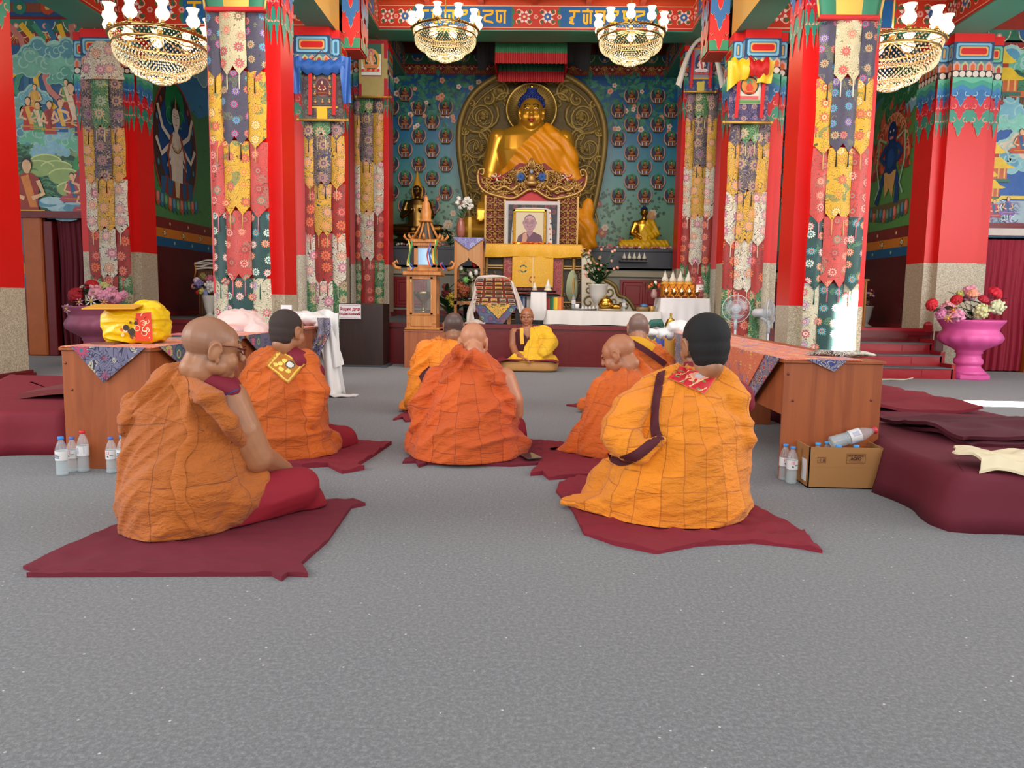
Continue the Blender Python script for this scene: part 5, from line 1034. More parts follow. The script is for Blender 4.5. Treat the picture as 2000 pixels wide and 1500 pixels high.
m.prism([(a.x+(b2.x-a.x)*(.5+.5*math.cos(q)*(1 if math.sin(q) < 0 else .9)), a.z+(b2.z-a.z)*(.5+.5*math.sin(q))) for q in [2*PI*i/20 for i in range(20)]], 13.24, 13.27)
m.build('mirror_panel', plain('smoky_mirror', '5a5a42', .12, .8), th_)
# yellow cloth over the throne table
tc = MB(); xa, xb = W(938, 478, 13.2).x, W(1136, 478, 13.2).x; zt = Z_(1038, 479, 13.2)
def cl_(u, v):
    s = u*(1.3); w = xb-xa; fold = .02*math.sin(40*u)
    if v < .5: return (xa+w*u, 13.62-(v/.5)*.5, zt+.01)
    q = (v-.5)/.5; side = max(0, abs(u-.5)*2-.93)/.07
    return (xa+w*u+(u-.5)*.12*q, 13.12-.008*math.sin(PI*q)-fold*q*.6, zt-.2*q-.16*q*side-.012*math.sin(11*u)*q)
tc.sheet(61, 21, cl_, .012, smooth=False)
for mir, px in ((-1, xa), (1, xb)): tc.sheet(9, 9, lambda u, v: (px+mir*(.02+.05*v), 13.62-.5*u, zt-.28*v-.1*v*u), .012)
YSILK = brocade('yellow_silk_brocade', 'e8a812', 'f0c030', ['e08a10', 'e8b028', 'd88c10'], 7, None, None, .12, fsize=.38)
tag(tc.build('yellow_table_cover', YSILK), 'bright yellow silk cover draped over the top of the carved throne table', 'cloth')
def hang(name, label, cat, px0, px1, py0, py1, Y, mat, nf=3, amp=.01, t=.008, P=None):
    x0, x1 = W(px0, py0, Y).x, W(px1, py0, Y).x; z1, z0_ = Z_((px0+px1)/2, py0, Y), Z_((px0+px1)/2, py1, Y)
    o = MB().sheet(max(9, nf*8), 9, lambda u, v: (x0+(x1-x0)*u, Y-amp*math.sin(2*PI*nf*u)*v, z1+(z0_-z1)*v), t).build(name, mat); tag(o, label, cat)
    return o, x0, x1, z0_, z1
hang('altar_frontal', 'deep red brocade cloth hanging behind the golden panel under the yellow cover', 'cloth', 985, 1098, 500, 612, 13.2, brocade('crimson_brocade', '8e2430', 'b85a50', ['a84a48', '7a3a40', 'b06a58'], 7, 1), 4, .012)
o, x0, x1, z0_, z1 = hang('altar_frontal', 'golden yellow hanging panel with green ring motif on the throne front', 'cloth', 1001, 1081, 501, 561, 13.12, YSILK, 2, .004)
P = Paint(planeY(x0, z0_, 13.112), .0015); w, h = x1-x0, z1-z0_
P.arc(w*.27, h*.6, .055, .4, 2.7, .022, '1f5a3a', 1); P.arc(w*.27, h*.6, .055, 3.5, 5.9, .022, '1f5a3a', 1); P.arc(w*.5, h*.25, .05, 1.9, 4.4, .022, 'b04a20', 1); P.arc(w*.5, h*.25, .05, -1.3, 1.2, .022, 'b04a20', 1)
P.rect(w*.49, 0, w*.515, h, 'e8c890', 2)
for i in range(5): P.arc(w*.5, h*.5, .1+.05*i, 0, 6.2, .008, 'e0b058', 1, 24, ry=.14+.05*i) if .14+.05*i < h*.48 and .1+.05*i < w*.48 else None
P.build('embroidery', paint(.5), o)
# portrait with its cloths
hang('black_cloth', 'black figured cloth with white border standing behind the framed portrait', 'cloth', 986, 1094, 393, 480, 13.5, plain('white_border_cloth', 'd0cac4', .7), 2, .006)
o = bpy.data.objects[-1] if False else None
x0, x1 = W(993, 430, 13.47).x, W(1088, 430, 13.47).x; z1, z0_ = Z_(1038, 400, 13.47), Z_(1038, 480, 13.47)
MB().box((x0, 13.46, z0_), (x1, 13.475, z1)).build('black_field', brocade('black_damask', '141416', '3a3a40', ['8a3a40', '2a2a30', '4a4a50'], 9, 1), [q for q in sc.objects if q.name.startswith('black_cloth')][0])
x0, x1 = W(998, 430, 13.44).x, W(1080, 430, 13.44).x; z1, z0_ = Z_(1038, 406, 13.44), Z_(1038, 480, 13.44); w = x1-x0
m = MB(); m.sheet(25, 13, lambda u, v: (x0+w*(.5+(u-.5)*(1-.12*(1-v))), 13.43-.012*math.sin(22*u)*v, z1+(z0_-z1)*v-.03*(2*u-1)**4*(1-v)), .008)
so = tag(m.build('silk_scarf', plain('ivory_silk', 'd8d0c4', .5)), 'ivory silk scarf with small orange marks draped round the portrait frame', 'scarf')
P = Paint(planeY(x0, z0_, 13.41), .001); 
for i in range(12): s = i % 2; P.circ(w*(.06 if s == 0 else .94)+.01*math.sin(i), (z1-z0_)*(.1+.07*i), .016, ['d87a3a', '3a3a4a', 'c85a3a'][i % 3], 1, 6)
P.build('scarf_marks', paint(.5), so)
pc = W(1035, 478, 13.35); x0, x1 = W(1002, 440, 13.35).x, W(1067, 440, 13.35).x; z1, z0_ = Z_(1035, 409, 13.35), pc.z; w, h = x1-x0, z1-z0_
pt_ = thing('framed_portrait', 'gold framed portrait of a smiling bald man in glasses on the yellow cover', 'portrait', ((x0+x1)/2, 13.35, z0_))
m = MB(); f_ = .045
for (a, b_, c, d) in ((0, 0, w, f_), (0, h-f_, w, h), (0, 0, f_, h), (w-f_, 0, w, h)): m.box((x0+a, 13.32, z0_+b_), (x0+c, 13.37, z0_+d), bev=.01)
for i in range(24): z = z0_+f_+(h-2*f_)*i/23; m.sph((x0+f_/2, 13.318, z), .012, 6, 5); m.sph((x1-f_/2, 13.318, z), .012, 6, 5)
m.build('frame', GOLD, pt_)
P = Paint(planeY(x0, z0_, 13.345), .001); P.rect(f_, f_, w-f_, h-f_, 'cfc09a', 1); cx, cy = w*.5, h*.62
P.poly([(w*.12, f_), (w*.16, h*.24), (w*.36, h*.36), (w*.64, h*.36), (w*.86, h*.26), (w*.9, f_)], '5a2440', 2); P.poly([(w*.28, f_), (w*.3, h*.3), (w*.4, h*.36), (w*.44, h*.2), (w*.4, f_)], 'c08a6a', 3); P.poly([(w*.4, h*.34), (w*.6, h*.34), (w*.5, h*.22)], 'a07480', 3); P.rect(w*.42, h*.33, w*.6, h*.45, '9a6a74', 3)
P.circ(cx, cy, w*.19, '5a3a4a', 4, 24, h*.235); P.circ(cx, cy-h*.02, w*.185, 'a87a80', 5, 24, h*.225); P.circ(cx, cy+h*.1, w*.13, 'b88a8c', 6, 18, h*.09)
for s in (-1, 1):
    P.circ(cx+s*w*.19, cy, w*.025, '9a6a74', 4, 8, h*.05); P.arc(cx+s*w*.08, cy+h*.02, w*.06, 0, 6.28, .004, '3a2430', 8, 14, h*.04); P.stroke([(cx+s*w*.04, cy+h*.025), (cx+s*w*.12, cy+h*.025)], .007, '3a2028', 7); P.stroke([(cx+s*w*.03, cy+h*.075), (cx+s*w*.13, cy+h*.08)], .007, '4a3038', 7)
P.stroke([(cx, cy+h*.02), (cx-w*.01, cy-h*.05), (cx+w*.02, cy-h*.06)], .007, '7a5058', 7); P.arc(cx, cy-h*.07, w*.09, 3.5, 5.9, .008, '5a2a38', 7, 10, h*.05); P.arc(cx, cy-h*.16, w*.04, 3.6, 5.8, .005, '7a5058', 7)
P.build('portrait_print', paint(.35), pt_)
rn = random.Random(2); m = MB()
for i in range(34): x = W(1037, 476, 13.2).x+rn.gauss(0, .14); m.sph((x, 13.22+rn.uniform(-.03, .05), zt+.03+.02*rn.random()), (.03, .025, .012), 7, 5, col=rn.choice(['e8701a', 'f08a20', 'd85a10']))
tag(m.build('marigold_garland', paint(.7)), 'loose orange marigold petals heaped in front of the framed portrait', 'petals')
# ------------------------------------------------------------ statues, vases and offerings on the ledge
def zz(px, py, Y): return W(px, py, Y).z
def xx(px, py, Y): return W(px, py, Y).x
def seated_statue(label, px0, px1, pyt, pyb, Y, mat, hat=False, robe=None, lotus=True):
    c = W((px0+px1)/2, pyb, Y); k = Y/1500; hgt = (pyb-pyt)*k; w = (px1-px0)*k; X = c.x; zb = c.z+(.17 if lotus else 0); s = (hgt-(.17 if lotus else 0))/(1.15 if hat else .95)
    t = thing('seated_statue', label, 'statue', (X, Y, c.z)); m = MB()
    HMx = Matrix.Translation((X, Y-.02, zb+s*.78))@Matrix.Rotation(PI, 4, 'Z')@Matrix.Scale(s*.95, 4); head_parts(m, HMx, True, 1.0, True)
    limb(m, [(X, Y, zb+s*.55), (X, Y, zb+s*.68)], [s*.06, s*.055]); loft(m, [(X, Y, zb+.0*s, .22*s, .16*s), (X, Y, zb+.25*s, .17*s, .12*s), (X, Y, zb+.5*s, .21*s, .12*s), (X, Y, zb+.6*s, .15*s, .09*s), (X, Y, zb+.63*s, .08*s, .06*s)], 20)
    for q in (-1, 1):
        limb(m, [(X+q*.19*s, Y, zb+.54*s), (X+q*.27*s, Y-.02*s, zb+.32*s), (X+q*.08*s, Y-.16*s, zb+(.42 if hat else .2)*s)], [.065*s, .055*s, .035*s], 10)
        limb(m, [(X+q*.1*s, Y, zb+.08*s), (X+q*.42*s, Y-.12*s, zb+.07*s), (X-q*.05*s, Y-.26*s, zb+.05*s)], [.11*s, .09*s, .06*s], 10)
    fuse(m, .012*max(1, s), 3).build('body', mat, t)
    m = MB(); m.M = HMx
    if hat: m.lathe([(.088, .03), (.092, .06), (.075, .12), (.045, .22), (.02, .32), (.004, .38)], (0, -.02, 0), 18, col='c89020'); m.tube([(-.088, -.02, .05), (-.09, -.03, -.08), (-.07, -.02, -.16)], [.02, .022, .01], 8, col='c89020'); m.tube([(.088, -.02, .05), (.09, -.03, -.08), (.07, -.02, -.16)], [.02, .022, .01], 8, col='c89020')
    else: m.sph((0, -.03, .065), (.084, .085, .075), 16, 10, col='1a2f7a'); m.sph((0, -.03, .14), (.035, .035, .035), 12, 8, col='1a2f7a'); m.sph((0, -.03, .175), (.012, .012, .016), 8, 6, col='d8a83a')
    m.build('pointed_hat' if hat else 'curled_hair', paint(.5), t)
    m = MB(); m.M = HMx
    for q in (-1, 1): m = MB(); m.M = HMx; m.sph((q*.03, .0905, .02), (.015, .005, .005), 10, 6, col='f0e8d0'); m.sph((q*.03, .0945, .02), (.005, .003, .005), 6, 5, col='101018'); m.build('painted_eye', paint(.4), t)
    m = MB(); m.M = HMx; m.sph((0, .1, -.05), (.018, .006, .008), 8, 6, col='8a2a20'); m.build('painted_lips', paint(.4), t)
    if robe:
        m = MB(); loft(m, [(X, Y, zb-.02*s, .25*s, .2*s), (X, Y, zb+.25*s, .2*s, .15*s), (X, Y, zb+.5*s, .235*s, .145*s), (X, Y, zb+.62*s, .16*s, .11*s), (X, Y, zb+.66*s, .1*s, .08*s)], 24)
        for q in (-1, 1): limb(m, [(X+q*.1*s, Y, zb+.06*s), (X+q*.46*s, Y-.12*s, zb+.05*s), (X-q*.05*s, Y-.3*s, zb+.04*s)], [.15*s, .12*s, .1*s], 10)
        limb(m, [(X+.2*s, Y, zb+.54*s), (X+.29*s, Y-.02*s, zb+.3*s), (X+.1*s, Y-.18*s, zb+.2*s)], [.08*s, .075*s, .06*s], 10)
        fuse(m, .014, 3, lambda p, n: p+n*.008*math.sin(60*(p.x-X)+40*(p.z-zb)+3*noise.noise(p*6)), keep=lambda q: not (q.z > zb+.3*s and (q.x-X) < .08*s-(.66*s-(q.z-zb))*.5)).build('robe', robe, t)
    if lotus:
        m = MB(); m.lathe([(.42*s, 0), (.44*s, .03), (.36*s, .06), (.34*s, .09), (.42*s, .13), (.44*s, .16), (.4*s, .175)], (X, Y-.06*s, c.z), 36, sy=.7, warp=lambda q, z: 1+.03*math.cos(14*q)); m.build('lotus_base', mat, t)
    return t
seated_statue('bronze seated statue wearing a tall pointed yellow hat on the altar ledge', 772, 858, 336, 472, 16.75, BRONZE, hat=True)
seated_statue('small golden seated statue wrapped in a yellow silk robe on the altar ledge', 1222, 1290, 403, 484, 16.7, GOLD, robe=plain('small_yellow_silk', 'd8a80c', .5), lotus=False)
def lathe_thing(name, label, cat, px, pyb, Y, prof, mat, part=None, group=None, n=20, z=None, warp=None):
    c = W(px, pyb, Y); zb = c.z if z is None else z
    return tag(MB().lathe(prof, (c.x, Y, zb), n, warp=warp).build(name, mat), label, cat, group)
TORMA = plain('white_butter_dough', 'e0dac8', .5)
def torma(label, px, pyb, Y, h, group, base='3a2a1a', z=None):
    c = W(px, pyb, Y); zb = c.z if z is None else z; t = thing('ritual_cake', label, 'ritual cake', (c.x, Y, zb), group)
    MB().lathe([(.32*h, 0), (.34*h, .05*h), (.26*h, .2*h)], (c.x, Y, zb), 14).build('cup', plain('cake_cup_'+base, base, .4), t)
    m = MB(); m.lathe([(.22*h, .2*h), (.25*h, .28*h), (.24*h, .4*h), (.17*h, .52*h), (.12*h, .6*h), (.14*h, .66*h), (.08*h, .78*h), (.03*h, .92*h), (.002, h)], (c.x, Y, zb), 14); m.sph((c.x, Y-.2*h, zb+.38*h), (.14*h, .06*h, .13*h), 10, 8); m.build('dough_cone', TORMA, t)
MB().box((xx(1210, 505, 16.2), 16.05, zz(1236, 509, 16.2)-.03), (xx(1264, 505, 16.2), 16.3, zz(1236, 509, 16.2))).build('shelf_board', DGREY, altar)
for i, w_ in enumerate(('beside the pink roses', 'second from the pink roses', 'middle', 'fourth from the pink roses', 'farthest from the pink roses')): torma('small white ritual cake on the ledge shelf, %s of five' % w_, 1219+i*9.8, 507, 16.15, .17, 'five small cakes on the ledge shelf', z=zz(1236, 509, 16.2))
m = MB(); rn = random.Random(8)
for px in list(range(1158, 1312, 4))+list(range(775, 895, 5)):
    p = W(px+rn.uniform(-1, 1), 485, 16.4); m.sph((p.x, 16.35+rn.uniform(-.05, .05), 2.08+.02*rn.random()), (.028, .028, .025), 7, 5, col=rn.choice(['d8b0b0', 'c86a7a', 'e8d8c8', 'b05068']))
o = m.build('flower_heads', paint(.7)); tag(o, 'row of small pink and white blossoms lying along the altar ledge edge', 'flowers'); o['kind'] = 'stuff'
# flowers -------------------------------------------------------------
LEAF = plain('leaf_green', '2f5a30', .5, var=.2, vs=30); VLEAF = plain('variegated_leaf', '2a5238', .45, var=.35, vs=45)
def bloom(kind, c, r, col, parent, col2='e8c040', face=(0, -1, .3)):
    m = MB(); rn = random.Random(int(c[0]*1000+c[2]*777)); f = Vector(face).normalized(); a = f.orthogonal().normalized(); b_ = f.cross(a); c = Vector(c)
    if kind == 'ball':
        for i in range(46):
            v = Vector((rn.gauss(0, 1), rn.gauss(0, 1), rn.gauss(0, 1))).normalized(); p = c+v*r*rn.uniform(.8, 1); cc_ = hx(col); k = rn.uniform(.8, 1.15); m.sph(p, r*.24, 6, 4, col=tuple(min(1, q*k) for q in cc_))
        m.sph(c, r*.85, 8, 6, col=col)
    elif kind == 'peony':
        for ring, (n, rr, hgt) in enumerate(((9, 1.0, 0), (8, .75, .25), (6, .5, .42), (4, .25, .5))):
            for i in range(n):
                t_ = 2*PI*(i+ring*.4)/n; p = c+(a*math.cos(t_)+b_*math.sin(t_))*r*rr*.7+f*r*hgt; k = rn.uniform(.75, 1.15); m.sph(p, r*.36, 8, 5, col=tuple(min(1, q*k) for q in hx(col)))
    elif kind == 'daisy':
        for i in range(7):
            t_ = 2*PI*i/7; d = a*math.cos(t_)+b_*math.sin(t_); m.tube([c+d*r*.15, c+d*r*.6+f*r*.1, c+d*r], [r*.1, r*.28, r*.06], 6, flat=.4, col=col)
        m.sph(c+f*r*.15, r*.24, 8, 5, col=col2)
    elif kind == 'bud': m.sph(c, (r*.8, r*.8, r*1.1), 10, 8, col=col); m.sph(c-Vector((0, 0, r)), r*.5, 6, 5, col='3a6a30')
    elif kind == 'rose':
        for i in range(9): t_ = i*2.4; m.sph(c+(a*math.cos(t_)+b_*math.sin(t_))*r*.45*(i/9)+f*r*(.5-.05*i), r*.5, 7, 5, col=col)
    return m.build('blossom', paint(.65), parent)
def leaf(m, p, d, L, w, col=None, bend=.3):
    p = Vector(p); d = Vector(d).normalized(); s = d.cross(Vector((0, 0, 1))); s = s.normalized() if s.length > .01 else Vector((1, 0, 0)); up = s.cross(d)
    m.grid(3, 7, lambda u, v: p+d*L*v+s*w*(u-.5)*2*math.sin(PI*min(.98, v*.93+.07))**.8+up*(-bend*L*v*v+.12*w*abs(u-.5)*2), col=col)
def bouquet(name, label, base, specs, stems=True, leaves=10, ll=.12, lw=.03, seed=1, group=None, lmat=None):
    t = thing(name, label, 'flowers', base, group); rn = random.Random(seed); b0 = Vector(base); m = MB()
    for (k, c, r, col) in specs:
        f = (Vector(c)-b0); f.y -= .1; bloom(k, c, r, col, t, face=f)
        if stems: mid = (b0+Vector(c))/2+Vector((rn.uniform(-.02, .02), .02, .02)); m.tube([b0, mid, Vector(c)], .004, 5)
    m.sph(b0+Vector((0, 0, .01)), (.03, .03, .02), 8, 5) if not m.v else None
    m.build('stems', LEAF, t); m = MB()
    for i in range(leaves): a = rn.uniform(0, 6.28); leaf(m, b0.lerp(Vector(rn.choice(specs)[1]), rn.uniform(0, .85)), (math.cos(a), math.sin(a)*.8-.2, rn.uniform(.2, 1.2)), ll*rn.uniform(.7, 1.3), lw*rn.uniform(.8, 1.2), bend=rn.uniform(.1, .6))
    m.build('leaves', lmat or LEAF, t); return t
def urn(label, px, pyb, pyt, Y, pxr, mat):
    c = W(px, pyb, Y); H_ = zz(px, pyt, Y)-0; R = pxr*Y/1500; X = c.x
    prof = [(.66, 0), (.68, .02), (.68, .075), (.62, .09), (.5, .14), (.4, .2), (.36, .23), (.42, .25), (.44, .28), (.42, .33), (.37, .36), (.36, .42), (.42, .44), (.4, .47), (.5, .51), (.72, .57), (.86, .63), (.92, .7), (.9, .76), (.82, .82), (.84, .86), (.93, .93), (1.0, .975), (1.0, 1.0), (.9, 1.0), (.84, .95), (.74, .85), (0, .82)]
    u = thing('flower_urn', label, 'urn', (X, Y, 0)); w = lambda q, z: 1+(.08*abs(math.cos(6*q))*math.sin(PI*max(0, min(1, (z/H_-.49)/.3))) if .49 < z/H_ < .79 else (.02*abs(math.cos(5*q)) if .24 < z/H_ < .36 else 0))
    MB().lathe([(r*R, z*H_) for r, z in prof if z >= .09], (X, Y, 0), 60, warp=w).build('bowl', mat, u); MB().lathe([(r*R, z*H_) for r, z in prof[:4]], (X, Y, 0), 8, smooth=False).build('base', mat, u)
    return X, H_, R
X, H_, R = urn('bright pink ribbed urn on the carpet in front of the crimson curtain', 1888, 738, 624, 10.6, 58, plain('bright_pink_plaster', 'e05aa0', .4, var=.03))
def q_(px, py, Y, dy=0): p = W(px, py, Y); return (p.x, Y+dy, p.z)
bouquet('urn_bouquet', 'artificial red peonies and pink hydrangeas filling the bright pink urn', (X, 10.6, H_-.02),
 [('peony', q_(1943, 573, 10.55), .1, 'c81830'), ('peony', q_(1868, 586, 10.5), .08, 'c01828'), ('peony', q_(1820, 595, 10.4), .085, 'd01c2c'), ('ball', q_(1895, 572, 10.6), .1, 'e8a0b8'), ('peony', q_(1900, 573, 10.45), .07, 'f0a080'), ('ball', q_(1916, 608, 10.4), .095, 'd8d8a0'), ('ball', q_(1948, 600, 10.5), .095, 'dce0b8'), ('ball', q_(1869, 618, 10.4), .09, 'f0a0c0'), ('ball', q_(1838, 612, 10.45), .075, 'e890b8'), ('daisy', q_(1852, 622, 10.3), .065, 'f0a070'), ('ball', q_(1850, 600, 10.5), .08, 'e8a0a8'), ('peony', q_(1920, 585, 10.5), .07, 'b81830'), ('ball', q_(1875, 575, 10.6), .05, 'c8cc70'), ('daisy', q_(1862, 605, 10.35), .06, 'f08860')],
 leaves=26, ll=.22, lw=.05, seed=3, lmat=VLEAF)
X, H_, R = urn('pink urn in shade before the dark maroon curtain', 187, 712, 597, 10.2, 54, plain('shaded_pink_plaster', 'b0607c', .45, var=.03))  # shade on this urn is put into its darker plaster colour
bouquet('urn_bouquet', 'artificial crimson peonies and pale pink hydrangeas in the shaded pink urn', (X, 10.2, H_-.02),
 [('peony', q_(148, 577, 10.0), .11, 'b01828'), ('peony', q_(179, 557, 10.2), .09, 'c01820'), ('ball', q_(186, 572, 10.05), .1, 'e8a8b0'), ('ball', q_(208, 578, 10.05), .1, 'e8a0b8'), ('ball', q_(206, 563, 10.2), .075, 'd0d080'), ('ball', q_(228, 582, 10.1), .085, 'e898b0'), ('daisy', q_(178, 588, 9.85), .08, 'f0e8e0'), ('daisy', q_(203, 590, 9.85), .06, 'f0a090'), ('daisy', q_(131, 603, 9.9), .07, 'e8b8c8'), ('daisy', q_(160, 560, 10.1), .04, 'f0ece4'), ('ball', q_(242, 575, 10.1), .05, 'e8a0b8'), ('daisy', q_(155, 590, 9.9), .06, 'e8a0a8'), ('ball', q_(221, 568, 10.2), .06, 'e0a0b0')],
 leaves=30, ll=.2, lw=.045, seed=5, lmat=VLEAF)
WHT = plain('white_ceramic', 'd8d4c8', .3)
def fvase(label, px, pyb, pyt, Y, r):
    c = W(px, pyb, Y); h = (pyb-pyt)*Y/1500
    return tag(MB().lathe([(.9*r, 0), (.92*r, .03*h), (.6*r, .09*h), (.38*r, .17*h), (.5*r, .25*h), (.72*r, .5*h), (.9*r, .85*h), (1.0*r, .95*h), (1.02*r, h), (.9*r, h), (.7*r, .6*h), (0, .55*h)], (c.x, Y, c.z), 32, warp=lambda q, z: 1+.03*math.cos(16*q)).build('white_vase', WHT), label, 'vase'), (c.x, Y, c.z+h)
Yv = G(1690, 638, PZ).y
o, top = fvase('white fluted vase at the head of the red steps', 1688, 638, 598, Yv, .13)
bouquet('vase_bouquet', 'mauve lilies in the white vase above the red steps', top, [('daisy', q_(1684, 583, Yv), .1, 'c88ab0'), ('daisy', q_(1700, 575, Yv), .09, 'd0a0c8'), ('daisy', q_(1702, 568, Yv), .07, '8a2a5a'), ('daisy', q_(1672, 583, Yv), .06, 'e8e0dc'), ('daisy', q_(1693, 590, Yv), .06, 'e0a0b8')], leaves=12, ll=.15)
Yv = G(410, 620, PZ).y
o, top = fvase('white fluted vase on the platform beneath the white deity mural', 410, 620, 577, Yv, .12)
bouquet('vase_bouquet', 'mixed white, pink and blue artificial flowers in the platform vase', top, [('ball', q_(412, 560, Yv), .1, 'e0dcd4'), ('ball', q_(411, 547, Yv+.1), .08, 'c8708a'), ('ball', q_(389, 556, Yv), .08, '8a80b0'), ('ball', q_(420, 560, Yv), .07, 'f0ece4'), ('peony', q_(386, 571, Yv), .04, 'c82020'), ('ball', q_(395, 568, Yv), .06, 'd8c860'), ('ball', q_(384, 548, Yv), .05, 'e0d0d8'), ('ball', q_(397, 540, Yv+.1), .06, '9a8a50'), ('ball', q_(378, 559, Yv), .04, 'e8a0a0'), ('ball', q_(403, 570, Yv), .06, 'a0a8d0')], leaves=12, ll=.12)
# slatted wooden stand with folded white cloth
PINE = wood('pine_timber', 'a8632a', 'c98640', .4); DKW = wood('dark_slat_timber', '3a2210', '6a4422', .5)
Ys = Yv+.5; x0, x1 = xx(388, 560, Ys), xx(432, 560, Ys); zt = zz(405, 527, Ys); t = thing('slatted_stand', 'dark slatted wooden stand behind the vase of mixed flowers', 'stand', ((x0+x1)/2, Ys, PZ))
m = MB(); m.box((x0, Ys, PZ), (x1, Ys+.4, zt)); m.build('cabinet_body', DKW, t); m = MB()
for i in range(9): m.box((x0+(x1-x0)*i/9+.005, Ys-.015, PZ+.05), (x0+(x1-x0)*(i+.7)/9, Ys, zt-.03))
m.build('slats', wood('mid_slat_timber', '6a4422', '8a5a2c', .5), t)
m = MB(); X = (x0+x1)/2
for i in range(5): m.sheet(13, 9, lambda u, v: (x0-.04+(x1-x0+.06)*u+.02*math.sin(i*3), Ys-.03+.4*v, zt+.02+.03*i+.025*math.sin(5*u+i*2)*math.sin(4*v+i)+.02*(1-abs(2*u-1))), .02, col='dcd4c4')
m.tube([(x0-.04, Ys-.04, zt+.1), (x0-.02, Ys-.05, zt-.02), (x0-.05, Ys-.05, zt-.15)], .012, 5, col='c87a20')
tag(m.build('folded_cloth', paint(.7)), 'crumpled white cloth with orange cord heaped on the slatted stand', 'cloth')
Ys = 12.6; x0, x1 = xx(1655, 570, Ys), xx(1693, 570, Ys); m = MB(); m.box((x0, Ys, PZ), (x1, Ys+.35, zz(1680, 548, Ys)))
for i in range(8): m.box((x0+(x1-x0)*i/8+.005, Ys-.02, PZ+.05), (x0+(x1-x0)*(i+.7)/8, Ys, zz(1680, 551, Ys)))
m.box((x0-.02, Ys-.03, zz(1680, 548, Ys)), (x1+.02, Ys+.37, zz(1680, 545, Ys))); tag(m.build('slatted_stand', PINE), 'honey slatted wooden stand behind the vase of mauve lilies', 'stand')
# red stepped rostrum
t = thing('red_steps', 'worn crimson wooden steps with grey treads leading to the platform', 'steps', (5.0, 10.8, 0)); rz = .15
gx0, gx1 = 4.1, 5.66
for i in range(3):
    y = 10.42+.3*i; m = MB(); m.box((gx0, y, 0 if i == 0 else rz*i-.01), (gx1+(.0 if i else .0), PY-.01, rz*(i+1)-.012), m=0); m.box((gx0, y-.02, rz*(i+1)-.012), (gx1, y+.33, rz*(i+1)), m=1)
    m.box((gx1-.02, y, rz*i), (gx1+.04, PY-.02, rz*(i+1)+.05)); m.box((gx0+1.15, y-.008, rz*i+.03), (gx0+1.22, y, rz*(i+1)-.03)); m.build('step', [CRIM, plain('grey_tread', '63666c', .8, var=.1, vs=20)], t)
m = MB(); m.box((gx0-.1, PY-.02, PZ), (gx1+.15, PY+.03, PZ+.05)); m.sph((gx1+.1, PY, PZ+.1), (.06, .05, .05), 10, 8); m.box((gx1+.05, PY-.05, PZ), (gx1+.14, PY+.04, PZ+.1)); m.build('top_rail', CRIM, t)
pts = [W(1826, 640, 11.25), W(1823, 665, 11.2), Vector((5.72, 11.1, .28)), Vector((5.7, 10.6, .12)), G(1812, 718, .012), G(1800, 731, .012), G(1770, 741, .012), G(1740, 741, .012), G(1710, 742, .012), G(1680, 744, .012)]
tag(MB().tube(subdiv([tuple(p) for p in pts], 5), .009, 6).build('power_cord', plain('ivory_plastic', 'd8ccb0', .5)), 'ivory power cord trailing down the red steps onto the carpet', 'cord')
# donation box with paper sign
t = thing('donation_box', 'dark brown wooden donation box with a printed paper sign', 'box', (-2.1, 10.7, 0)); x0, x1 = G(662, 717).x, G(748, 718).x; zt = zz(700, 593, 10.72)
MB().box((x0, 10.72, .02), (x1, 11.2, zt)).build('cabinet', wood('wenge_laminate', '24130f', '321c15', .4), t); MB().box((x0, 10.715, 0), (x1+.05, 11.19, .03)).build('base', DGREY, t)
a, b2 = W(662, 594, 10.7), W(705, 623, 10.7); sg = MB(); sg.box((a.x, 10.695, b2.z), (b2.x, 10.705, a.z)); s_o = sg.build('paper_sign', plain('white_paper', 'e6e2e2', .6), t)
def text(body, loc, size, mat, name, parent, rot=(PI/2, 0, 0), align='CENTER', ext=.0008, bold=.0):
    cu = bpy.data.curves.new(name, 'FONT'); cu.body = body; cu.size = size; cu.align_x = align; cu.extrude = ext; cu.offset = bold; o = bpy.data.objects.new(name, cu); COL.objects.link(o); bpy.context.view_layer.update()
    me = bpy.data.meshes.new_from_object(o.evaluated_get(bpy.context.evaluated_depsgraph_get())); bpy.data.objects.remove(o); o = bpy.data.objects.new(name, me); COL.objects.link(o); me.materials.clear(); me.materials.append(mat)
    o.matrix_world = Matrix.Translation(loc)@(Matrix.Rotation(rot[2], 4, 'Z')@Matrix.Rotation(rot[1], 4, 'Y')@Matrix.Rotation(rot[0], 4, 'X'))
    mw = o.matrix_world.copy(); me.transform(mw); o.matrix_world = Matrix.Identity(4)
    o.parent = parent; o.matrix_parent_inverse = WM.get(parent.as_pointer(), Matrix.Identity(4)).inverted(); return o
RI = plain('red_ink', 'b0203a', .6); BI = plain('black_ink', '241c1a', .6)
cx = (a.x+b2.x)/2; text('Ящик для', (cx, 10.692, a.z-(a.z-b2.z)*.42), .062, RI, 'sign_lettering', s_o, bold=.0015); text('подношений', (cx, 10.692, a.z-(a.z-b2.z)*.72), .05, RI, 'sign_lettering', s_o, bold=.0015)
m = MB(); m.box((a.x+.015, 10.693, b2.z+.012), (b2.x-.015, 10.6945, b2.z+.015)); m.box((a.x+.015, 10.693, a.z-.015), (b2.x-.015, 10.6945, a.z-.012)); m.build('sign_border', RI, s_o)
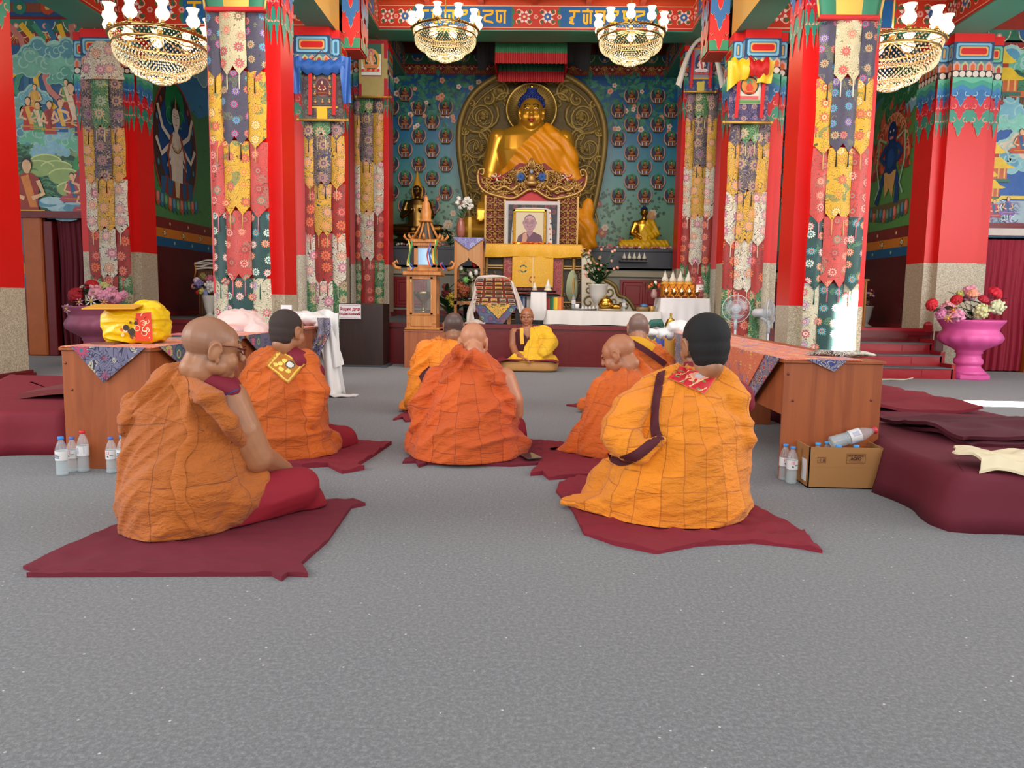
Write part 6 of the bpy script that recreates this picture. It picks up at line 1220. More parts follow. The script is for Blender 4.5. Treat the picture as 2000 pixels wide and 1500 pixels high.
# pedestal and lamp house
x0, x1 = G(788, 719).x, G(868, 720).x; zt = zz(825, 645, 10.75); LAM = wood('red_brown_laminate', '8c4a28', 'a65c34', .35)
t = thing('laminate_pedestal', 'plain reddish laminate pedestal carrying the pine lamp house', 'pedestal', ((x0+x1)/2, 10.95, 0)); MB().box((x0, 10.75, 0), (x1, 11.25, zt)).build('body', LAM, t); MB().box((x0-.005, 10.74, zt-.02), (x1+.02, 11.26, zt)).build('top', LAM, t)
YL = 10.82; t = thing('lamp_house', 'pine and glass lamp house with tiered roof tied with ribbons', 'shrine cabinet', (xx(826, 640, YL), YL, zt)); lx0, lx1 = xx(794, 600, YL), xx(852, 600, YL); lz = lambda py: zz(826, py, YL); D_ = .4; lxr = lx1
m = MB(); m.box((lx0-.03, YL-.02, zt), (lx1+.05, YL+D_, zt+.03), bev=.01); m.box((lx0, YL, zt+.03), (lx1, YL+D_, lz(614)))
for x in (lx0, lx1-.05): 
    for y in (YL, YL+D_-.05): m.box((x, y, lz(614)), (x+.05, y+.05, lz(540)))
m.box((lx0, YL-.005, lz(545)), (lx1, YL+.03, lz(536))); m.box((lx0, YL-.008, lz(632)), (lx1, YL, lz(629))); m.box((lx0, YL-.008, lz(616)), (lx1, YL, lz(613)))
m.box((lx0-.05, YL-.05, lz(538)), (lx1+.07, YL+D_+.03, lz(530)), bev=.01); m.box((lx0-.0, YL-.0, lz(530)), (lx1+.02, YL+D_, lz(522)), bev=.01); m.build('lower_case', PINE, t)
m = MB(); m.box((lx0+.06, YL+.0, zt+.05), (lx1-.06, YL-.012, lz(618)), bev=.01); m.build('drawer', PINE, t)
m = MB(); 
for (a_, b_, c_2, d_) in ((lx0+.05, lx0+.08, 614, 541), (lx1-.08, lx1-.05, 614, 541)): m.box((a_, YL-.012, lz(c_2)), (b_, YL+.012, lz(d_)))
m.box((lx0+.05, YL-.012, lz(614)), (lx1-.05, YL+.012, lz(611))); m.box((lx0+.05, YL-.012, lz(545)), (lx1-.05, YL+.012, lz(541))); dr = m.build('glass_door', PINE, t)
GL = glass('clear_pane', 'dfe8e4', .06, .03); MB().box((lx0+.08, YL-.001, lz(611)), (lx1-.08, YL+.003, lz(545))).build('pane', GL, dr); MB().box((lx0+.055, YL-.02, lz(552)), (lx0+.07, YL-.01, lz(546))).box((lx1-.07, YL-.02, lz(585)), (lx1-.06, YL-.01, lz(575))).build('latch', BRASS, dr)
MB().box((lx1-.004, YL+.05, lz(614)), (lx1, YL+D_-.05, lz(541))).build('side_pane', GL, t)
u0, u1 = xx(809, 500, YL+.05), xx(850, 500, YL+.05); m = MB()
for x in (u0, u1-.05): m.box((x, YL+.04, lz(522)), (x+.05, YL+.1, lz(480))); m.box((x, YL+.26, lz(522)), (x+.05, YL+.32, lz(480)))
m.box((u0, YL+.04, lz(522)), (u1, YL+.32, lz(517))); m.box((u0, YL+.04, lz(484)), (u1, YL+.32, lz(479))); m.box((u0-.03, YL+.01, lz(479)), (u1+.03, YL+.36, lz(474)))
for i in range(14): m.box((u0-.02+(u1-u0+.02)*i/13, YL+.0, lz(480)), (u0-.005+(u1-u0+.02)*i/13, YL+.03, lz(476)))
m.box((u0-.05, YL-.01, lz(474)), (u1+.05, YL+.38, lz(467)), bev=.01); m.build('upper_case', PINE, t)
MB().box((u0+.05, YL+.06, lz(517)), (u1-.05, YL+.065, lz(484))).build('upper_pane', plain('bluish_mirror_glass', '7a94a8', .1, .6), t)
m = MB(); cxu = (u0+u1)/2; cyu = YL+.18
for i in range(8): a = 2*PI*i/8+.4; m.tube([(cxu+.2*math.cos(a), cyu+.17*math.sin(a), lz(467)), (cxu+.12*math.cos(a), cyu+.1*math.sin(a), lz(448)), (cxu+.07*math.cos(a), cyu+.06*math.sin(a), lz(432))], .015, 6)
for i in range(8): a = 2*PI*i/8; m.tube([(cxu+.17*math.cos(a), cyu+.15*math.sin(a), lz(468)), (cxu+.27*math.cos(a), cyu+.2*math.sin(a), lz(467)), (cxu+.31*math.cos(a), cyu+.24*math.sin(a), lz(460)), (cxu+.3*math.cos(a), cyu+.22*math.sin(a), lz(455))], [.014, .016, .022, .004], 6)
m.lathe([(.09, 0), (.11, .02), (.07, .04), (.075, .15), (.06, .2), (.055, .26), (.03, .3), (.035, .33), (.004, .38)], (cxu, cyu, lz(432)), 12); 
m.build('roof_carving', PINE, t)
for s in (-1, 1): MB().tube([(cxu+s*.33, YL+.0, lz(525)), (cxu+s*.4, YL-.02, lz(523)), (cxu+s*.43, YL-.02, lz(515)), (cxu+s*.38, YL-.02, lz(510)), (cxu+s*.36, YL-.02, lz(516))], [.03, .028, .022, .016, .01], 7).build('side_finial', PINE, t)
MB().lathe([(.13, 0), (.09, .14), (.06, .27)], (cxu, cyu, lz(467)), 8, smooth=False).build('roof_shade', plain('grey_shade', '4a4438', .6), t)
m = MB(); cb = (lx0+lx1)/2; cz = lz(611); m.lathe([(.09, 0), (.1, .01), (.03, .03), (.02, .08), (.03, .1), (.02, .13), (.09, .2), (.135, .26), (.14, .3), (.13, .3), (.08, .22), (0, .2)], (cb, YL+.2, cz), 24); tag(m.build('butter_lamp_bowl', plain('dull_brass', '8a7a50', .25, .9)), 'large brass butter lamp bowl inside the pine lamp house', 'lamp bowl')
for i, (px, pt_y, pb_y, c1, c2) in enumerate(((797, 470, 520, 'd8b83a', '3a8a4a'), (847, 468, 515, 'd8c030', '2a7a3a'), (836, 475, 520, 'c83a30', '3a5aa0'), (862, 512, 528, 'c83a30', '2a3a8a'), (800, 515, 528, 'e8e0d0', '3a4a9a'))):
    m = MB(); p = W(px, pt_y, YL-.07); z2 = lz(pb_y)
    for k, c in enumerate((c1, c2)): m.sheet(3, 10, lambda u, v: (p.x+.02*u+.025*k+.02*math.sin(5*v+k+i), YL-.075-.008*k-.01*math.sin(6*v), p.z+(z2-p.z)*v), .003, col=c)
    m.build('ribbon', paint(.5), t)
# arched wooden stand with flowers inside
YW = 12.3; x0, x1 = xx(887, 550, YW), xx(943, 550, YW); wz = lambda py: zz(915, py, YW)
t = thing('arched_stand', 'tall honey wood stand with an ogee arch opening and corner cloth', 'stand', ((x0+x1)/2, YW, PZ)); OAK = wood('honey_oak', 'b06a2c', 'c88440', .4)
m = MB(); m.box((x0, YW, PZ), (x0+.045, YW+.045, wz(467))); m.box((x1-.045, YW, PZ), (x1, YW+.045, wz(467))); m.box((x0, YW+.4, PZ), (x0+.045, YW+.445, wz(467))); m.box((x1-.045, YW+.4, PZ), (x1, YW+.445, wz(467))); m.box((x0, YW, wz(595)), (x1, YW+.44, wz(588))); m.build('frame', OAK, t)
cxm = (x0+x1)/2; w = (x1-x0)/2-.045
arch = [(cxm-w, wz(525))]+[(cxm-w+w*q, wz(525)+(wz(508)-wz(525))*q**.6) for q in (.15, .4, .7, .88)]+[(cxm, wz(503))]+[(cxm+w-w*q, wz(525)+(wz(508)-wz(525))*q**.6) for q in (.88, .7, .4, .15)]+[(cxm+w, wz(525))]
MB().prism([(cxm-w, wz(470))]+arch+[(cxm+w, wz(470))], YW+.005, YW+.03).build('arched_panel', wood('pale_oak_panel', 'b8804a', 'c8935a', .45), t); MB().box((x0-.01, YW-.01, wz(470)), (x1+.01, YW+.46, wz(465))).build('top', OAK, t)
LILAC = brocade('lilac_brocade', '6e68a0', 'a0a0c8', ['8a88b8', '5a5a90', 'b0b0d0'], 9, 1)
m = MB(); m.prism([(x0-.02, wz(465)), (x1+.02, wz(465)), (cxm, wz(488))], YW-.025, YW-.015); m.box((x0-.02, YW-.025, wz(465)), (x1+.02, YW+.46, wz(464))); m.prism([(YW, wz(465)), (YW+.46, wz(465)), (YW+.23, wz(490))], x1+.012, x1+.02, 'x'); tag(m.build('corner_cloth', LILAC), 'lilac brocade cloth with hanging corner on top of the arched wooden stand', 'cloth')
zt2 = wz(464); vx = xx(900, 440, YW+.15); tag(MB().lathe([(.04, 0), (.06, .05), (.075, .14), (.06, .24), (.035, .29), (.045, .31)], (vx, YW+.15, zt2), 18).build('painted_vase', plain('mottled_red_vase', '9a5a4a', .3, var=.4, vs=18)), 'slender mottled red vase on the arched wooden stand', 'vase')
sp_ = [('ball', q_(px, py, YW+.15, 0), .035, 'e4e0d4') for px, py in ((896, 388), (893, 396), (899, 405), (908, 395), (914, 388), (918, 393), (912, 400), (921, 402), (905, 402), (916, 406), (910, 390))]
bouquet('vase_bouquet', 'white chrysanthemums in the slender vase on the arched stand', (vx, YW+.15, zt2+.3), sp_, leaves=8, ll=.15, lw=.015)
tag(MB().lathe([(.035, 0), (.035, .3), (.03, .31), (.03, .33)], (xx(917, 460, YW+.12), YW+.12, zt2), 14).build('incense_tube', plain('golden_paper', 'c8a040', .4, var=.25, vs=30)), 'upright golden paper incense tube beside the slender vase', 'tube')
bx_, bz_ = cxm, wz(590)
tag(MB().lathe([(.07, 0), (.09, .1), (.08, .3), (.06, .36), (.08, .42)], (cxm+.05, YW+.22, bz_), 18).build('glass_vase', plain('striped_gold_glass', '8a7a5a', .15, .3, var=.3, vs=30)), 'striped golden glass vase inside the arched wooden stand', 'vase')
bouquet('vase_bouquet', 'rust chrysanthemums, white buds and a red rose inside the arched stand', (cxm+.05, YW+.22, bz_+.4), [('rose', q_(926, 518, YW+.15), .06, 'c02018'), ('bud', q_(900, 525, YW+.12), .045, 'e0dcc0'), ('bud', q_(919, 536, YW+.12), .045, 'e0dcc8'), ('bud', q_(930, 532, YW+.1), .045, 'e0d8d0'), ('ball', q_(910, 547, YW+.05), .05, '7ac060'), ('ball', q_(899, 560, YW+.1), .08, 'a0562a'), ('ball', q_(906, 572, YW+.08), .08, '96502a'), ('ball', q_(897, 578, YW+.12), .06, '8a4a28'), ('rose', q_(921, 541, YW+.14), .04, 'd8d4c0'), ('ball', q_(912, 565, YW+.05), .05, '9a4a30')], leaves=26, ll=.2, lw=.04, seed=9)
tag(MB().lathe([(.06, 0), (.09, .06), (.11, .35), (.12, .4)], (cxm, YW+.2, PZ), 16).build('dark_vase', plain('black_glaze', '15171a', .15)), 'black glazed floor vase under the shelf of the arched stand', 'vase')
bouquet('floor_flowers', 'dark leafy yellow and maroon flowers between the lamp house and arched stand', (xx(878, 600, 12.5), 12.5, PZ+.1), [('ball', q_(880, 580, 12.4), .07, 'b8a030'), ('ball', q_(872, 572, 12.4), .07, '6a1f28'), ('ball', q_(884, 592, 12.4), .06, 'c0a838'), ('ball', q_(870, 560, 12.4), .05, '7a2a30')], leaves=40, ll=.35, lw=.04, seed=4)
bouquet('altar_flowers', 'pale orchids standing between the hatted statue and the arched stand', (xx(880, 470, 16.2), 16.2, 2.05), [('daisy', q_(px, py, 16.1), .08, c) for px, py, c in ((868, 445, 'c8b8a8'), (878, 440, 'd8cabc'), (874, 452, 'c8b0a0'), (885, 458, 'd0c0b0'), (866, 460, 'c0a898'))], leaves=14, ll=.3)
# chair draped with a patchwork brocade
YR = 11.75; rz_ = lambda py: zz(970, py, YR); t = thing('draped_throne_seat', 'low seat draped with rows of small brocade flaps above a pointed apron', 'seat', (xx(970, 635, YR), YR+.2, PZ))
cx0, cx1 = xx(930, 580, YR), xx(1004, 580, YR); m = MB(); m.box((cx0+.05, YR+.03, PZ), (cx0+.1, YR+.08, rz_(545))); m.box((cx1-.1, YR+.03, PZ), (cx1-.05, YR+.08, rz_(545))); m.box((cx0+.05, YR+.45, PZ), (cx0+.1, YR+.5, rz_(545))); m.box((cx1-.1, YR+.45, PZ), (cx1-.05, YR+.5, rz_(545))); m.box((cx0+.03, YR+.02, rz_(605)), (cx1-.03, YR+.5, rz_(597))); m.build('wooden_frame', PINE, t)
m = MB(); L0, R0, L1, R1 = xx(932, 540, YR), xx(998, 545, YR), xx(921, 590, YR), xx(1010, 595, YR); m.sheet(21, 13, lambda u, v: ((L0+(L1-L0)*v)*(1-u)+(R0+(R1-R0)*v)*u, YR-.05*v-.01*math.sin(20*u)*v, rz_(541)+(rz_(596)-rz_(541))*v), .015); fb = m.build('flap_cloth', plain('rust_cloth', 'b0461c', .7, var=.1), t)
rn = random.Random(3); P = Paint(lambda u, v, h: ((L0+(L1-L0)*(1-v))*(1-u)+(R0+(R1-R0)*(1-v))*u, YR-.05*(1-v)-.02-h*3, rz_(541)+(rz_(596)-rz_(541))*(1-v)), .004)
for j in range(7):
    for i in range(4+(j > 4)):
        n_ = 4+(j > 4); u0, u1 = (i+.1)/n_, (i+.9)/n_; v1 = 1-j/7; v0 = v1-.16
        for k, c in enumerate((rn.choice(['3a2a5a', '4a3a6a', '5a2a3a']), rn.choice(['d8b050', 'e8c860', 'c8d0a0']), rn.choice(['8a2f20', '6a2a20', '3a4a30', 'a8341c', '2a2030']), rn.choice(['c8903a', '5a3a30', '7a3020', 'c0281c']))): P.poly([(u0+.012*k, v0+.016*k), (u1-.012*k, v0+.016*k-.0), (u1-.012*k, v1-.05-.01*k), (u0+.012*k, v1-.05-.01*k)], c, 1+k+(7-j))
P.build('brocade_flaps', paint(.6), fb)
ap = MB(); ap.prism([(xx(921, 592, YR-.1), rz_(592)), (xx(1014, 592, YR-.1), rz_(594)), (xx(982, 632, YR-.1), rz_(632)), (xx(945, 630, YR-.1), rz_(631))], YR-.1, YR-.09); ap.build('apron', brocade('blue_medallion_brocade', '5c6080', '2a2c48', ['8a3a4a', '3a6a6a', 'a89860', '5a3a5a'], 9, 1), t)
ap = MB(); ap.prism([(xx(943, 593, YR-.12), rz_(592)), (xx(1000, 593, YR-.12), rz_(593)), (xx(973, 622, YR-.12), rz_(622))], YR-.115, YR-.105); ap.build('apron_centre', BR['Y'], t)
m = MB(); 
for pts in (((926, 610), (925, 580), (930, 545), (950, 541), (985, 541), (1000, 552), (1008, 575), (1017, 600)),):
    q = subdiv([tuple(W(a, b_, YR-.1)) for a, b_ in pts], 5); m.tube(q, [.018+.012*math.sin(i*.5) for i in range(len(q))], 8)
m.sheet(7, 12, lambda u, v: (xx(928, 560, YR)+(-.0-.13*v)+.02*math.sin(7*v)+(.03+.1*v)*u, YR-.13-.02*math.sin(5*u+4*v), rz_(560)+(rz_(632)-rz_(560))*v), .01); m.sheet(7, 12, lambda u, v: (xx(1000, 555, YR)+.12*v+.02*u+(.02+.06*v)*u, YR-.13-.02*math.sin(5*u+4*v), rz_(555)+(rz_(610)-rz_(555))*v), .01)
tag(m.build('silk_scarf', plain('pinkish_white_silk', 'd4c4b8', .5)), 'long pinkish white scarf trimming the seat of brocade flaps', 'scarf')
m = MB(); m.sheet(13, 9, lambda u, v: (xx(908, 636, 11.5)+.3*u, 11.45+.2*v, PZ+.02+.05*math.sin(PI*u)*math.sin(PI*v)+.01*math.sin(9*u+5*v)), .02); tag(m.build('white_cloth', plain('off_white_cotton', 'cdbfb2', .8)), 'small heap of off-white cloth on the platform edge below the brocade seat', 'cloth')
# black round tray table with stacked cakes
YK = 12.1; kx = xx(1048, 570, YK); kz = lambda py: zz(1048, py, YK)
t = thing('tray_table', 'low black lacquer tray table with striped valance in front of the throne', 'table', (kx, YK, PZ)); BLK = plain('black_lacquer', '17130f', .2)
m = MB(); m.lathe([(.3, 0), (.32, .015), (.3, .03), (0, .03)], (kx, YK, kz(571)), 32, sy=.6); m.lathe([(.36, 0), (.38, .02), (.34, .035), (0, .035)], (kx, YK+.02, kz(578)), 32, sy=.6); m.box((kx-.33, YK-.05, PZ), (kx+.33, YK+.3, kz(578))); m.build('lacquer_top', BLK, t)
m = MB(); x0, x1 = xx(1010, 590, YK-.1), xx(1100, 590, YK-.1)
for i in range(24):
    c = ['c8c4bc', '2a6a8a', '1a3a6a', '8a98a8', '3a2a3a', 'c0b8b0', 'b8b4ac', 'a8a8a8', 'a8a8a8', 'a8a8a8', 'a8a8a8', 'a8a8a8', 'a8a8a8', 'a8a8a8', '5a4a4a', '7a1f1f', 'a82020', '1f5a3a', '1f6a40', 'c8a828', 'd8b830', 'c87020', 'd8782a', '9a4a20'][i]; a_ = x0+(x1-x0)*i/24; m.sheet(3, 4, lambda u, v: (a_+(x1-x0)/24*u, YK-.1-.01*math.sin(PI*u), kz(580)+(kz(604)-kz(580))*v), .006, col=c)
m.build('striped_valance', paint(.6), t)
m = MB(); x0, x1 = xx(1037, 590, YK-.16), xx(1066, 590, YK-.16); m.sheet(17, 12, lambda u, v: (x0+(x1-x0)*u+.02*(u-.5)*v, YK-.24-.03*math.sin(PI*v)-.01*math.sin(9*u), kz(571)+(zz(1048, 624, YK)-kz(571))*v), .01); tag(m.build('white_cloth', plain('bright_cotton', 'dcd6d0', .7)), 'white cloth strip hanging from the black lacquer tray table', 'cloth')
torma('white ritual cake with round face on the black tray table', 1070, 569, YK, .19, 'cakes on the tray table', 'e8d8b0', kz(568)); torma('small ornate ritual cake on the black tray table', 1044, 569, YK, .14, 'cakes on the tray table', 'c8b088', kz(568))
# white low table and tall table
TCL = plain('white_tablecloth', 'd6d0c8', .7, var=.03, vs=6)
YW2 = 11.6; x0, x1 = xx(1068, 620, YW2), xx(1292, 620, YW2); zt3 = zz(1180, 608, YW2)
def cloth_box(label, x0, x1, y0, y1, zt, zb, mat, flare=.03, name='tablecloth'):
    m = MB()
    def fn(u, v):
        per = 2*(x1-x0)+2*(y1-y0); s = u*per; w, d = x1-x0, y1-y0
        if s < w: x, y, nx, ny = x0+s, y0, 0, -1
        elif s < w+d: x, y, nx, ny = x1, y0+s-w, 1, 0
        elif s < 2*w+d: x, y, nx, ny = x1-(s-w-d), y1, 0, 1
        else: x, y, nx, ny = x0, y1-(s-2*w-d), -1, 0
        a = flare*v+.018*v*math.sin(s*17)+.01*v*math.sin(s*41); return (x+nx*a, y+ny*a, zt+(zb-zt)*v+.006*math.sin(s*9)*v)
    m.grid(200, 8, fn, cu=True); m.box((x0, y0, zt-.01), (x1, y1, zt+.004)); return tag(m.build(name, mat), label, 'tablecloth')
def table_under(label, x0, x1, y0, y1, zb, zt):
    t = thing('plain_table', label, 'table', ((x0+x1)/2, (y0+y1)/2, zb)); MB().box((x0+.03, y0+.03, zt-.04), (x1-.03, y1-.03, zt-.014)).build('tabletop', PINE, t)
    for x in (x0+.05, x1-.08):
        for y in (y0+.05, y1-.08): MB().box((x, y, zb), (x+.03, y+.03, zt-.04)).build('leg', PINE, t)
cloth_box('long white cloth covering the low offering table behind the facing monk', x0, x1, YW2, 12.2, zt3, zz(1180, 635, YW2), TCL); table_under('low table mostly hidden under the long white cloth', x0, x1, YW2, 12.2, PZ, zt3)
YT2 = 11.75; x0, x1 = xx(1290, 600, YT2), xx(1386, 600, YT2); zt4 = zz(1340, 583, YT2)
cloth_box('white cloth falling in folds from the tall butter lamp table', x0, x1, YT2, 12.3, zt4, PZ+.02, plain('white_damask', 'dcd8d6', .65), .06); table_under('tall table under white cloth that carries the row of butter lamps', x0, x1, YT2, 12.3, PZ, zt4)
Yc = 11.95; yz = lambda px, py: zz(px, py, Yc); t = thing('offering_rack', 'orange silk covered rack with crossed cords behind the butter lamps', 'rack', (xx(1325, 580, 12.1), 12.1, zt4)); a0, a1 = xx(1293, 570, 12.1), xx(1356, 570, 12.1); rt = zz(1325, 556, 12.1)
MB().box((a0, 12.05, zt4), (a1, 12.25, rt), bev=.01).build('silk_box', plain('orange_silk', 'e08a10', .5, var=.05), t); m = MB()
for i in range(5):
    xa_, xb_ = a0+(a1-a0)*i/5, a0+(a1-a0)*(i+1)/5
    m.tube([(xa_, 12.045, zt4+.01), (xb_, 12.045, rt)], .004, 5); m.tube([(xb_, 12.045, zt4+.01), (xa_, 12.045, rt)], .004, 5)
m.build('crossed_cords', plain('dark_cord', '5a2a1a', .7), t)
for i, w_ in enumerate(('beside the tulips', 'second from the tulips', 'third from the tulips', 'nearest the big pink bottle')): torma('tall white ritual cake on the orange rack, %s' % w_, 1298.5+i*15.2, 556, 12.15, .22, 'tall cakes on the orange rack', 'd8a040', rt)
FLM = bpy.data.materials.new('candle_flame'); FLM.use_nodes = True; b = FLM.node_tree.nodes['Principled BSDF']; setb(b, 'ffe0a0'); b.inputs['Emission Color'].default_value = (1, .75, .35, 1); b.inputs['Emission Strength'].default_value = 8
for i, w_ in enumerate(('beside the tulips', 'second from the tulips', 'in the middle', 'fourth from the tulips', 'nearest the big pink bottle')):
    x = xx(1301+i*15, 580, 11.85); t = thing('butter_lamp', 'lit brass butter lamp in the row of five, %s' % w_, 'butter lamp', (x, 11.85, zt4), 'lit butter lamps'); MB().lathe([(.035, 0), (.04, .008), (.012, .02), (.012, .05), (.03, .06), (.042, .09), (.044, .105), (.036, .1), (0, .09)], (x, 11.85, zt4), 16).build('cup', BRASS, t); MB().lathe([(.0, 0), (.014, .012), (.01, .03), (0, .055)], (x, 11.85, zt4+.095), 8).build('flame', FLM, t)
for i in range(6): x = xx(1292+i*15, 580, 11.8); tag(MB().lathe([(.03, 0), (.045, .03), (.05, .035), (.042, .028), (0, .015)], (x, 11.8, zt4), 14).build('offering_bowl', plain('copper_bowl', '9a5a34', .3, .8)), ['little copper bowl at the tulip end of the lamp row', 'little copper bowl between first and second lamps', 'little copper bowl between second and middle lamps', 'little copper bowl between middle and fourth lamps', 'little copper bowl between fourth and last lamps', 'little copper bowl at the pink bottle end of the lamp row'][i], 'bowl', 'copper bowls before the lamps')
tag(MB().lathe([(.03, 0), (.05, .03), (.045, .09), (.03, .11), (.045, .13)], (xx(1277, 580, 11.9), 11.9, zt4), 16).build('small_vase', plain('rose_glaze', 'a88078', .3)), 'small rosy vase of tulips at the corner of the white damask', 'vase')
bouquet('vase_bouquet', 'orange and white tulips with spiky leaves beside the orange rack', (xx(1277, 570, 11.9), 11.9, zt4+.12), [('bud', q_(1273, 557, 11.9), .035, 'e0642a'), ('bud', q_(1280, 553, 11.9), .035, 'e8dcc0'), ('bud', q_(1287, 558, 11.9), .035, 'd8502a'), ('bud', q_(1268, 560, 11.9), .03, 'd87a3a')], leaves=26, ll=.2, lw=.012, seed=2)
# water bottles
PET = glass('clear_plastic', 'dfe9ec', .2, .05); WAT = glass('water', 'c4d4d6', .3, .02); LBL = plain('label_paper', 'd8d6d4', .5)
def bottle(label, base, h, cap, lab='d8d6d4', mark=None, group=None, M=None, red=False, r=None, pet=None):
    r = r or h*.145; t = thing('water_bottle', label, 'bottle', base, group); X, Y, Zb = base; m = MB(); s = h
    prof = [(0, .012), (r*.6, .0), (r*.95, .012*s), (r, .04*s)]+[(r*(1-.05*(i % 2)), (.08+.045*i)*s) for i in range(6)]+[(r*.93, .36*s), (r, .42*s), (r, .62*s), (r*.98, .68*s), (r*.75, .8*s), (r*.42, .9*s), (r*.38, .95*s), (r*.38, .965*s)]
    m.lathe(prof, base, 20); m.build('bottle_wall', pet or PET, t)
    wv = [(0, .02)]+[(q*.94, z) for q, z in prof[1:-5]]+[(0, prof[-6][1])]; MB().lathe(wv, base, 16).build('water', WAT, t) if pet is None else None
    MB().lathe([(r*.46, .93*s), (r*.5, .94*s), (r*.5, .99*s), (r*.44, s), (0, s)], base, 16).build('cap', plain('cap_'+cap, cap, .4), t)
    lb = MB(); lb.grid(25, 2, lambda u, v: (X+r*1.02*math.cos(2*PI*u), Y+r*1.02*math.sin(2*PI*u), Zb+(.4+.24*v)*s)); lo = lb.build('label', plain('label_'+lab, lab, .5), t)
    P = Paint(lambda u, v, hh: (X+(r*1.03+hh)*math.sin(u), Y-(r*1.03+hh)*math.cos(u), Zb+v*s), .0006)
    if red: P.rect(-1.2, .41, 1.2, .435, 'c03040', 1); P.rect(-.3, .46, .7, .62, '8a8ab0', 1); P.rect(-.9, .46, -.4, .6, 'b0b0c0', 1)
    elif mark == 'b':
        P.rect(-1.4, .405, 1.4, .425, '3a7ac0', 1); P.poly([(-.7, .53), (-.45, .58), (-.3, .55), (-.1, .57), (0, .53)], '2a3a5a', 1)
        for k in range(7): P.rect(-.65+k*.13, .5, -.56+k*.13, .52, '2a4a7a', 1); P.rect(-.75+k*.14, .46, -.65+k*.14, .49, '2a4a7a', 1)
    else:
        P.rect(-.45, .53, .1, .62, 'd88a98', 1); P.poly([(-.4, .47), (-.2, .51), (.05, .47), (-.1, .44)], '5a6a70', 1)
        for k in range(5): P.rect(.2+k*.13, .5, .28+k*.13, .53, '4a5a50', 1)
    P.build('label_print', paint(.5), lo)
    return t
for (px, pyb, pyt, cap, mk, red, lab) in ((122, 931, 852, '2a8ad8', 'b', False, 'front water bottle with bright blue cap left of the red-capped one'), (143, 924, 853, '4a6ab8', None, False, 'water bottle with dull blue cap directly behind the red-capped one'), (164, 924, 840, 'd02028', None, True, 'tallest plastic bottle with red cap and red-edged label'), (219, 926, 853, '4a6ab8', None, False, 'water bottle with dull blue cap against the table near the left monk'), (242, 929, 849, '2a9ae0', 'b', False, 'water bottle with bright blue cap touching the left monk robe')):
    g = G(px, pyb-3); h = (pyb-pyt)*g.y/1500; bottle(lab, (g.x, g.y, 0), h, cap, mark=mk, red=red, r=h*.145 if not red else h*.13)
for (px, pyb, pyt, lab) in ((1531, 940, 868, 'rear water bottle beside the end of the long table and cardboard box'), (1545, 947, 873, 'front water bottle leaning close to the corner of the cardboard box')):
    g = G(px, pyb-3); bottle(lab, (g.x, g.y, 0), (pyb-pyt)*g.y/1500, '4a84c8')
def small_bottle(label, px, pyb, pyt, Y, z, cap='4a8ac8', r=None, pet=None): h = (pyb-pyt)*Y/1500; return bottle(label, (xx(px, pyb, Y), Y, z), h, cap, r=r, pet=pet)
small_bottle('small water bottle on the tray beside the stack of white cups', 1120, 605, 578, 11.85, zt3+.02); small_bottle('small water bottle beside the brass pot tray', 1218, 607, 583, 11.9, zt3)
small_bottle('large pink tinted bottle at the end of the butter lamp table', 1366, 582, 540, 11.95, zt4, 'c86070', r=.062, pet=glass('pink_plastic', 'c05060', .55, .1))
def tray(label, px0, px1, Y, z, mat): c = xx((px0+px1)/2, 600, Y); r = (px1-px0)*Y/3000; return tag(MB().lathe([(r*.8, 0), (r*.95, .008), (r, .03), (r*.96, .03), (r*.8, .012), (0, .012)], (c, Y, z), 32, sy=.55).build('serving_tray', mat), label, 'tray')
PEW = plain('pewter', '6a6662', .3, .8); tray('pewter tray holding a bottle and white cups', 1108, 1166, 11.82, zt3+.004, PEW); tray('pale tray holding the brass pot', 1167, 1216, 11.8, zt3+.004, plain('pale_brass_tray', 'b8a88a', .35, .5))
c = xx(1183, 600, 11.82); tag(MB().lathe([(.07, 0), (.1, .03), (.12, .08), (.11, .13), (.08, .15), (.09, .16), (.05, .18), (.015, .19), (.02, .22), (0, .23)], (c, 11.82, zt3+.016), 24).build('brass_pot', metal_('polished_brass', 'c8a040', .2)), 'round polished brass pot with lid on the pale tray', 'pot')
c = xx(1203, 600, 11.8); tag(MB().lathe([(.05, 0), (.08, .03), (.085, .07), (.06, .09), (0, .1)], (c, 11.8, zt3+.016), 20).build('brass_bowl', MC['polished_brass']), 'smaller squat brass bowl beside the lidded brass pot', 'bowl')
m = MB(); c = W(1127, 605, 11.78); m.lathe([(.03, 0), (.035, .09), (0, .09)], (c.x, 11.78, zt3+.016), 14); tag(m.build('paper_cups', plain('cup_white', 'e4e0dc', .5)), 'short stack of white cups on the pewter tray', 'cups')
m = MB(); rn = random.Random(1)
for i in range(4): x = xx(1134+7*i, 605, 11.8); m.prism([(x, zt3+.016), (x+.06, zt3+.016), (x+.025, zt3+.08)], 11.77, 11.8)
tag(m.build('folded_napkins', plain('napkin', 'dcd8d4', .7)), 'row of folded white napkins on the pewter tray', 'napkins')
c = xx(1255, 600, 11.85); m = MB(); m.lathe([(.09, 0), (.1, .05), (.09, .07), (0, .07)], (c, 11.85, zt3+.004), 16, col='8a7048'); m.sph((c+.02, 11.85, zt3+.09), (.06, .05, .035), 10, 8, col='4a78a8'); m.lathe([(.05, 0), (.03, .03), (.06, .08)], (c+.14, 11.85, zt3+.004), 14, col='a8843a'); tag(m.build('incense_burner', paint(.35, .4)), 'brass incense burner with a blue cloth knob by the tall white table', 'burner')
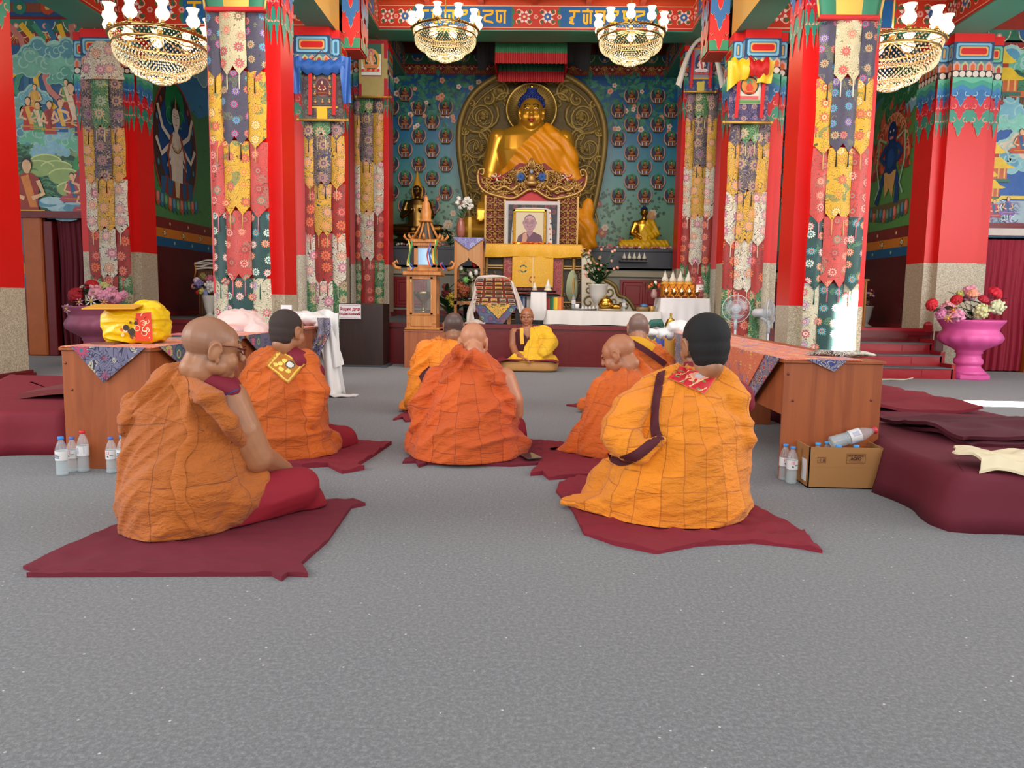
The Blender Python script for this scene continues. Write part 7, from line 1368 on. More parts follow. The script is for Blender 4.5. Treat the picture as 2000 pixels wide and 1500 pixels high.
# rose vase and carved scroll panel
Yp = 12.6; zb_ = zt3; t = thing('carved_scroll_panel', 'cream panel with dark gold scroll carving beside the throne', 'panel', (xx(1190, 607, Yp), Yp, PZ))
o_ = [(1136, 640), (1136, 500), (1148, 494), (1158, 508), (1170, 528), (1180, 545), (1192, 552), (1202, 560), (1206, 572), (1210, 578), (1222, 582), (1232, 592), (1240, 606), (1242, 640)]
MB().prism([(xx(a, b_, Yp), zz(a, b_, Yp)) for a, b_ in o_], Yp, Yp+.06).build('panel_board', plain('cream_lacquer', 'c4bba4', .4, var=.06), t); m = MB(); q = subdiv([tuple(W(a, b_, Yp-.01)) for a, b_ in o_[1:-1]], 3); m.tube(q, .035, 7)
for (a, b_, r, a0, s) in ((1150, 590, .12, 0, 1), (1150, 565, .1, 2, -1), (1160, 530, .1, 1, 1), (1190, 570, .1, 3, 1), (1200, 590, .1, 0, -1), (1222, 596, .07, 2, 1), (1175, 560, .08, 5, 1), (1145, 520, .07, 1, -1), (1185, 592, .08, 4, 1)):
    c = W(a, b_, Yp-.005); m.tube([(c.x+r*(1-.85*k/12)*math.cos(a0+s*k*.6), Yp-.01, c.z+r*(1-.85*k/12)*math.sin(a0+s*k*.6)) for k in range(13)], [.018*(1-.5*k/12) for k in range(13)], 6)
m.build('scroll_carving', plain('antique_gold', '7a6638', .4, .5), t)
c = W(1167, 607, 11.95); h = (607-556)*11.95/1500; tag(MB().lathe([(.07, 0), (.075, .01), (.035, .04), (.03, .1), (.08, .14), (.13, .25), (.15, h-.02), (.165, h), (.14, h), (.1, .26), (0, .2)], (c.x, 11.95, zt3), 28).build('white_vase', plain('soft_white', 'c4c0b8', .4)), 'white footed vase of pink roses on the low offering table', 'vase')
rn = random.Random(12); sp_ = [('rose', (c.x+rn.uniform(-.26, .3), 11.95+rn.uniform(-.12, .1), zt3+h+.1+.42*rn.random()), .032, rn.choice(['e0a088', 'd89078', 'e8b49c'])) for i in range(26)]
bouquet('vase_bouquet', 'bushy spray of small salmon roses in the footed white vase', (c.x, 11.95, zt3+h), sp_, leaves=150, ll=.1, lw=.028, seed=6)
# pedestal fans
def fan(label, px, py, Y, r, yaw, zbase=0.0):
    c = W(px, py, Y); t = thing('pedestal_fan', label, 'fan', (c.x, Y, zbase), None); FW = plain('fan_white', 'd0d4d8', .4)
    M = Matrix.Translation(c)@Matrix.Rotation(yaw, 4, 'Z')
    m = MB(); m.lathe([(.2, 0), (.21, .02), (.05, .05), (.022, .07)], (c.x, Y, zbase), 20); m.build('foot', FW, t); MB().cyl((c.x, Y, zbase+.06), (c.x, Y, c.z-.12), .016, n=10).cyl((c.x, Y, c.z-.28), (c.x, Y, c.z-.1), .025, n=10).build('pole', FW, t)
    m = MB(); m.M = M; m.tube([(0, .02, -.12), (0, .1, -.06), (0, .12, 0)], .03, 8); m.tube([(0, .03, 0), (0, .2, 0), (0, .23, 0)], [.065, .06, .03], 16); m.tube([(0, -.035, 0), (0, -.02, 0), (0, .02, 0)], [.05, .06, .06], 16); m.build('motor_housing', FW, t)
    m = MB(); m.M = M
    for k in range(3):
        a0 = 2*PI*k/3; m.sheet(7, 7, lambda u, v: ((.05+.78*r*v-.05*v)*math.cos(a0+u*1.5*(.5+.5*v)), -.02+.05*(u-.5), (.05+.78*r*v-.05*v)*math.sin(a0+u*1.5*(.5+.5*v))), .003)
    m.build('blade', glass('clear_blade', 'c8d4dc', .35, .2), t)
    m = MB(); m.M = M
    for k in range(56):
        a = 2*PI*k/56
        for s in (-1, 1): m.tube([(.05*math.cos(a), s*.075, .05*math.sin(a)), (.6*r*math.cos(a), s*.07, .6*r*math.sin(a)), (r*math.cos(a), s*.012, r*math.sin(a))], .0014, 3, caps=False)
    for rr, th, s in ((r, .006, 0), (r*.6, .002, -.07), (.055, .004, -.075)): m.tube([(rr*math.cos(2*PI*i/40), s, rr*math.sin(2*PI*i/40)) for i in range(41)], th, 5, caps=False)
    m.build('wire_guard', FW, t)
fan('white pedestal fan with clear blades facing the room beside the green silk banner', 1438, 603, 10.6, .185, -.25); fan('second white fan turned edge-on behind the sunlit banner pillar', 1502, 612, 11.0, .2, 1.15)
# ------------------------------------------------------------ low tables, cloths and things on them
m, t, b = nt('cherry_laminate'); v = ocoord(t, (9, 9, .9)); n = noise_(t, v, 1.5, 5, .6, 1.0); v2 = ocoord(t, (1, 1, 1)); st_ = noise_(t, ocoord(t, (5.5, 5.5, 0)), 1.0, 0)
t.links.new(mix(t, .3, ramp(t, n, [(.3, '84401f'), (.7, 'a4582c')]), ramp(t, st_, [(.35, '8e4722'), (.5, 'a85a2e'), (.62, '964c26')], 'CONSTANT')), b.inputs['Base Color']); setb(b, None, .38); CHERRY = m
def long_table(label, x0, x1, y0, y1, zt, apron_z, side):
    t = thing('long_table', label, 'table', ((x0+x1)/2, (y0+y1)/2, 0)); th = .018
    for y in (y0, (y0+y1)/2, y1-th): MB().box((x0, y, 0), (x1, y+th, zt-th), bev=.002).build('end_panel', CHERRY, t)
    MB().box((x0-.01, y0-.012, zt-th), (x1+.01, y1+.012, zt), bev=.003).build('tabletop', CHERRY, t)
    xs = x1-.03 if side > 0 else x0+.03; MB().box((xs-th/2, y0+th, apron_z), (xs+th/2, y1-th, zt-th)).build('side_panel', CHERRY, t)
    for (a, z) in ((.1, .45), (.9, .46), (.04, .6), (.04, .15), (.25, .12)): MB().lathe([(.008, 0), (.007, .003), (0, .003)], (0, 0, 0), 10).build('cap', plain('screw_cap', '6a2c18', .4), t).matrix_parent_inverse = WM[t.as_pointer()].inverted()@Matrix.Translation((x0+(x1-x0)*a, y0, z))@Matrix.Rotation(PI/2, 4, 'X')
    return t
TLX0, TLX1, TLY = G(130, 915).x, G(130, 915).x+.5, 4.22
long_table('long laminate table on the door side with yellow bag and pink topped cloth', TLX0, TLX1, TLY, 8.0, .69, .05, 1)
TRX0, TRX1, TRY = G(1520, 935).x, G(1520, 935).x+.545, 4.32
long_table('long laminate table beside the cardboard box with red and blue brocade', TRX0, TRX1, TRY, 8.2, .68, .36, -1)
MEDL = brocade('slate_medallion_brocade', '6a6680', '23243f', ['a83a5a', '2f6a72', 'b8ad62', 'c85a78', '3a4a8a'], 8, None, 'b0a890', .12, fsize=.42)
REDL = brocade('coral_table_brocade', 'd8604a', 'e8a060', ['e89090', '5a6ab0', 'e8c060', 'c8344a'], 9, None, '4a5aa0', .13, fsize=.34); BLUP = brocade('blue_paisley_brocade', '333c7c', 'c8b890', ['b03a4a', '7a8ac0', '8a2a3a', 'd8c8a0'], 10, None, 'a83a4a', .14, fsize=.4)
def runner(label, x0, x1, y0, y1, zt, tri, sides, mats):
    m = MB(); m.box((x0, y0, zt+.001), (x1, y1, zt+.006), m=0)
    (a, b_, c, d) = tri; m.prism([(a, zt+.006), (b_, zt+.006), (c, d)], y0-.008, y0-.002, 'y', m=1)
    for (xs, ya, yb, yc, zd, mi, sg) in sides: m.prism([(ya, zt+.006), (yb, zt+.006), (yc, zd)], xs, xs+sg*.006, 'x', m=mi)
    return tag(m.build('table_runner', mats), label, 'table cloth')
Y_ = TLY-.015; runner('patterned cloth with pointed corners on the table carrying the yellow bag', TLX0+.005, TLX1+.012, TLY-.016, 7.9, .69, (xx(140, 680, Y_), xx(285, 680, Y_), xx(204, 745, Y_), zz(204, 747, Y_)), [(TLX1+.012, 4.3, 5.6, 4.95, .38, 1, 1), (TLX1+.012, 5.6, 6.9, 6.2, .4, 1, 1)], [REDL, MEDL])
Y_ = TRY-.015; runner('red and blue paisley brocade cloth draped over the table beside the cardboard box', TRX0-.012, TRX1-.12, TRY-.016, 8.1, .68, (xx(1575, 702, Y_), xx(1655, 702, Y_), xx(1628, 724, Y_), zz(1628, 726, Y_)), [(TRX0-.012, 4.36, 6.3, 5.1, .24, 1, -1), (TRX0-.02, 4.62, 5.9, 5.05, .38, 0, -1), (TRX0-.012, 6.3, 8.1, 7.2, .3, 1, -1)], [REDL, BLUP])
def sq(v, e=.45):
    f = lambda a: math.copysign(abs(a)**e, a); return Vector((f(v.x), f(v.y), f(v.z)))
def heap(name, label, cat, blobs, mat, voxel=.012, amp=.012, fs=(7, 7, 14), parent=None, floor=None):
    m = MB()
    for (c, r) in blobs: m.sph(c, r, 18, 12)
    def fn(p, n):
        q = p+n*amp*(ridge(p, fs, 3)**2*.9+.5*ridge(p, (fs[0]*2, fs[1]*2, fs[2]*1.4), 8)); 
        if floor is not None and q.z < floor: q.z = floor
        return q
    o = fuse(m, voxel, 3, fn).build(name, mat, parent); return tag(o, label, cat) if parent is None else o
# yellow bag and card
c = W(268, 645, 4.6); zt = .697; bw_ = .175; t = thing('yellow_bag', 'bright yellow plastic bag stuffed full with red print on its side', 'bag', (c.x, 4.6, zt))
m = MB(); m.sph((c.x, 4.6, zt+.105), (bw_, .13, .105), 30, 20, fn=lambda v: sq(v, .42)); m.sph((c.x+.06, 4.62, zt+.2), (.1, .09, .055), 16, 10); m.sph((c.x+.1, 4.6, zt+.175), (.07, .08, .04), 14, 8)
YP = plain('yellow_plastic_film', 'f2c40c', .25, var=.12, vs=10, bmp=.5, bs=30, bd=.01); BAG_ = fuse(m, .007, 2, lambda p, n: p+n*.012*(ridge(p, (9, 9, 22), 2)**2-.4)); BAG_.build('bag_body', YP, t)
P = Paint(lambda u, v, h: (c.x+u, 4.6-.142-h, zt+v), .001); P.poly([(.06, .02), (.165, .02), (.16, .19), (.07, .18)], 'd83a18', 1)
rn = random.Random(6)
for i in range(16): P.arc(c.x*0+rn.uniform(.07, .15), rn.uniform(.04, .17), rn.uniform(.008, .02), rn.random()*6, rn.random()*6+3, .004, rn.choice(['f0d0a0', 'f8e8c0', '7a1a10']), 2)
for i in range(14): P.circ(rn.uniform(-.02, .07), rn.uniform(.03, .13), rn.uniform(.006, .02), rn.choice(['6a3a18', 'e8c890', 'c86a20', '3a2a20']), 2, 7)
P.build('bag_print', paint(.35), t)
p1, p2 = W(203, 628, 4.4), W(302, 634, 4.4); m = MB(); m.M = Matrix.Translation((c.x-.05, 4.47, zt+.213))@Matrix.Rotation(.12, 4, 'X')@Matrix.Rotation(.15, 4, 'Z'); m.box((-.16, -.09, 0), (.13, .1, .008), bev=.002); tag(m.build('yellow_folder', plain('ochre_card', 'd89a28', .5)), 'flat ochre card folder lying on top of the stuffed yellow bag', 'folder')
m = MB()
for i, (dx, dy, a, c_) in enumerate(((0, 0, .1, 'd8c8a8'), (.01, .02, -.1, 'c8b898'), (0, .01, .05, '5a78b8'), (.015, 0, .12, 'c86a6a'))): m.M = Matrix.Translation((TLX1-.2+dx, 5.2+dy, .697+.007*i))@Matrix.Rotation(a, 4, 'Z'); m.box((-.14, -.1, 0), (.14, .12, .006), col=c_)
tag(m.build('booklets', paint(.6)), 'thin pile of printed booklets on the pink cloth behind the yellow bag', 'booklets')
m = MB(); m.M = Matrix.Translation((TLX1-.22, 4.55, .697))@Matrix.Rotation(.1, 4, 'Z'); m.box((-.07, -.035, 0), (.07, .035, .01), bev=.003); tag(m.build('spectacle_case', BLK), 'small black case lying beside the yellow bag', 'case')
m = MB(); m.box((TLX0+.06, 4.4, .697), (TLX0+.2, 4.5, .705)); tag(m.build('card_box', plain('brown_leather', '6a3a28', .5)), 'flat brown notebook at the left edge of the pink topped cloth', 'notebook')
# silk scarves heaped on the tables
PKW = plain('pink_white_silk', 'e2c4bc', .5, var=.05); WSK = plain('white_silk_heap', 'dcd8d4', .5, var=.04)
def B_(px, py, Y, rx, ry, rz): p = W(px, py, Y); return (tuple(p), (rx*Y/1500, ry, rz*Y/1500))
heap('scarf_heap', 'pinkish white silk scarf heaped high on the table near the second left monk', 'scarves', [B_(470, 632, 6.4, 46, .2, 27), B_(505, 655, 6.3, 24, .16, 26), B_(440, 645, 6.5, 28, .18, 22)], PKW, .012, .014)
heap('scarf_heap', 'white silk scarf spilling from under the pinkish heap onto the table edge', 'scarves', [B_(490, 680, 6.2, 24, .12, 14), B_(455, 665, 6.2, 14, .14, 12), B_(560, 625, 7.0, 20, .15, 16)], WSK, .012, .014)
Yk = 7.85; kX = lambda px, py=680: xx(px, py, Yk)
t = thing('hanging_scarves', 'white silk scarves with blue brocade hanging from the table end to the carpet', 'scarves', (kX(620), 7.9, 0)); m = MB()
m.sheet(25, 22, lambda u, v: (kX(600)+(kX(668)-kX(600))*u+.1*v*v, 7.75-.05*math.sin(9*u+2*v)-.16*v+.03*math.sin(17*u), max(.012, .84-.02*math.sin(8*u)-(.84)*v)), .01)
m.sheet(25, 18, lambda u, v: (kX(625)+(kX(656)-kX(625))*u+.12*v, 7.7-.05*math.sin(8*u+3*v)-.05*v, .8-.1*u-.56*v*(1-.3*u)), .01)
m.sheet(30, 9, lambda u, v: (kX(630)+.42*u, 7.45+.16*v+.05*math.sin(8*u), .012+.035*abs(math.sin(11*u+4*v))*(1-u)), .008); m.build('white_scarf', WSK, t)
MB().sheet(13, 14, lambda u, v: (kX(640)+(kX(662)-kX(640))*u-.09*v+.03*math.sin(5*v), 7.5-.02*math.sin(9*u), .78-.42*v), .008).build('blue_brocade_strip', BLUP, t)
MB().sheet(9, 9, lambda u, v: (kX(596)+.12*u, 7.66, .62-.2*v-.15*u), .008).build('maroon_strip', plain('deep_maroon_cloth', '5a0f20', .8), t)
heap('scarf_heap', 'loose white scarves piled over the far end of the yellow bag table', 'scarves', [B_(600, 622, 7.7, 34, .16, 12), B_(632, 634, 7.7, 16, .12, 16), B_(570, 622, 7.6, 22, .15, 14)], WSK, .014, .016)
m = MB(); p = W(561, 604, 7.3); m.prism([(p.x-.06, p.z-.05), (p.x+.04, p.z-.05), (p.x+.04, p.z+.04), (p.x-.06, p.z+.04)], 7.3, 7.32); m.box((p.x-.02, 7.3, .69), (p.x+.0, 7.34, p.z)); tag(m.build('paper_card', plain('white_paper', 'e6e2e2', .6)), 'small white paper card standing among the scarves', 'card')
heap('scarf_heap', 'cream silk scarf heap on the table end behind the black-haired monk', 'scarves', [B_(1300, 652, 7.8, 42, .18, 12), B_(1268, 650, 7.7, 16, .12, 7), B_(1345, 650, 7.6, 20, .15, 14), B_(1322, 640, 7.7, 22, .12, 14)], WSK, .014, .016)
m = MB()
for (pa, pb, c, yy) in ((1262, 1283, 'd8b030', 7.58), (1280, 1300, '4a5aa8', 7.57), (1296, 1320, 'c88a30', 7.56)):
    a, b2 = xx(pa, 660, yy), xx(pb, 660, yy); m.sheet(9, 9, lambda u, v: (a+(b2-a)*u, yy-.03*math.sin(PI*u), .66-.2*v-.05*math.sin(PI*u)), .01, col=c)
tag(m.build('pleated_hanging', paint(.6, var=.3)), 'pleated yellow, blue and ochre hanging below the cream scarf heap', 'hanging')
m = MB(); p = W(1310, 632, 7.7); m.lathe([(.06, 0), (.055, .04), (.035, .08), (.01, .1), (.012, .14), (0, .15)], (p.x, 7.7, p.z-.04), 16); tag(m.build('hand_bell', MC['polished_brass']), 'small brass ritual bell standing in the cream scarf heap', 'bell')
MB_ = MB(); p = W(1290, 632, 7.7); MB_.tube([(p.x-.13, 7.72, p.z-.05), (p.x-.08, 7.72, p.z+.0), (p.x, 7.72, p.z+.01), (p.x+.03, 7.72, p.z-.04)], [.02, .04, .04, .02], 8); tag(MB_.build('green_cushion', plain('dark_green_silk', '1f5a4c', .5)), 'little green silk ring cushion next to the brass ritual bell', 'cushion')
m = MB(); p = W(1648, 695, 4.7); m.sph((TRX1-.12, 4.62, .70), (.21, .07, .02), 20, 8); m.v = [(x+.01*math.sin(40*z+9*y), y, z+.006*math.sin(30*x)) for x, y, z in m.v]
tag(m.build('patterned_pouch', brocade('black_white_cloth', '2a2624', 'cfc6b4', ['8a8478', '1a1614', 'd8d0c0'], 12, None, 'b8b0a0', .2)), 'flat black and white patterned pouch on the sunny table corner', 'pouch')
# low benches covered in maroon cloth
def bench(name, label, pts, z, mat, col_amp=.02, fl=.05, seed=1, voxel=.016, hang=1):
    """a low stuffed seat under cloth; pts = footprint"""
    m = MB(); n = len(pts); cx, cy = sum(p[0] for p in pts)/n, sum(p[1] for p in pts)/n
    per = []; sg_ = 1 if sum(pts[i][0]*pts[(i+1) % n][1]-pts[(i+1) % n][0]*pts[i][1] for i in range(n)) > 0 else -1
    for i in range(n):
        a, b_ = Vector(pts[i]+(0,)), Vector(pts[(i+1) % n]+(0,)); k = max(2, int((b_-a).length/.05))
        per += [a+(b_-a)*(j/k) for j in range(k)]
    N_ = len(per); rows = [(0, fl), (.3, fl*.6), (.65, fl*.25), (.88, .0), (.97, -.02), (1.0, -.06)]; vs = []
    for (h, o_) in rows:
        for i, p in enumerate(per):
            d = Vector((p.x-cx, p.y-cy, 0)).normalized(); t_ = (per[(i+1) % N_]-per[i-1]).normalized(); nn = Vector((t_.y, -t_.x, 0))*sg_
            w = (1-h)**.6*col_amp*(math.sin(i*.55+seed)+.6*math.sin(i*.23+seed*2)+.5*ridge((p.x, p.y, seed), (5, 5, 1))); q = p+nn*(o_+w); vs.append((q.x, q.y, z*h if h < 1 else z))
    m.add(vs, [[r*N_+i, r*N_+(i+1) % N_, (r+1)*N_+(i+1) % N_, (r+1)*N_+i] for r in range(5) for i in range(N_)]+[list(range(N_))[::-1]], True)
    m.add([vs[5*N_+i] for i in range(N_)]+[(cx, cy, z+.02)], [[i, (i+1) % N_, N_] for i in range(N_)], True); return m
MRC = plain('maroon_seat_cloth', '5e0c22', .8, var=.1, vs=3, bmp=.2, bs=8, bd=.02); CRC = plain('crimson_seat_cloth', '780c22', .75, var=.08, vs=3, bmp=.2, bs=8, bd=.02)
rb = [(g.x, g.y) for g in (G(1725, 962), G(1865, 1032), G(2000, 1040), G(2150, 1045))]+[(3.4, 4.5), (3.1, 6.9), (2.15, 6.95), (2.0, 4.6)]
tag(bench('cushion_bench', '', rb, .25, MRC, .022, .05, 2).build('cushion_bench', MRC), 'long low seat under dark maroon cloth right of the cardboard box', 'seat')
m = MB(); m.sheet(31, 31, lambda u, v: (2.05+1.05*u, 5.3+1.6*v, .275+.02*math.sin(7*u+3*v)+.025*ridge((u*3, v*4, 1), (1, 1, 1))), .02); tag(m.build('folded_robe', CRC), 'bright crimson cloth spread over the far half of the long low seat', 'cloth')
BZ = .255; a0 = G(1795, 815, BZ); 
def fr_(u, v):
    x = 2.28+1.3*u-.1*v; y = 4.05+.75*v; return (x, y, BZ+.035+.05*math.sin(PI*min(1, v*1.2))*(.4+.6*math.sin(PI*u*.9))+.015*math.sin(9*u+5*v)+.02*ridge((u*4, v*3, 4), (1, 1, 1)))
m = MB(); m.sheet(41, 25, fr_, .02); m.sheet(41, 17, lambda u, v: (lambda q: (q[0]+.03, q[1]-.02, q[2]-.035))(fr_(u, v)), .02); tag(m.build('folded_robe', plain('plum_maroon_cloth', '4e0c1e', .85, var=.08)), 'folded dark maroon robe lying across the near low seat', 'cloth')
k0, k1 = G(1868, 890, .29), G(2010, 915, .29)
m = MB(); m.sheet(41, 17, lambda u, v: (k0.x+.55*u+.03*math.sin(8*v), k0.y-.22+.27*v+.035*math.sin(9*u+1), .3+.02*abs(math.sin(9*u+4*v))+.018*ridge((u*5, v*3, 2), (1, 1, 1))*.5-(.05 if v < .12 and u < .4 else 0)), .012); tag(m.build('silk_scarf', plain('cream_silk', 'dccdaa', .55)), 'crumpled cream scarf with a frayed end on the near low seat', 'scarf')
lb = [(g.x, g.y) for g in (G(-140, 885), G(0, 890), G(128, 885))]+[(TLX0-.02, 6.6), (-4.6, 6.6)]
tag(bench('cushion_bench', '', lb, .27, CRC, .02, .03, 5).build('cushion_bench', CRC), 'low maroon velvet seat beside the table with the yellow bag', 'seat')
m = MB(); m.sheet(21, 17, lambda u, v: (-3.42+(TLX0-.03+3.42)*u, 5.0+1.3*v, .315+.03*math.sin(PI*u)+.012*math.sin(5*v+3*u)), .035); tag(m.build('flat_mat', plain('rosewood_mat', '6e2a2a', .85, var=.08)), 'flat brownish red mat lying on the maroon velvet seat', 'mat')
# cardboard box
g0, g1 = G(1577, 953), G(1722, 955); bh = (955-873)*g0.y/1500; w = g1.x-g0.x; t = thing('cardboard_box', 'open brown cardboard box holding water bottles beside the table end', 'box', (g0.x+w/2, g0.y+.13, 0)); CB = plain('corrugated_board', 'a0703e', .8, var=.06, vs=5); D_ = .27; x0, y0 = g0.x, g0.y
m = MB()
for (a, b_) in (((0, 0), (w, .006)), ((0, D_-.006), (w, D_)), ((0, 0), (.006, D_)), ((w-.006, 0), (w, D_))): m.box((x0+a[0]-.0, y0+a[1], 0), (x0+b_[0], y0+b_[1], bh))
m.box((x0, y0, 0), (x0+w, y0+D_, .006)); m.v = [(x-.02*(y-y0)/D_*0, y, z) for x, y, z in m.v]; m.build('carton', CB, t)
P = Paint(planeY(x0, 0, y0), .0008); P.rect(0, bh*.52, w, bh*.523, '8a5c30', 1)
for (a, b_, c_, d) in ((.045, bh*.62, .09, bh*.76), (.2, bh*.62, .3, bh*.86)):
    for (p, q, r, s) in ((a, b_, c_, b_+.002), (a, d-.002, c_, d), (a, b_, a+.002, d), (c_-.002, b_, c_, d)): P.rect(p, q, r, s, '5a2f18', 2)
P.stroke([(.055, bh*.65), (.064, bh*.73)], .002, '5a2f18', 2); P.stroke([(.064, bh*.65), (.055, bh*.73)], .002, '5a2f18', 2); P.poly([(.074, bh*.65), (.084, bh*.65), (.084, bh*.7), (.079, bh*.74), (.074, bh*.7)], '5a2f18', 2)
for i in range(3): P.rect(.212, bh*(.65+.035*i), .288-.01*i, bh*(.66+.035*i), '6a3a20', 2)
P.build('carton_print', paint(.7), t); text('ОСТОРОЖНО', (x0+.25, y0-.002, bh*.79), .0125, plain('brown_ink', '4a2410', .7), 'carton_lettering', t, bold=.0004); text('АСВО', (x0+.25, y0-.002, bh*.71), .02, plain('brown_ink', '4a2410', .7), 'carton_lettering', t, bold=.0008)
MB().box((x0-.002, y0+.03, .03), (x0-.0005, y0+.1, .15)).build('paper_label', LBL, t)
for i, (dx, dy, lb_) in enumerate(((.1, .15, 'front row by the printed side'), (.17, .2, 'middle rear of the carton'), (.19, .09, 'beneath the lying bottle neck'), (.29, .1, 'under the lying bottle body'))): bottle('upright blue capped bottle inside the cardboard box, %s' % lb_, (x0+dx, y0+dy, .008), .215, '4a9ad8', group='bottles in the box')
o = bottle('half empty bottle lying across the top of the open cardboard box', (0, 0, 0), .26, 'c83040', red=True, r=.038); o.matrix_world = Matrix.Translation((x0+.16, y0+.13, bh-.0))@Matrix.Rotation(math.radians(72), 4, 'Y')@Matrix.Rotation(0, 4, 'Z'); 
# prayer mats on the carpet
def mat_(label, pts, mat, z=.012, name='prayer_mat', wrinkle=.006):
    n = len(pts); P_ = [G(a, b_) for a, b_ in pts]; m = MB(); c = sum(P_, Vector())/n
    from mathutils.geometry import tessellate_polygon
    tr = tessellate_polygon([[Vector((p.x, p.y)).to_3d() for p in P_]]); import bmesh as bm_
    bm = bm_.new(); V = [bm.verts.new((p.x, p.y, 0)) for p in P_]
    for t_ in tr:
        try: bm.faces.new([V[i] for i in t_])
        except ValueError: pass
    for it in range(5):
        es = [e for e in bm.edges if e.calc_length() > .05]
        if not es: break
        bm_.ops.subdivide_edges(bm, edges=es, cuts=1); bm_.ops.triangulate(bm, faces=bm.faces[:])
    bm.verts.ensure_lookup_table(); base = [v.co.copy() for v in bm.verts]
    bm.verts.index_update(); T = [(p.x, p.y, z+wrinkle*(ridge(p, (5, 9, 1), 2)**2+.6*ridge(p, (14, 11, 1), 5))) for p in base]; m.add(T, [[v.index for v in f.verts] for f in bm.faces], True)
    for e in bm.edges:
        if e.is_boundary: a, b_ = T[e.verts[0].index], T[e.verts[1].index]; m.add([a, b_, (b_[0], b_[1], 0), (a[0], a[1], 0)], [(0, 1, 2, 3)], False)
    bm.free()
    return tag(m.build(name, mat), label, 'mat')
MM = plain('dark_maroon_mat', '6a1226', .85, var=.08, vs=3, bmp=.2, bs=120, bd=.002); MM2 = plain('maroon_mat', '7c1226', .8, var=.06, vs=3, bmp=.2, bs=120, bd=.002)
mat_('dark maroon square mat with pointed corner ties under the nearest left monk', [(45, 1112), (78, 1122), (52, 1128), (530, 1126), (550, 1136), (563, 1126), (602, 1128), (588, 1106), (640, 1060), (686, 994), (714, 988), (690, 979), (560, 985), (250, 1020)], MM)
mat_('crumpled maroon mat with trailing pointed corner under the black-haired monk', [(1086, 962), (1118, 1000), (1140, 1045), (1200, 1066), (1282, 1083), (1362, 1068), (1470, 1062), (1560, 1072), (1606, 1081), (1566, 1040), (1470, 990), (1380, 940), (1130, 935), (1092, 948)], MM2, .01, wrinkle=.014)
mat_('maroon mat tips showing beside the shaded second left monk', [(480, 900), (590, 915), (640, 912), (668, 926), (712, 918), (698, 912), (730, 892), (765, 868), (720, 868), (640, 862), (480, 860)], MM2, .015, wrinkle=.012)
mat_('maroon mat under the central bald monk', [(786, 906), (812, 905), (818, 914), (835, 908), (1000, 912), (1058, 908), (1060, 890), (1062, 866), (1035, 862), (960, 850), (860, 850)], MM, .012, wrinkle=.01)
mat_('maroon mat crossing toward the bald monk with bowed head', [(1036, 930), (1060, 928), (1072, 938), (1150, 932), (1240, 925), (1200, 880), (1080, 866), (1040, 868), (1055, 905)], MM2, .012, wrinkle=.01)
mat_('crimson mat corner below the far left monk in the centre group', [(768, 822), (786, 818), (792, 825), (830, 822), (860, 800), (800, 800)], MM2, .012)
mat_('thin crimson mat corner near the far right monk', [(1106, 793), (1130, 796), (1160, 800), (1200, 790), (1150, 782), (1130, 790)], MM2, .012)
m = MB(); g = G(1035, 895, .02); m.M = Matrix.Translation((g.x, g.y, .03))@Matrix.Rotation(.4, 4, 'Z'); m.box((-.05, -.08, 0), (.05, .08, .008), bev=.003); tag(m.build('mobile_phone', plain('grey_glass_phone', '3a3a40', .15)), 'dark mobile phone lying on the maroon mat edge between two monks', 'phone')
# ------------------------------------------------------------ people
def robe_mat(name, col, col2, seam, su=.13, sv=.3, patch=True, bmp=.8):
    m, t, b = nt(name); uv = N(t, 'ShaderNodeUVMap').outputs[0]; v = ocoord(t); c = mix(t, ramp(t, noise_(t, v, 3, 3), [(.3, (0,)*3), (.7, (1,)*3)]), hx(col), hx(col2)); fine = noise_(t, v, 420, 1); h = math_(t, 'MULTIPLY', fine, .15)
    if patch:
        dv = N(t, 'ShaderNodeVectorMath', operation='ADD'); inp(t, dv, 0, uv); ns = N(t, 'ShaderNodeTexNoise'); inp(t, ns, 0, v); ns.inputs['Scale'].default_value = 5; sc_ = N(t, 'ShaderNodeVectorMath', operation='SCALE'); t.links.new(ns.outputs['Color'], sc_.inputs[0]); sc_.inputs['Scale'].default_value = .05; t.links.new(sc_.outputs[0], dv.inputs[1])
        br = N(t, 'ShaderNodeTexBrick'); t.links.new(dv.outputs[0], br.inputs[0]); br.inputs['Scale'].default_value = 1; br.inputs['Brick Width'].default_value = sv; br.inputs['Row Height'].default_value = su; br.inputs['Mortar Size'].default_value = .0022; br.inputs['Mortar Smooth'].default_value = .3; br.offset = .37
        br.inputs['Color1'].default_value = (.86, .86, .86, 1); br.inputs['Color2'].default_value = (1.08, 1.08, 1.08, 1); br.inputs['Mortar'].default_value = (1, 1, 1, 1)
        c = mix(t, 1, c, br.outputs[0], 'MULTIPLY'); c = mix(t, math_(t, 'MULTIPLY', br.outputs[1], .75), c, hx(seam)); h = math_(t, 'ADD', h, math_(t, 'MULTIPLY', br.outputs[1], -.8))
    w1 = noise_(t, ocoord(t, (1, 1, 2.6)), 11, 4, .6, .6); h = math_(t, 'ADD', h, math_(t, 'MULTIPLY', w1, 2.2))
    t.links.new(c, b.inputs['Base Color']); setb(b, None, .75); b.inputs['Sheen Weight'].default_value = .12; bump(t, b, h, bmp, .012); return m
def headM(c, yaw, pitch=0, roll=0, s=1.0):
    """yaw 0 looks away from the camera along +y; positive turns to the right; pitch > 0 bows"""
    return Matrix.Translation(c)@Matrix.Rotation(-yaw, 4, 'Z')@Matrix.Rotation(-pitch, 4, 'X')@Matrix.Rotation(roll, 4, 'Y')@Matrix.Scale(s, 4)
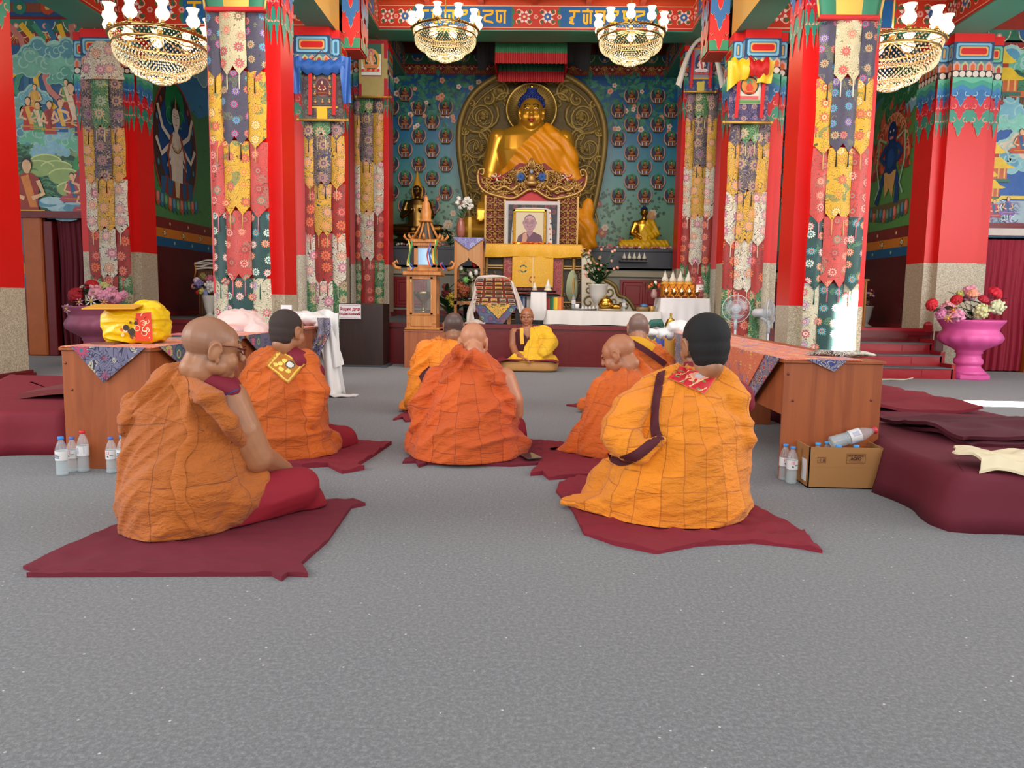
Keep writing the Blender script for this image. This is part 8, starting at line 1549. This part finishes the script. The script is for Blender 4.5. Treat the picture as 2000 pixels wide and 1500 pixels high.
def hand(m, w, d, side, s=1.0, curl=.6, up=(0, 0, 1)):
    w = Vector(w); d = Vector(d).normalized(); u = Vector(up); a = d.cross(u).normalized()*side; n = a.cross(d)*side
    pc = w+d*.045*s; 
    for k in range(4): limb(m, [w+a*(-.022+.015*k)*s*.6, pc+a*(-.03+.02*k)*s+d*.035*s], [.014*s, .0125*s], 8)
    for k, L in enumerate((.068, .078, .072, .056)):
        b0 = pc+a*(-.03+.02*k)*s+d*.04*s; d1 = (d-n*curl*.5).normalized(); d2 = (d-n*curl*1.5).normalized(); d3 = (d*.5-n*curl*1.8).normalized()
        p1 = b0+d1*L*.45*s; p2 = p1+d2*L*.32*s; p3 = p2+d3*L*.25*s; limb(m, [b0, p1, p2, p3], [.0095*s, .009*s, .0082*s, .007*s], 8)
    t0 = w-a*.02*s+d*.015*s; t1 = t0-a*.028*s+d*.03*s-n*.008*s; limb(m, [t0, t1, t1+d*.028*s-a*.004*s-n*.01*s], [.013*s, .0105*s, .0085*s], 8)
def foldfn(cx, cy, th, amp, freq=12, seed=0, sag=0):
    ct, s_ = math.cos(th), math.sin(th)
    def fn(p, n):
        x, y, z = p.x-cx, p.y-cy, p.z; a = math.atan2(x, -y)*.3; s = ct*a+s_*z; t = -s_*a+ct*z+sag*a*a+.04*noise.noise(Vector((x*3, y*3, z*3+seed)))
        r1 = max(0, 1-abs(noise.noise(Vector((s*1.7+seed, y*1.0, t*freq*.62))))*2.7)**1.6; r2 = max(0, 1-abs(noise.noise(Vector((s*3+seed*2, 3+y*2, t*freq*1.3))))*2.4)**2
        r3 = noise.noise(Vector((x*4+seed, y*4, z*4))); k = min(1, max(0, (z-.01)/.05))
        q = p+n*(amp*1.75*(r1+.35*r2-.4)+amp*.8*r3)*(.35+.65*k); q.z = max(q.z, .022); return q
    return fn
def make_uv(cx, cy, R=.3): return lambda p: [p[2]+.13, math.atan2(p[0]-cx, -(p[1]-cy))*R]
def skin_fn(M, tone, stub=None, brow='3a2820', lips='a85a50', stub_line=.045):
    Mi = M.inverted(); t0 = hx(tone); st = hx(stub) if stub else None
    def fn(c):
        L = Mi@c
        if abs(L.x) < .1 and abs(L.y) < .14 and -.11 < L.z < .15:
            if L.y > .06 and abs(L.x) < .024 and abs(L.z+.0515) < .011: return tuple(hx(lips))
            if L.y > .055 and .012 < abs(L.x) < .05 and abs(L.z-.047-.06*(.03-abs(L.x))) < .0045: return tuple(hx(brow))
            if L.y > .055 and .014 < abs(L.x) < .045 and abs(L.z-.021) < .0028: return tuple(hx('3a2420'))
            if st and (L.z > stub_line+.5*(L.y-.04) if L.y > .0 else L.z > -.045-.2*L.y) and not (abs(L.x) > .079): return st
        k = 1+.08*noise.noise(c*30); return tuple(min(1, q*k) for q in t0)
    return fn
SKIN = bpy.data.materials.new('skin'); SKIN.use_nodes = True; _t = SKIN.node_tree; _b = _t.nodes['Principled BSDF']; _a = N(_t, 'ShaderNodeAttribute'); _a.attribute_name = 'Col'; _t.links.new(_a.outputs['Color'], _b.inputs['Base Color']); setb(_b, None, .42); _b.inputs['Subsurface Weight'].default_value = .08; _b.inputs['Subsurface Radius'].default_value = (.02, .008, .004); bump(_t, _b, noise_(_t, ocoord(_t), 160, 3), .25, .002)
def hair_cap(M, col, parent, zc=0):
    m = MB(); m.M = M; m.sph((0, -.026, .04), (.085, .1, .088), 30, 22); m.sph((0, -.036, .0), (.081, .088, .075), 24, 16); m.sph((0, -.045, -.035), (.07, .07, .055), 24, 16); Mi = M.inverted()
    o = fuse(m, .0045*M.to_scale().x, 9, lambda p, n: p+n*.0012*noise.noise(p*260), keep=lambda c: (lambda L: (L.z > .07-.9*max(0, L.y-.03) if L.y > .03 else (L.z > -.08 if L.y < -.045 else L.z > -.03+.9*(L.y+.03))) and not (abs(L.x) > .06 and L.z < .025 and L.y > -.04))(Mi@c)); return o.build('hair', plain('hair_'+col, col, .75, var=.35, vs=220, bmp=.7, bs=420, bd=.004), parent)
def person(label, Y0, M, tone, neck, body, arms, robe, rmat, fold, stub=None, hair=None, voxel=.009, bv=.006, robe_limbs=(), skirt=(), skirt_mat=None, vest=(), cut=None, cen=None):
    """neck: (top, base) points; body: loft sections of the torso; arms: list of (pts, radii, hand dir or None, side)"""
    m = MB(); head_parts(m, M, True, 1.05); s = M.to_scale().x
    limb(m, [M@Vector((0, -.02, -.03)), M@Vector((0, -.035, -.08)), neck], [.06*s, .058*s, .07*s], 16)
    Mi = M.inverted(); limb(m, [M@Vector((0, -.06, -.035)), M@Vector((0, -.065, -.075)), neck], [.034*s, .042*s, .06*s], 12)
    loft(m, body, 24)
    for (pts, rs, hd_, side) in arms:
        limb(m, pts, rs, 16)
        if hd_: hand(m, pts[-1], hd_, side, 1.0)
    o = fuse(m, bv, 6, None, skin_fn(M, tone, stub)).build('person', SKIN); tag(o, label, 'person')
    cx, cy = cen
    if robe:
        m = MB(); loft(m, robe, 40)
        for pts, rs in robe_limbs: limb(m, [tuple(p) for p in pts], rs, 16)
        r = fuse(m, voxel, 3, foldfn(cx, cy, *fold), keep=cut); r.build('robe', rmat, o, uv=make_uv(cx, cy))
    if skirt:
        m = MB()
        for pts, rs in skirt: limb(m, [tuple(p) for p in pts], rs, 18)
        fuse(m, voxel*1.1, 5, foldfn(cx, cy, .9, .006, 8, 3)).build('lower_robe', skirt_mat or LROBE, o)
    if vest:
        m = MB()
        for v_ in vest:
            if v_[0] == 'L': loft(m, v_[1], 28)
            else: limb(m, v_[1], v_[2], 14)
        fuse(m, voxel, 3, lambda p, n: p+n*.004*noise.noise(p*14)).build('vest', VEST, o)
    return o
LROBE = plain('crimson_lower_robe', '8c0a20', .8, var=.08, vs=4, bmp=.25, bs=14, bd=.012); DROBE = plain('dark_maroon_robe', '3c0c18', .85, var=.08); VEST = plain('maroon_vest', '7a0c26', .75, bmp=.2, bs=20, bd=.006)
def secs(Y, rows, n=0):
    out = []
    for (py, l, r, ry, dy) in rows:
        p = W((l+r)/2, py, Y+dy); out.append((p.x, Y+dy, p.z, (r-l)/2*Y/1500, ry))
    return sorted(out, key=lambda s: s[2])
def q3(px, py, Y): return tuple(W(px, py, Y))
def ribbon(name, parent, pts, w, mat, t=.006, nrm=(0, -1, 0)):
    P_ = [Vector(p) for p in subdiv([tuple(p) for p in pts], 4)]; n = len(P_); m = MB(); nn = Vector(nrm)
    def fn(u, v):
        i = min(n-1, max(0, v*(n-1))); a = int(i); b_ = min(n-1, a+1); p = P_[a].lerp(P_[b_], i-a); d = (P_[min(n-1, a+1)]-P_[max(0, a-1)]).normalized(); s = d.cross(nn).normalized(); return p+s*w*(u-.5)
    m.sheet(5, n, fn, t); return m.build(name, mat, parent)
def wrap(name, src, parent, quad, off, cols_fn, mat=None, n=14):
    """a patch laid on the back of a robe: quad of pixel corners projected on the robe surface"""
    from mathutils.bvhtree import BVHTree
    bv = BVHTree.FromPolygons(src[0], src[1]); cp = Vector((0, 0, CAMH)); m = MB()
    def pt(u, v):
        a, b_, c, d = quad; px = (a[0]*(1-u)+b_[0]*u)*(1-v)+(d[0]*(1-u)+c[0]*u)*v; py = (a[1]*(1-u)+b_[1]*u)*(1-v)+(d[1]*(1-u)+c[1]*u)*v
        dr = (W(px, py, 4)-cp).normalized(); h = bv.ray_cast(cp, dr); return (h[0]+h[1]*off if h[1].dot(dr) < 0 else h[0]-h[1]*off) if h[0] is not None else W(px, py, 4.6)
    m.grid(n, n, pt, colfn=cols_fn); return m.build(name, mat or paint(.6), parent)
def robe_src(o):
    r = [c for c in o.children if c.name.startswith('robe')][0]; return [v.co.copy() for v in r.data.vertices], [tuple(p.vertices) for p in r.data.polygons]
# nearest left monk -------------------------------------------------------
Y = 3.2
M = headM(q3(416, 684, Y+.02), math.radians(52), .2, 0, 1.16)
rb = secs(Y, [(1083, 285, 420, .16, -.08), (1066, 262, 458, .24, -.04), (1020, 247, 478, .29, 0), (960, 243, 492, .3, 0), (900, 246, 488, .28, .02), (850, 252, 474, .25, .03), (800, 268, 462, .21, .04), (765, 296, 448, .17, .05), (735, 328, 420, .12, .05), (718, 348, 402, .08, .05)])
bd = [(x, y, z, rx*.86, ry*.86) for x, y, z, rx, ry in rb if z > .08]
RM1 = robe_mat('burnt_orange_robe', 'b05a10', 'bf6614', '7a3a0c', .42, .62, True, .85)
o = person('person in burnt orange robe seated nearest, bare right arm, bald head turned aside', Y, M, 'a5704e', q3(400, 738, Y+.04), bd,
 [([q3(446, 782, Y+.05), q3(474, 840, Y+.04), q3(503, 893, Y+.08), q3(528, 903, Y+.22), q3(556, 915, Y+.36)], [.088, .08, .07, .056, .036], (.5, .8, -.35), 1)],
 rb, RM1, (.55, .012, 10, 4, 1.2), robe_limbs=[((q3(268, 790, Y-.02), q3(252, 820, Y-.1), q3(245, 838, Y-.1)), (.05, .035, .02)), ((q3(350, 725, Y+.0), q3(400, 770, Y-.14), q3(448, 825, Y-.12), q3(474, 858, Y-.0)), (.035, .045, .045, .03)), ((q3(335, 735, Y-.02), q3(300, 765, Y-.06), q3(268, 800, Y-.06)), (.05, .045, .04)), ((q3(330, 1030, Y-.1), q3(450, 985, Y-.05), q3(505, 940, Y+.08)), (.12, .1, .06))],
 skirt=[((q3(420, 1010, Y-.02), q3(500, 975, Y+.1), q3(582, 955, Y+.22)), (.13, .125, .1)), ((q3(582, 955, Y+.22), q3(608, 985, Y+.3), q3(560, 985, Y+.45)), (.095, .075, .07)), ((q3(400, 1000, Y+.1), q3(470, 940, Y+.5), q3(560, 980, Y+.42)), (.13, .12, .07))],
 stub='94674c', vest=[('P', [q3(372, 722, Y+.02), q3(410, 745, Y+.0), q3(448, 765, Y+.02)], [.045, .056, .05]), ('P', [q3(425, 750, Y+.03), q3(440, 762, Y+.06)], [.06, .072])], voxel=.0085, bv=.0048, cen=(W(368, 900, Y).x, Y))
ribbon('blue_piping', o, [q3(431, 776, Y-.055), q3(447, 768, Y-.055), q3(466, 760, Y-.04)], .006, plain('blue_piping', '2a2a6a', .6), .004)
m = MB(); m.M = M
for q in (-1, 1):
    m.tube([(q*.034+.023*math.cos(a), .108-.012*abs(math.cos(a)), .018+.016*math.sin(a)) for a in [i*.45 for i in range(15)]], .0018, 5, caps=False); m.tube([(q*.058, .1, .022), (q*.078, .05, .026), (q*.086, -.01, .02)], .002, 5)
m.tube([(-.01, .11, .02), (0, .114, .024), (.01, .11, .02)], .0018, 5); m.build('eyeglasses', plain('dark_red_rim', '5a0c14', .3), o)
SRC = robe_src(o)
def seam(o, SRC, pts, w=.5, off=.004, mat=None, name='seam_strip'):
    from mathutils.bvhtree import BVHTree
    bv = BVHTree.FromPolygons(SRC[0], SRC[1]); cp = Vector((0, 0, CAMH)); A = subdiv(pts, 8); m = MB()
    def pt(u, v):
        i = int(round(v*(len(A)-1))); dr = (W(A[i][0]+w*(u-.5)*(1+.25*math.sin(i*.7)), A[i][1], 4)-cp).normalized(); h = bv.ray_cast(cp, dr); return h[0]-dr*(off*(1+math.sin(PI*u)*.8)) if h[0] is not None else Vector(q3(A[i][0], A[i][1], 3.2))
    m.grid(7, len(A), pt); return m.build(name, mat, o)
seam(o, SRC, [(348, 735), (362, 790), (376, 850), (352, 900), (350, 960), (366, 1010), (396, 1050)], 26, .006, RM1); seam(o, SRC, [(258, 800), (300, 812), (350, 826), (400, 842)], 3, .003, RM1)
# second left monk ----------------------------------------------------------
Y = 4.7
M = headM(q3(563, 648, Y+.02), math.radians(24), .12, 0, 1.08)
rb = secs(Y, [(919, 520, 625, .2, -.02), (905, 480, 645, .28, 0), (870, 462, 648, .32, 0), (820, 458, 640, .3, .02), (770, 462, 626, .27, .04), (730, 470, 618, .22, .05), (705, 482, 608, .17, .06), (688, 500, 592, .12, .06), (678, 520, 580, .08, .06)])
bd = [(x, y, z, rx*.85, ry*.85) for x, y, z, rx, ry in rb if z > .08]
RM2 = robe_mat('bright_orange_robe', 'cc5a04', 'd86808', 'a03c06', .13, .26)
o = person('person in bright orange robe with gold embroidered square and short dark hair', Y, M, 'a8714f', q3(560, 684, Y+.05), bd,
 [([q3(604, 740, Y+.08), q3(622, 790, Y+.1), q3(628, 830, Y+.18), q3(655, 850, Y+.35)], [.075, .062, .05, .035], (.3, .9, -.2), 1)],
 rb, RM2, (.35, .014, 12, 9, .6), hair='2e2320', robe_limbs=[((q3(596, 705, Y+.02), q3(617, 770, Y-.05), q3(606, 820, Y-.14)), (.07, .075, .06)), ((q3(540, 890, Y-.1), q3(620, 885, Y+.0), q3(642, 865, Y+.1)), (.14, .12, .08))],
 skirt=[((q3(590, 880, Y), q3(640, 865, Y+.2), q3(668, 862, Y+.3)), (.14, .13, .11)), ((q3(600, 870, Y+.3), q3(560, 870, Y+.45), q3(640, 880, Y+.55)), (.14, .13, .09))],
 vest=[('P', [q3(560, 688, Y+.0), q3(590, 705, Y+.0), q3(612, 728, Y+.05)], [.05, .07, .075])], voxel=.01, bv=.007, cen=(W(555, 800, Y).x, Y))
hair_cap(M, '3a2c27', o)
def gold_patch(u, v):
    e = min(u, v, 1-u, 1-v)
    if e < .05: return 'b87818'
    if e < .1: return 'e8c050'
    if math.hypot((u-.62)*1.1, v-.36) < .17: return 'dcd8cc' if math.sin(30*math.hypot(u-.62, v-.36)) > -.3 else '4a4038'
    for a, b_ in ((.35, .55), (.5, .72), (.72, .62), (.4, .35), (.25, .7)):
        if math.hypot(u-a, v-b_) < .09: return 'e8d060'
    return 'b8701a'
SRC = robe_src(o); wrap('embroidered_patch', SRC, o, [(546, 682), (597, 712), (562, 750), (519, 714)], .008, gold_patch, n=40)
# black-haired monk on the right ---------------------------------------------
Y = 3.55
M = headM(q3(1374, 676, Y+.03), math.radians(-14), .05, -.03, 1.22)
rb = secs(Y, [(1050, 1215, 1400, .2, -.06), (1040, 1180, 1430, .28, -.02), (1010, 1158, 1456, .31, 0), (960, 1166, 1460, .31, 0), (900, 1190, 1462, .29, .02), (850, 1196, 1464, .27, .03), (810, 1206, 1458, .25, .04), (775, 1222, 1444, .21, .05), (745, 1252, 1422, .16, .05), (728, 1290, 1405, .11, .05), (716, 1320, 1390, .08, .04)])
bd = [(x, y, z, rx*.87, ry*.86) for x, y, z, rx, ry in rb if z > .08]
RM3 = robe_mat('golden_orange_robe', 'e07c04', 'e88c0a', 'b85c06', .1, .2)
o = person('person in golden patchwork robe, thick black hair, red embroidered square on back', Y, M, '9c6a4c', q3(1368, 722, Y+.05), bd, [], rb, RM3, (.25, .013, 11, 14, .5),
 robe_limbs=[((q3(1268, 760, Y-.02), q3(1228, 800, Y-.12), q3(1208, 850, Y-.17), q3(1250, 885, Y-.26), q3(1290, 860, Y-.27)), (.07, .085, .08, .05, .03)), ((q3(1330, 1000, Y-.1), q3(1220, 1005, Y-.08), q3(1150, 985, Y+.02), q3(1108, 978, Y+.06)), (.13, .12, .07, .03)), ((q3(1200, 930, Y+.05), q3(1165, 970, Y+.1)), (.09, .09)), ((q3(1340, 1010, Y-.1), q3(1420, 1000, Y-.02), q3(1445, 985, Y+.1)), (.12, .1, .07)), ((q3(1400, 728, Y+.02), q3(1440, 790, Y-.06), q3(1452, 860, Y-.08)), (.05, .06, .05))],
 vest=[('P', [q3(1425, 750, Y+.05), q3(1452, 770, Y+.06), q3(1458, 790, Y+.06)], [.05, .05, .04]), ('P', [q3(1360, 716, Y+.02), q3(1380, 722, Y+.04)], [.06, .06])], voxel=.009, bv=.0065, cen=(W(1325, 880, Y).x, Y))
hair_cap(M, '0d0b0c', o)
def red_patch(u, v):
    e = min(u, v, 1-u, 1-v)
    if e < .03: return 'b87030'
    if e < .07: return 'd01828'
    r = math.hypot((u-.58)*1.2, (v-.3)*1.4)
    if r < .26: return 'd8907a' if r > .17 or u < .5 else 'b8b0b0'
    if .3 < u < .72 and .42 < v < .68 and math.sin(40*u) > .1: return 'e0a080'
    if math.sin(14*u+3)*math.sin(16*v) > .78: return '6a7a40'
    if math.sin(22*u+9*v) > .93: return 'e8c080'
    return 'b80c1c'
SRC = robe_src(o); wrap('embroidered_patch', SRC, o, [(1328, 718), (1403, 733), (1374, 772), (1305, 741)], .01, red_patch, n=44)
STR = plain('strap_maroon', '4a0a18', .8)
def strap(o, src, poly, name='maroon_border', off=.01): 
    n = len(poly)//2; top = poly[:n]; bot = poly[n:]
    from mathutils.bvhtree import BVHTree
    bv = BVHTree.FromPolygons(src[0], src[1]); cp = Vector((0, 0, CAMH)); m = MB(); A = subdiv(top, 5); B = subdiv(bot, 5)
    def pt(u, v):
        i = min(len(A)-1, int(round(v*(len(A)-1)))); px = A[i][0]*(1-u)+B[i][0]*u; py = A[i][1]*(1-u)+B[i][1]*u; dr = (W(px, py, 4)-cp).normalized(); h = bv.ray_cast(cp, dr)
        return h[0]-dr*off if h[0] is not None else W(px, py, 4.0 if False else o['_y'] if '_y' in o else 3.4)
    m.grid(7, len(A), pt); return m.build(name, STR, o)
strap(o, SRC, [(1283, 728), (1277, 760), (1272, 800), (1270, 835), (1274, 862), (1300, 722), (1293, 760), (1287, 800), (1288, 835), (1298, 858)])
strap(o, SRC, [(1186, 884), (1205, 893), (1235, 882), (1262, 862), (1282, 846), (1192, 902), (1212, 910), (1242, 902), (1268, 884), (1290, 862)])
# central bald monk ------------------------------------------------------------
Y = 4.75
M = headM(q3(924, 672, Y+.06), math.radians(-4), .55, 0, 1.06)
rb = secs(Y, [(919, 850, 950, .2, -.04), (910, 815, 985, .28, -.01), (885, 798, 1012, .34, 0), (850, 808, 1016, .33, .01), (810, 826, 1008, .31, .02), (770, 838, 1000, .28, .04), (735, 848, 988, .24, .06), (712, 862, 972, .19, .08), (698, 876, 958, .14, .09), (688, 895, 948, .09, .09)])
bd = [(x, y, z, rx*.86, ry*.86) for x, y, z, rx, ry in rb if z > .08]
RM4 = robe_mat('deep_orange_robe', 'c84c04', 'd45a08', '8e2e08', .14, .24)
o = person('person seen from behind in deep orange robe, bald pale head bowed, central', Y, M, 'c08260', q3(922, 697, Y+.05), bd,
 [([q3(985, 740, Y+.08), q3(1003, 780, Y+.06), q3(1008, 806, Y+.1), q3(985, 820, Y+.35)], [.075, .062, .05, .035], (-.4, .8, 0), 1)],
 rb, RM4, (.5, .015, 11, 21, .8), robe_limbs=[((q3(900, 690, Y-.04), q3(940, 705, Y-.12), q3(972, 745, Y-.12), q3(995, 800, Y-.05)), (.045, .05, .05, .05)), ((q3(840, 880, Y-.05), q3(818, 870, Y+.05)), (.13, .1)), ((q3(960, 880, Y-.1), q3(1005, 870, Y+.05)), (.15, .1)), ((q3(855, 740, Y), q3(828, 790, Y-.02), q3(822, 830, Y+.0)), (.07, .09, .07))],
 skirt=[((q3(970, 880, Y+.2), q3(1008, 850, Y+.35), q3(1010, 830, Y+.45)), (.12, .08, .06)), ((q3(930, 880, Y+.1), q3(860, 870, Y+.35)), (.16, .13))], voxel=.01, bv=.007, cen=(W(908, 820, Y).x, Y))
# bowed bald monk right of centre -------------------------------------------------
Y = 4.95
M = headM(q3(1208, 694, Y+.02), math.radians(-62), .42, 0, 1.1)
rb = secs(Y, [(917, 1140, 1230, .18, -.02), (905, 1110, 1262, .26, 0), (870, 1118, 1290, .32, 0), (820, 1138, 1296, .3, .02), (780, 1152, 1298, .27, .03), (750, 1166, 1292, .23, .04), (730, 1182, 1278, .18, .05), (718, 1200, 1262, .12, .05), (708, 1212, 1250, .08, .05)])
bd = [(x, y, z, rx*.85, ry*.85) for x, y, z, rx, ry in rb if z > .08]
RM5 = robe_mat('tangerine_robe', 'd65a04', 'e0680a', 'a84008', .3, .5, True, .85)
o = person('person in tangerine robe, bald head bowed in profile beside the central monk', Y, M, 'ac704e', q3(1222, 716, Y+.05), bd, [], rb, RM5, (1.0, .016, 9, 31, 0),
 robe_limbs=[((q3(1180, 760, Y-.05), q3(1160, 830, Y-.08), q3(1120, 880, Y-.04), q3(1086, 892, Y+.02)), (.08, .1, .08, .045)), ((q3(1240, 716, Y+.02), q3(1278, 745, Y), q3(1290, 790, Y-.02)), (.07, .06, .05))],
 skirt=[((q3(1180, 890, Y-.12), q3(1135, 895, Y-.02)), (.12, .09)), ((q3(1230, 890, Y), q3(1180, 880, Y+.3)), (.13, .12))], skirt_mat=DROBE, voxel=.01, bv=.0065, cen=(W(1220, 820, Y).x, Y))
m = MB(); p = q3(1240, 712, Y-.1); SRC = robe_src(o); wrap('brown_collar_square', SRC, o, [(1214, 706), (1242, 704), (1247, 715), (1218, 716)], .008, lambda u, v: 'a87020' if math.sin(26*u)*math.sin(20*v) > .2 else '5a3010', n=16)
# far monks -----------------------------------------------------------------------
Y = 6.65
M = headM(q3(886, 639, Y+.03), math.radians(-6), .1, 0, 1.06)
rb = secs(Y, [(806, 800, 905, .26, 0), (785, 792, 915, .34, 0), (750, 806, 916, .31, .02), (715, 818, 922, .27, .03), (690, 824, 920, .22, .04), (672, 838, 912, .16, .05), (662, 856, 900, .1, .05)])
bd = [(x, y, z, rx*.85, ry*.85) for x, y, z, rx, ry in rb if z > .08]; RM6 = robe_mat('amber_robe', 'ee7e06', 'f48c10', 'b05008', .16, .3)
o = person('person in amber robe with shaved grey-dark head, seated behind the central monk', Y, M, '9c6a4c', q3(886, 664, Y+.05), bd, [], rb, RM6, (.6, .018, 9, 41, .5), stub='5a4640', robe_limbs=[((q3(832, 690, Y-.02), q3(824, 740, Y-.1), q3(806, 775, Y-.12)), (.1, .12, .09)), ((q3(815, 785, Y), q3(795, 795, Y-.02)), (.1, .08))], voxel=.014, bv=.009, cen=(W(868, 740, Y).x, Y))
SRC = robe_src(o); strap(o, SRC, [(838, 715), (826, 725), (818, 735), (845, 724), (834, 738), (824, 748)])
Y = 6.75
M = headM(q3(1246, 642, Y+.03), math.radians(2), .15, 0, 1.1)
rb = secs(Y, [(806, 1170, 1290, .26, 0), (785, 1160, 1305, .34, 0), (750, 1185, 1308, .31, .02), (715, 1200, 1306, .27, .03), (692, 1206, 1302, .22, .04), (675, 1216, 1288, .16, .05), (664, 1228, 1268, .1, .05)])
bd = [(x, y, z, rx*.85, ry*.85) for x, y, z, rx, ry in rb if z > .08]
o = person('person in orange robe with yellow collar, shaved head with both ears showing', Y, M, 'b07a5c', q3(1246, 668, Y+.05), bd, [], rb, RM2, (-.5, .018, 9, 51, .5), stub='80655a', robe_limbs=[((q3(1185, 780, Y), q3(1140, 792, Y+.02)), (.12, .07)), ((q3(1290, 700, Y), q3(1304, 730, Y-.05), q3(1300, 770, Y-.05)), (.09, .1, .08))], voxel=.014, bv=.009, cen=(W(1245, 740, Y).x, Y))
ribbon('yellow_collar', o, [q3(1228, 668, Y-.12), q3(1252, 670, Y-.17), q3(1275, 684, Y-.17)], .1, plain('yellow_collar_cloth', 'e8a81c', .7), .02); ribbon('maroon_border', o, [q3(1226, 664, Y-.12), q3(1262, 685, Y-.22), q3(1300, 712, Y-.2)], .05, STR, .01)
# facing monk on the cushion ---------------------------------------------------------
Y = 10.75; t_ = MB(); g0, g1 = G(975, 728), G(1091, 729); m = MB(); m.sph(((g0.x+g1.x)/2, Y+.02, .08), ((g1.x-g0.x)/2, .42, .08), 40, 18, fn=lambda v: sq(v, .35)); tag(fuse(m, .014, 3).build('floor_cushion', plain('tan_velvet', 'b8844a', .8, var=.08)), 'long tan velvet floor cushion under the monk facing the room', 'cushion')
m = MB(); x0, x1 = xx(970, 712, Y), xx(1090, 712, Y); m.sheet(31, 13, lambda u, v: (x0+(x1-x0)*u, Y-.42+.84*v, .166+.012*ridge((u*5, v*4, 1), (1, 1, 1))-.03*(2*abs(u-.5))**8), .015); tag(m.build('red_mat', MM2), 'crimson mat spread on top of the tan floor cushion', 'mat')
M = headM(q3(1029, 619, Y), PI+.08, .16, 0, 1.08)
rb = secs(Y, [(708, 996, 1078, .28, -.05), (701, 985, 1086, .36, -.05), (690, 1000, 1080, .28, -.03), (675, 1012, 1078, .2, 0), (660, 1016, 1076, .17, 0), (648, 1018, 1070, .14, .01), (641, 1022, 1058, .1, .01)])
bd = secs(Y, [(700, 1005, 1065, .2, 0), (675, 1004, 1058, .14, .01), (655, 1003, 1058, .13, .01), (643, 1008, 1052, .1, .01), (638, 1020, 1040, .07, .01)])
RM7 = robe_mat('lemon_yellow_robe', 'eab00e', 'f0bc1c', 'a87408', .2, .3, True, .7); cxf = W(1035, 680, Y).x
kk = lambda c: not (c.x < W(1024, 660, Y).x-(W(0, 700, Y).z-c.z)*0-.0 and c.z > W(1030, 684, Y).z) and not (c.x < W(1035, 650, Y).x and c.z > W(1030, 668, Y).z+(c.x-W(1035, 650, Y).x)*.9+.05)
o = person('person facing the room with closed eyes, lemon yellow robe over dark maroon vest', Y, M, 'a46848', q3(1030, 642, Y), bd,
 [([q3(1005, 650, Y), q3(1002, 675, Y-.04), q3(1006, 688, Y-.16), q3(1020, 698, Y-.34)], [.07, .055, .045, .032], (.75, -.5, -.2), -1)],
 rb, RM7, (.8, .018, 9, 61, .4), robe_limbs=[((q3(1062, 650, Y-.02), q3(1074, 668, Y-.12), q3(1062, 690, Y-.28)), (.1, .12, .09)), ((q3(1030, 702, Y-.2), q3(1060, 703, Y-.25), q3(1080, 704, Y-.1)), (.08, .1, .08)), ((q3(1030, 703, Y-.25), q3(998, 700, Y-.22), q3(988, 702, Y-.08)), (.07, .07, .05))],
 skirt=[((q3(1000, 704, Y-.12), q3(990, 706, Y-.02), q3(1010, 706, Y+.15)), (.075, .07, .1)), ((q3(1060, 704, Y), q3(1070, 706, Y+.1)), (.1, .09))], skirt_mat=DROBE, voxel=.011, bv=.0045, cut=kk, cen=(cxf, Y))
VM = MB(); loft(VM, secs(Y, [(690, 1006, 1060, .165, 0), (665, 1003, 1060, .155, .0), (650, 1001, 1060, .145, .01), (643, 1007, 1052, .115, .01)]), 28); fuse(VM, .012, 3, keep=lambda c: not (abs(c.x-W(1031, 645, Y).x) < .07*(c.z-W(1030, 660, Y).z)/.09 and c.y < Y and c.z > W(1030, 660, Y).z)).build('vest', plain('deep_maroon_vest', '4a0c1a', .8), o)
ribbon('yellow_vest_trim', o, [q3(1019, 641, Y-.16), q3(1019, 655, Y-.19), q3(1020, 672, Y-.2)], .05, plain('trim_yellow', 'e0a820', .6), .01)
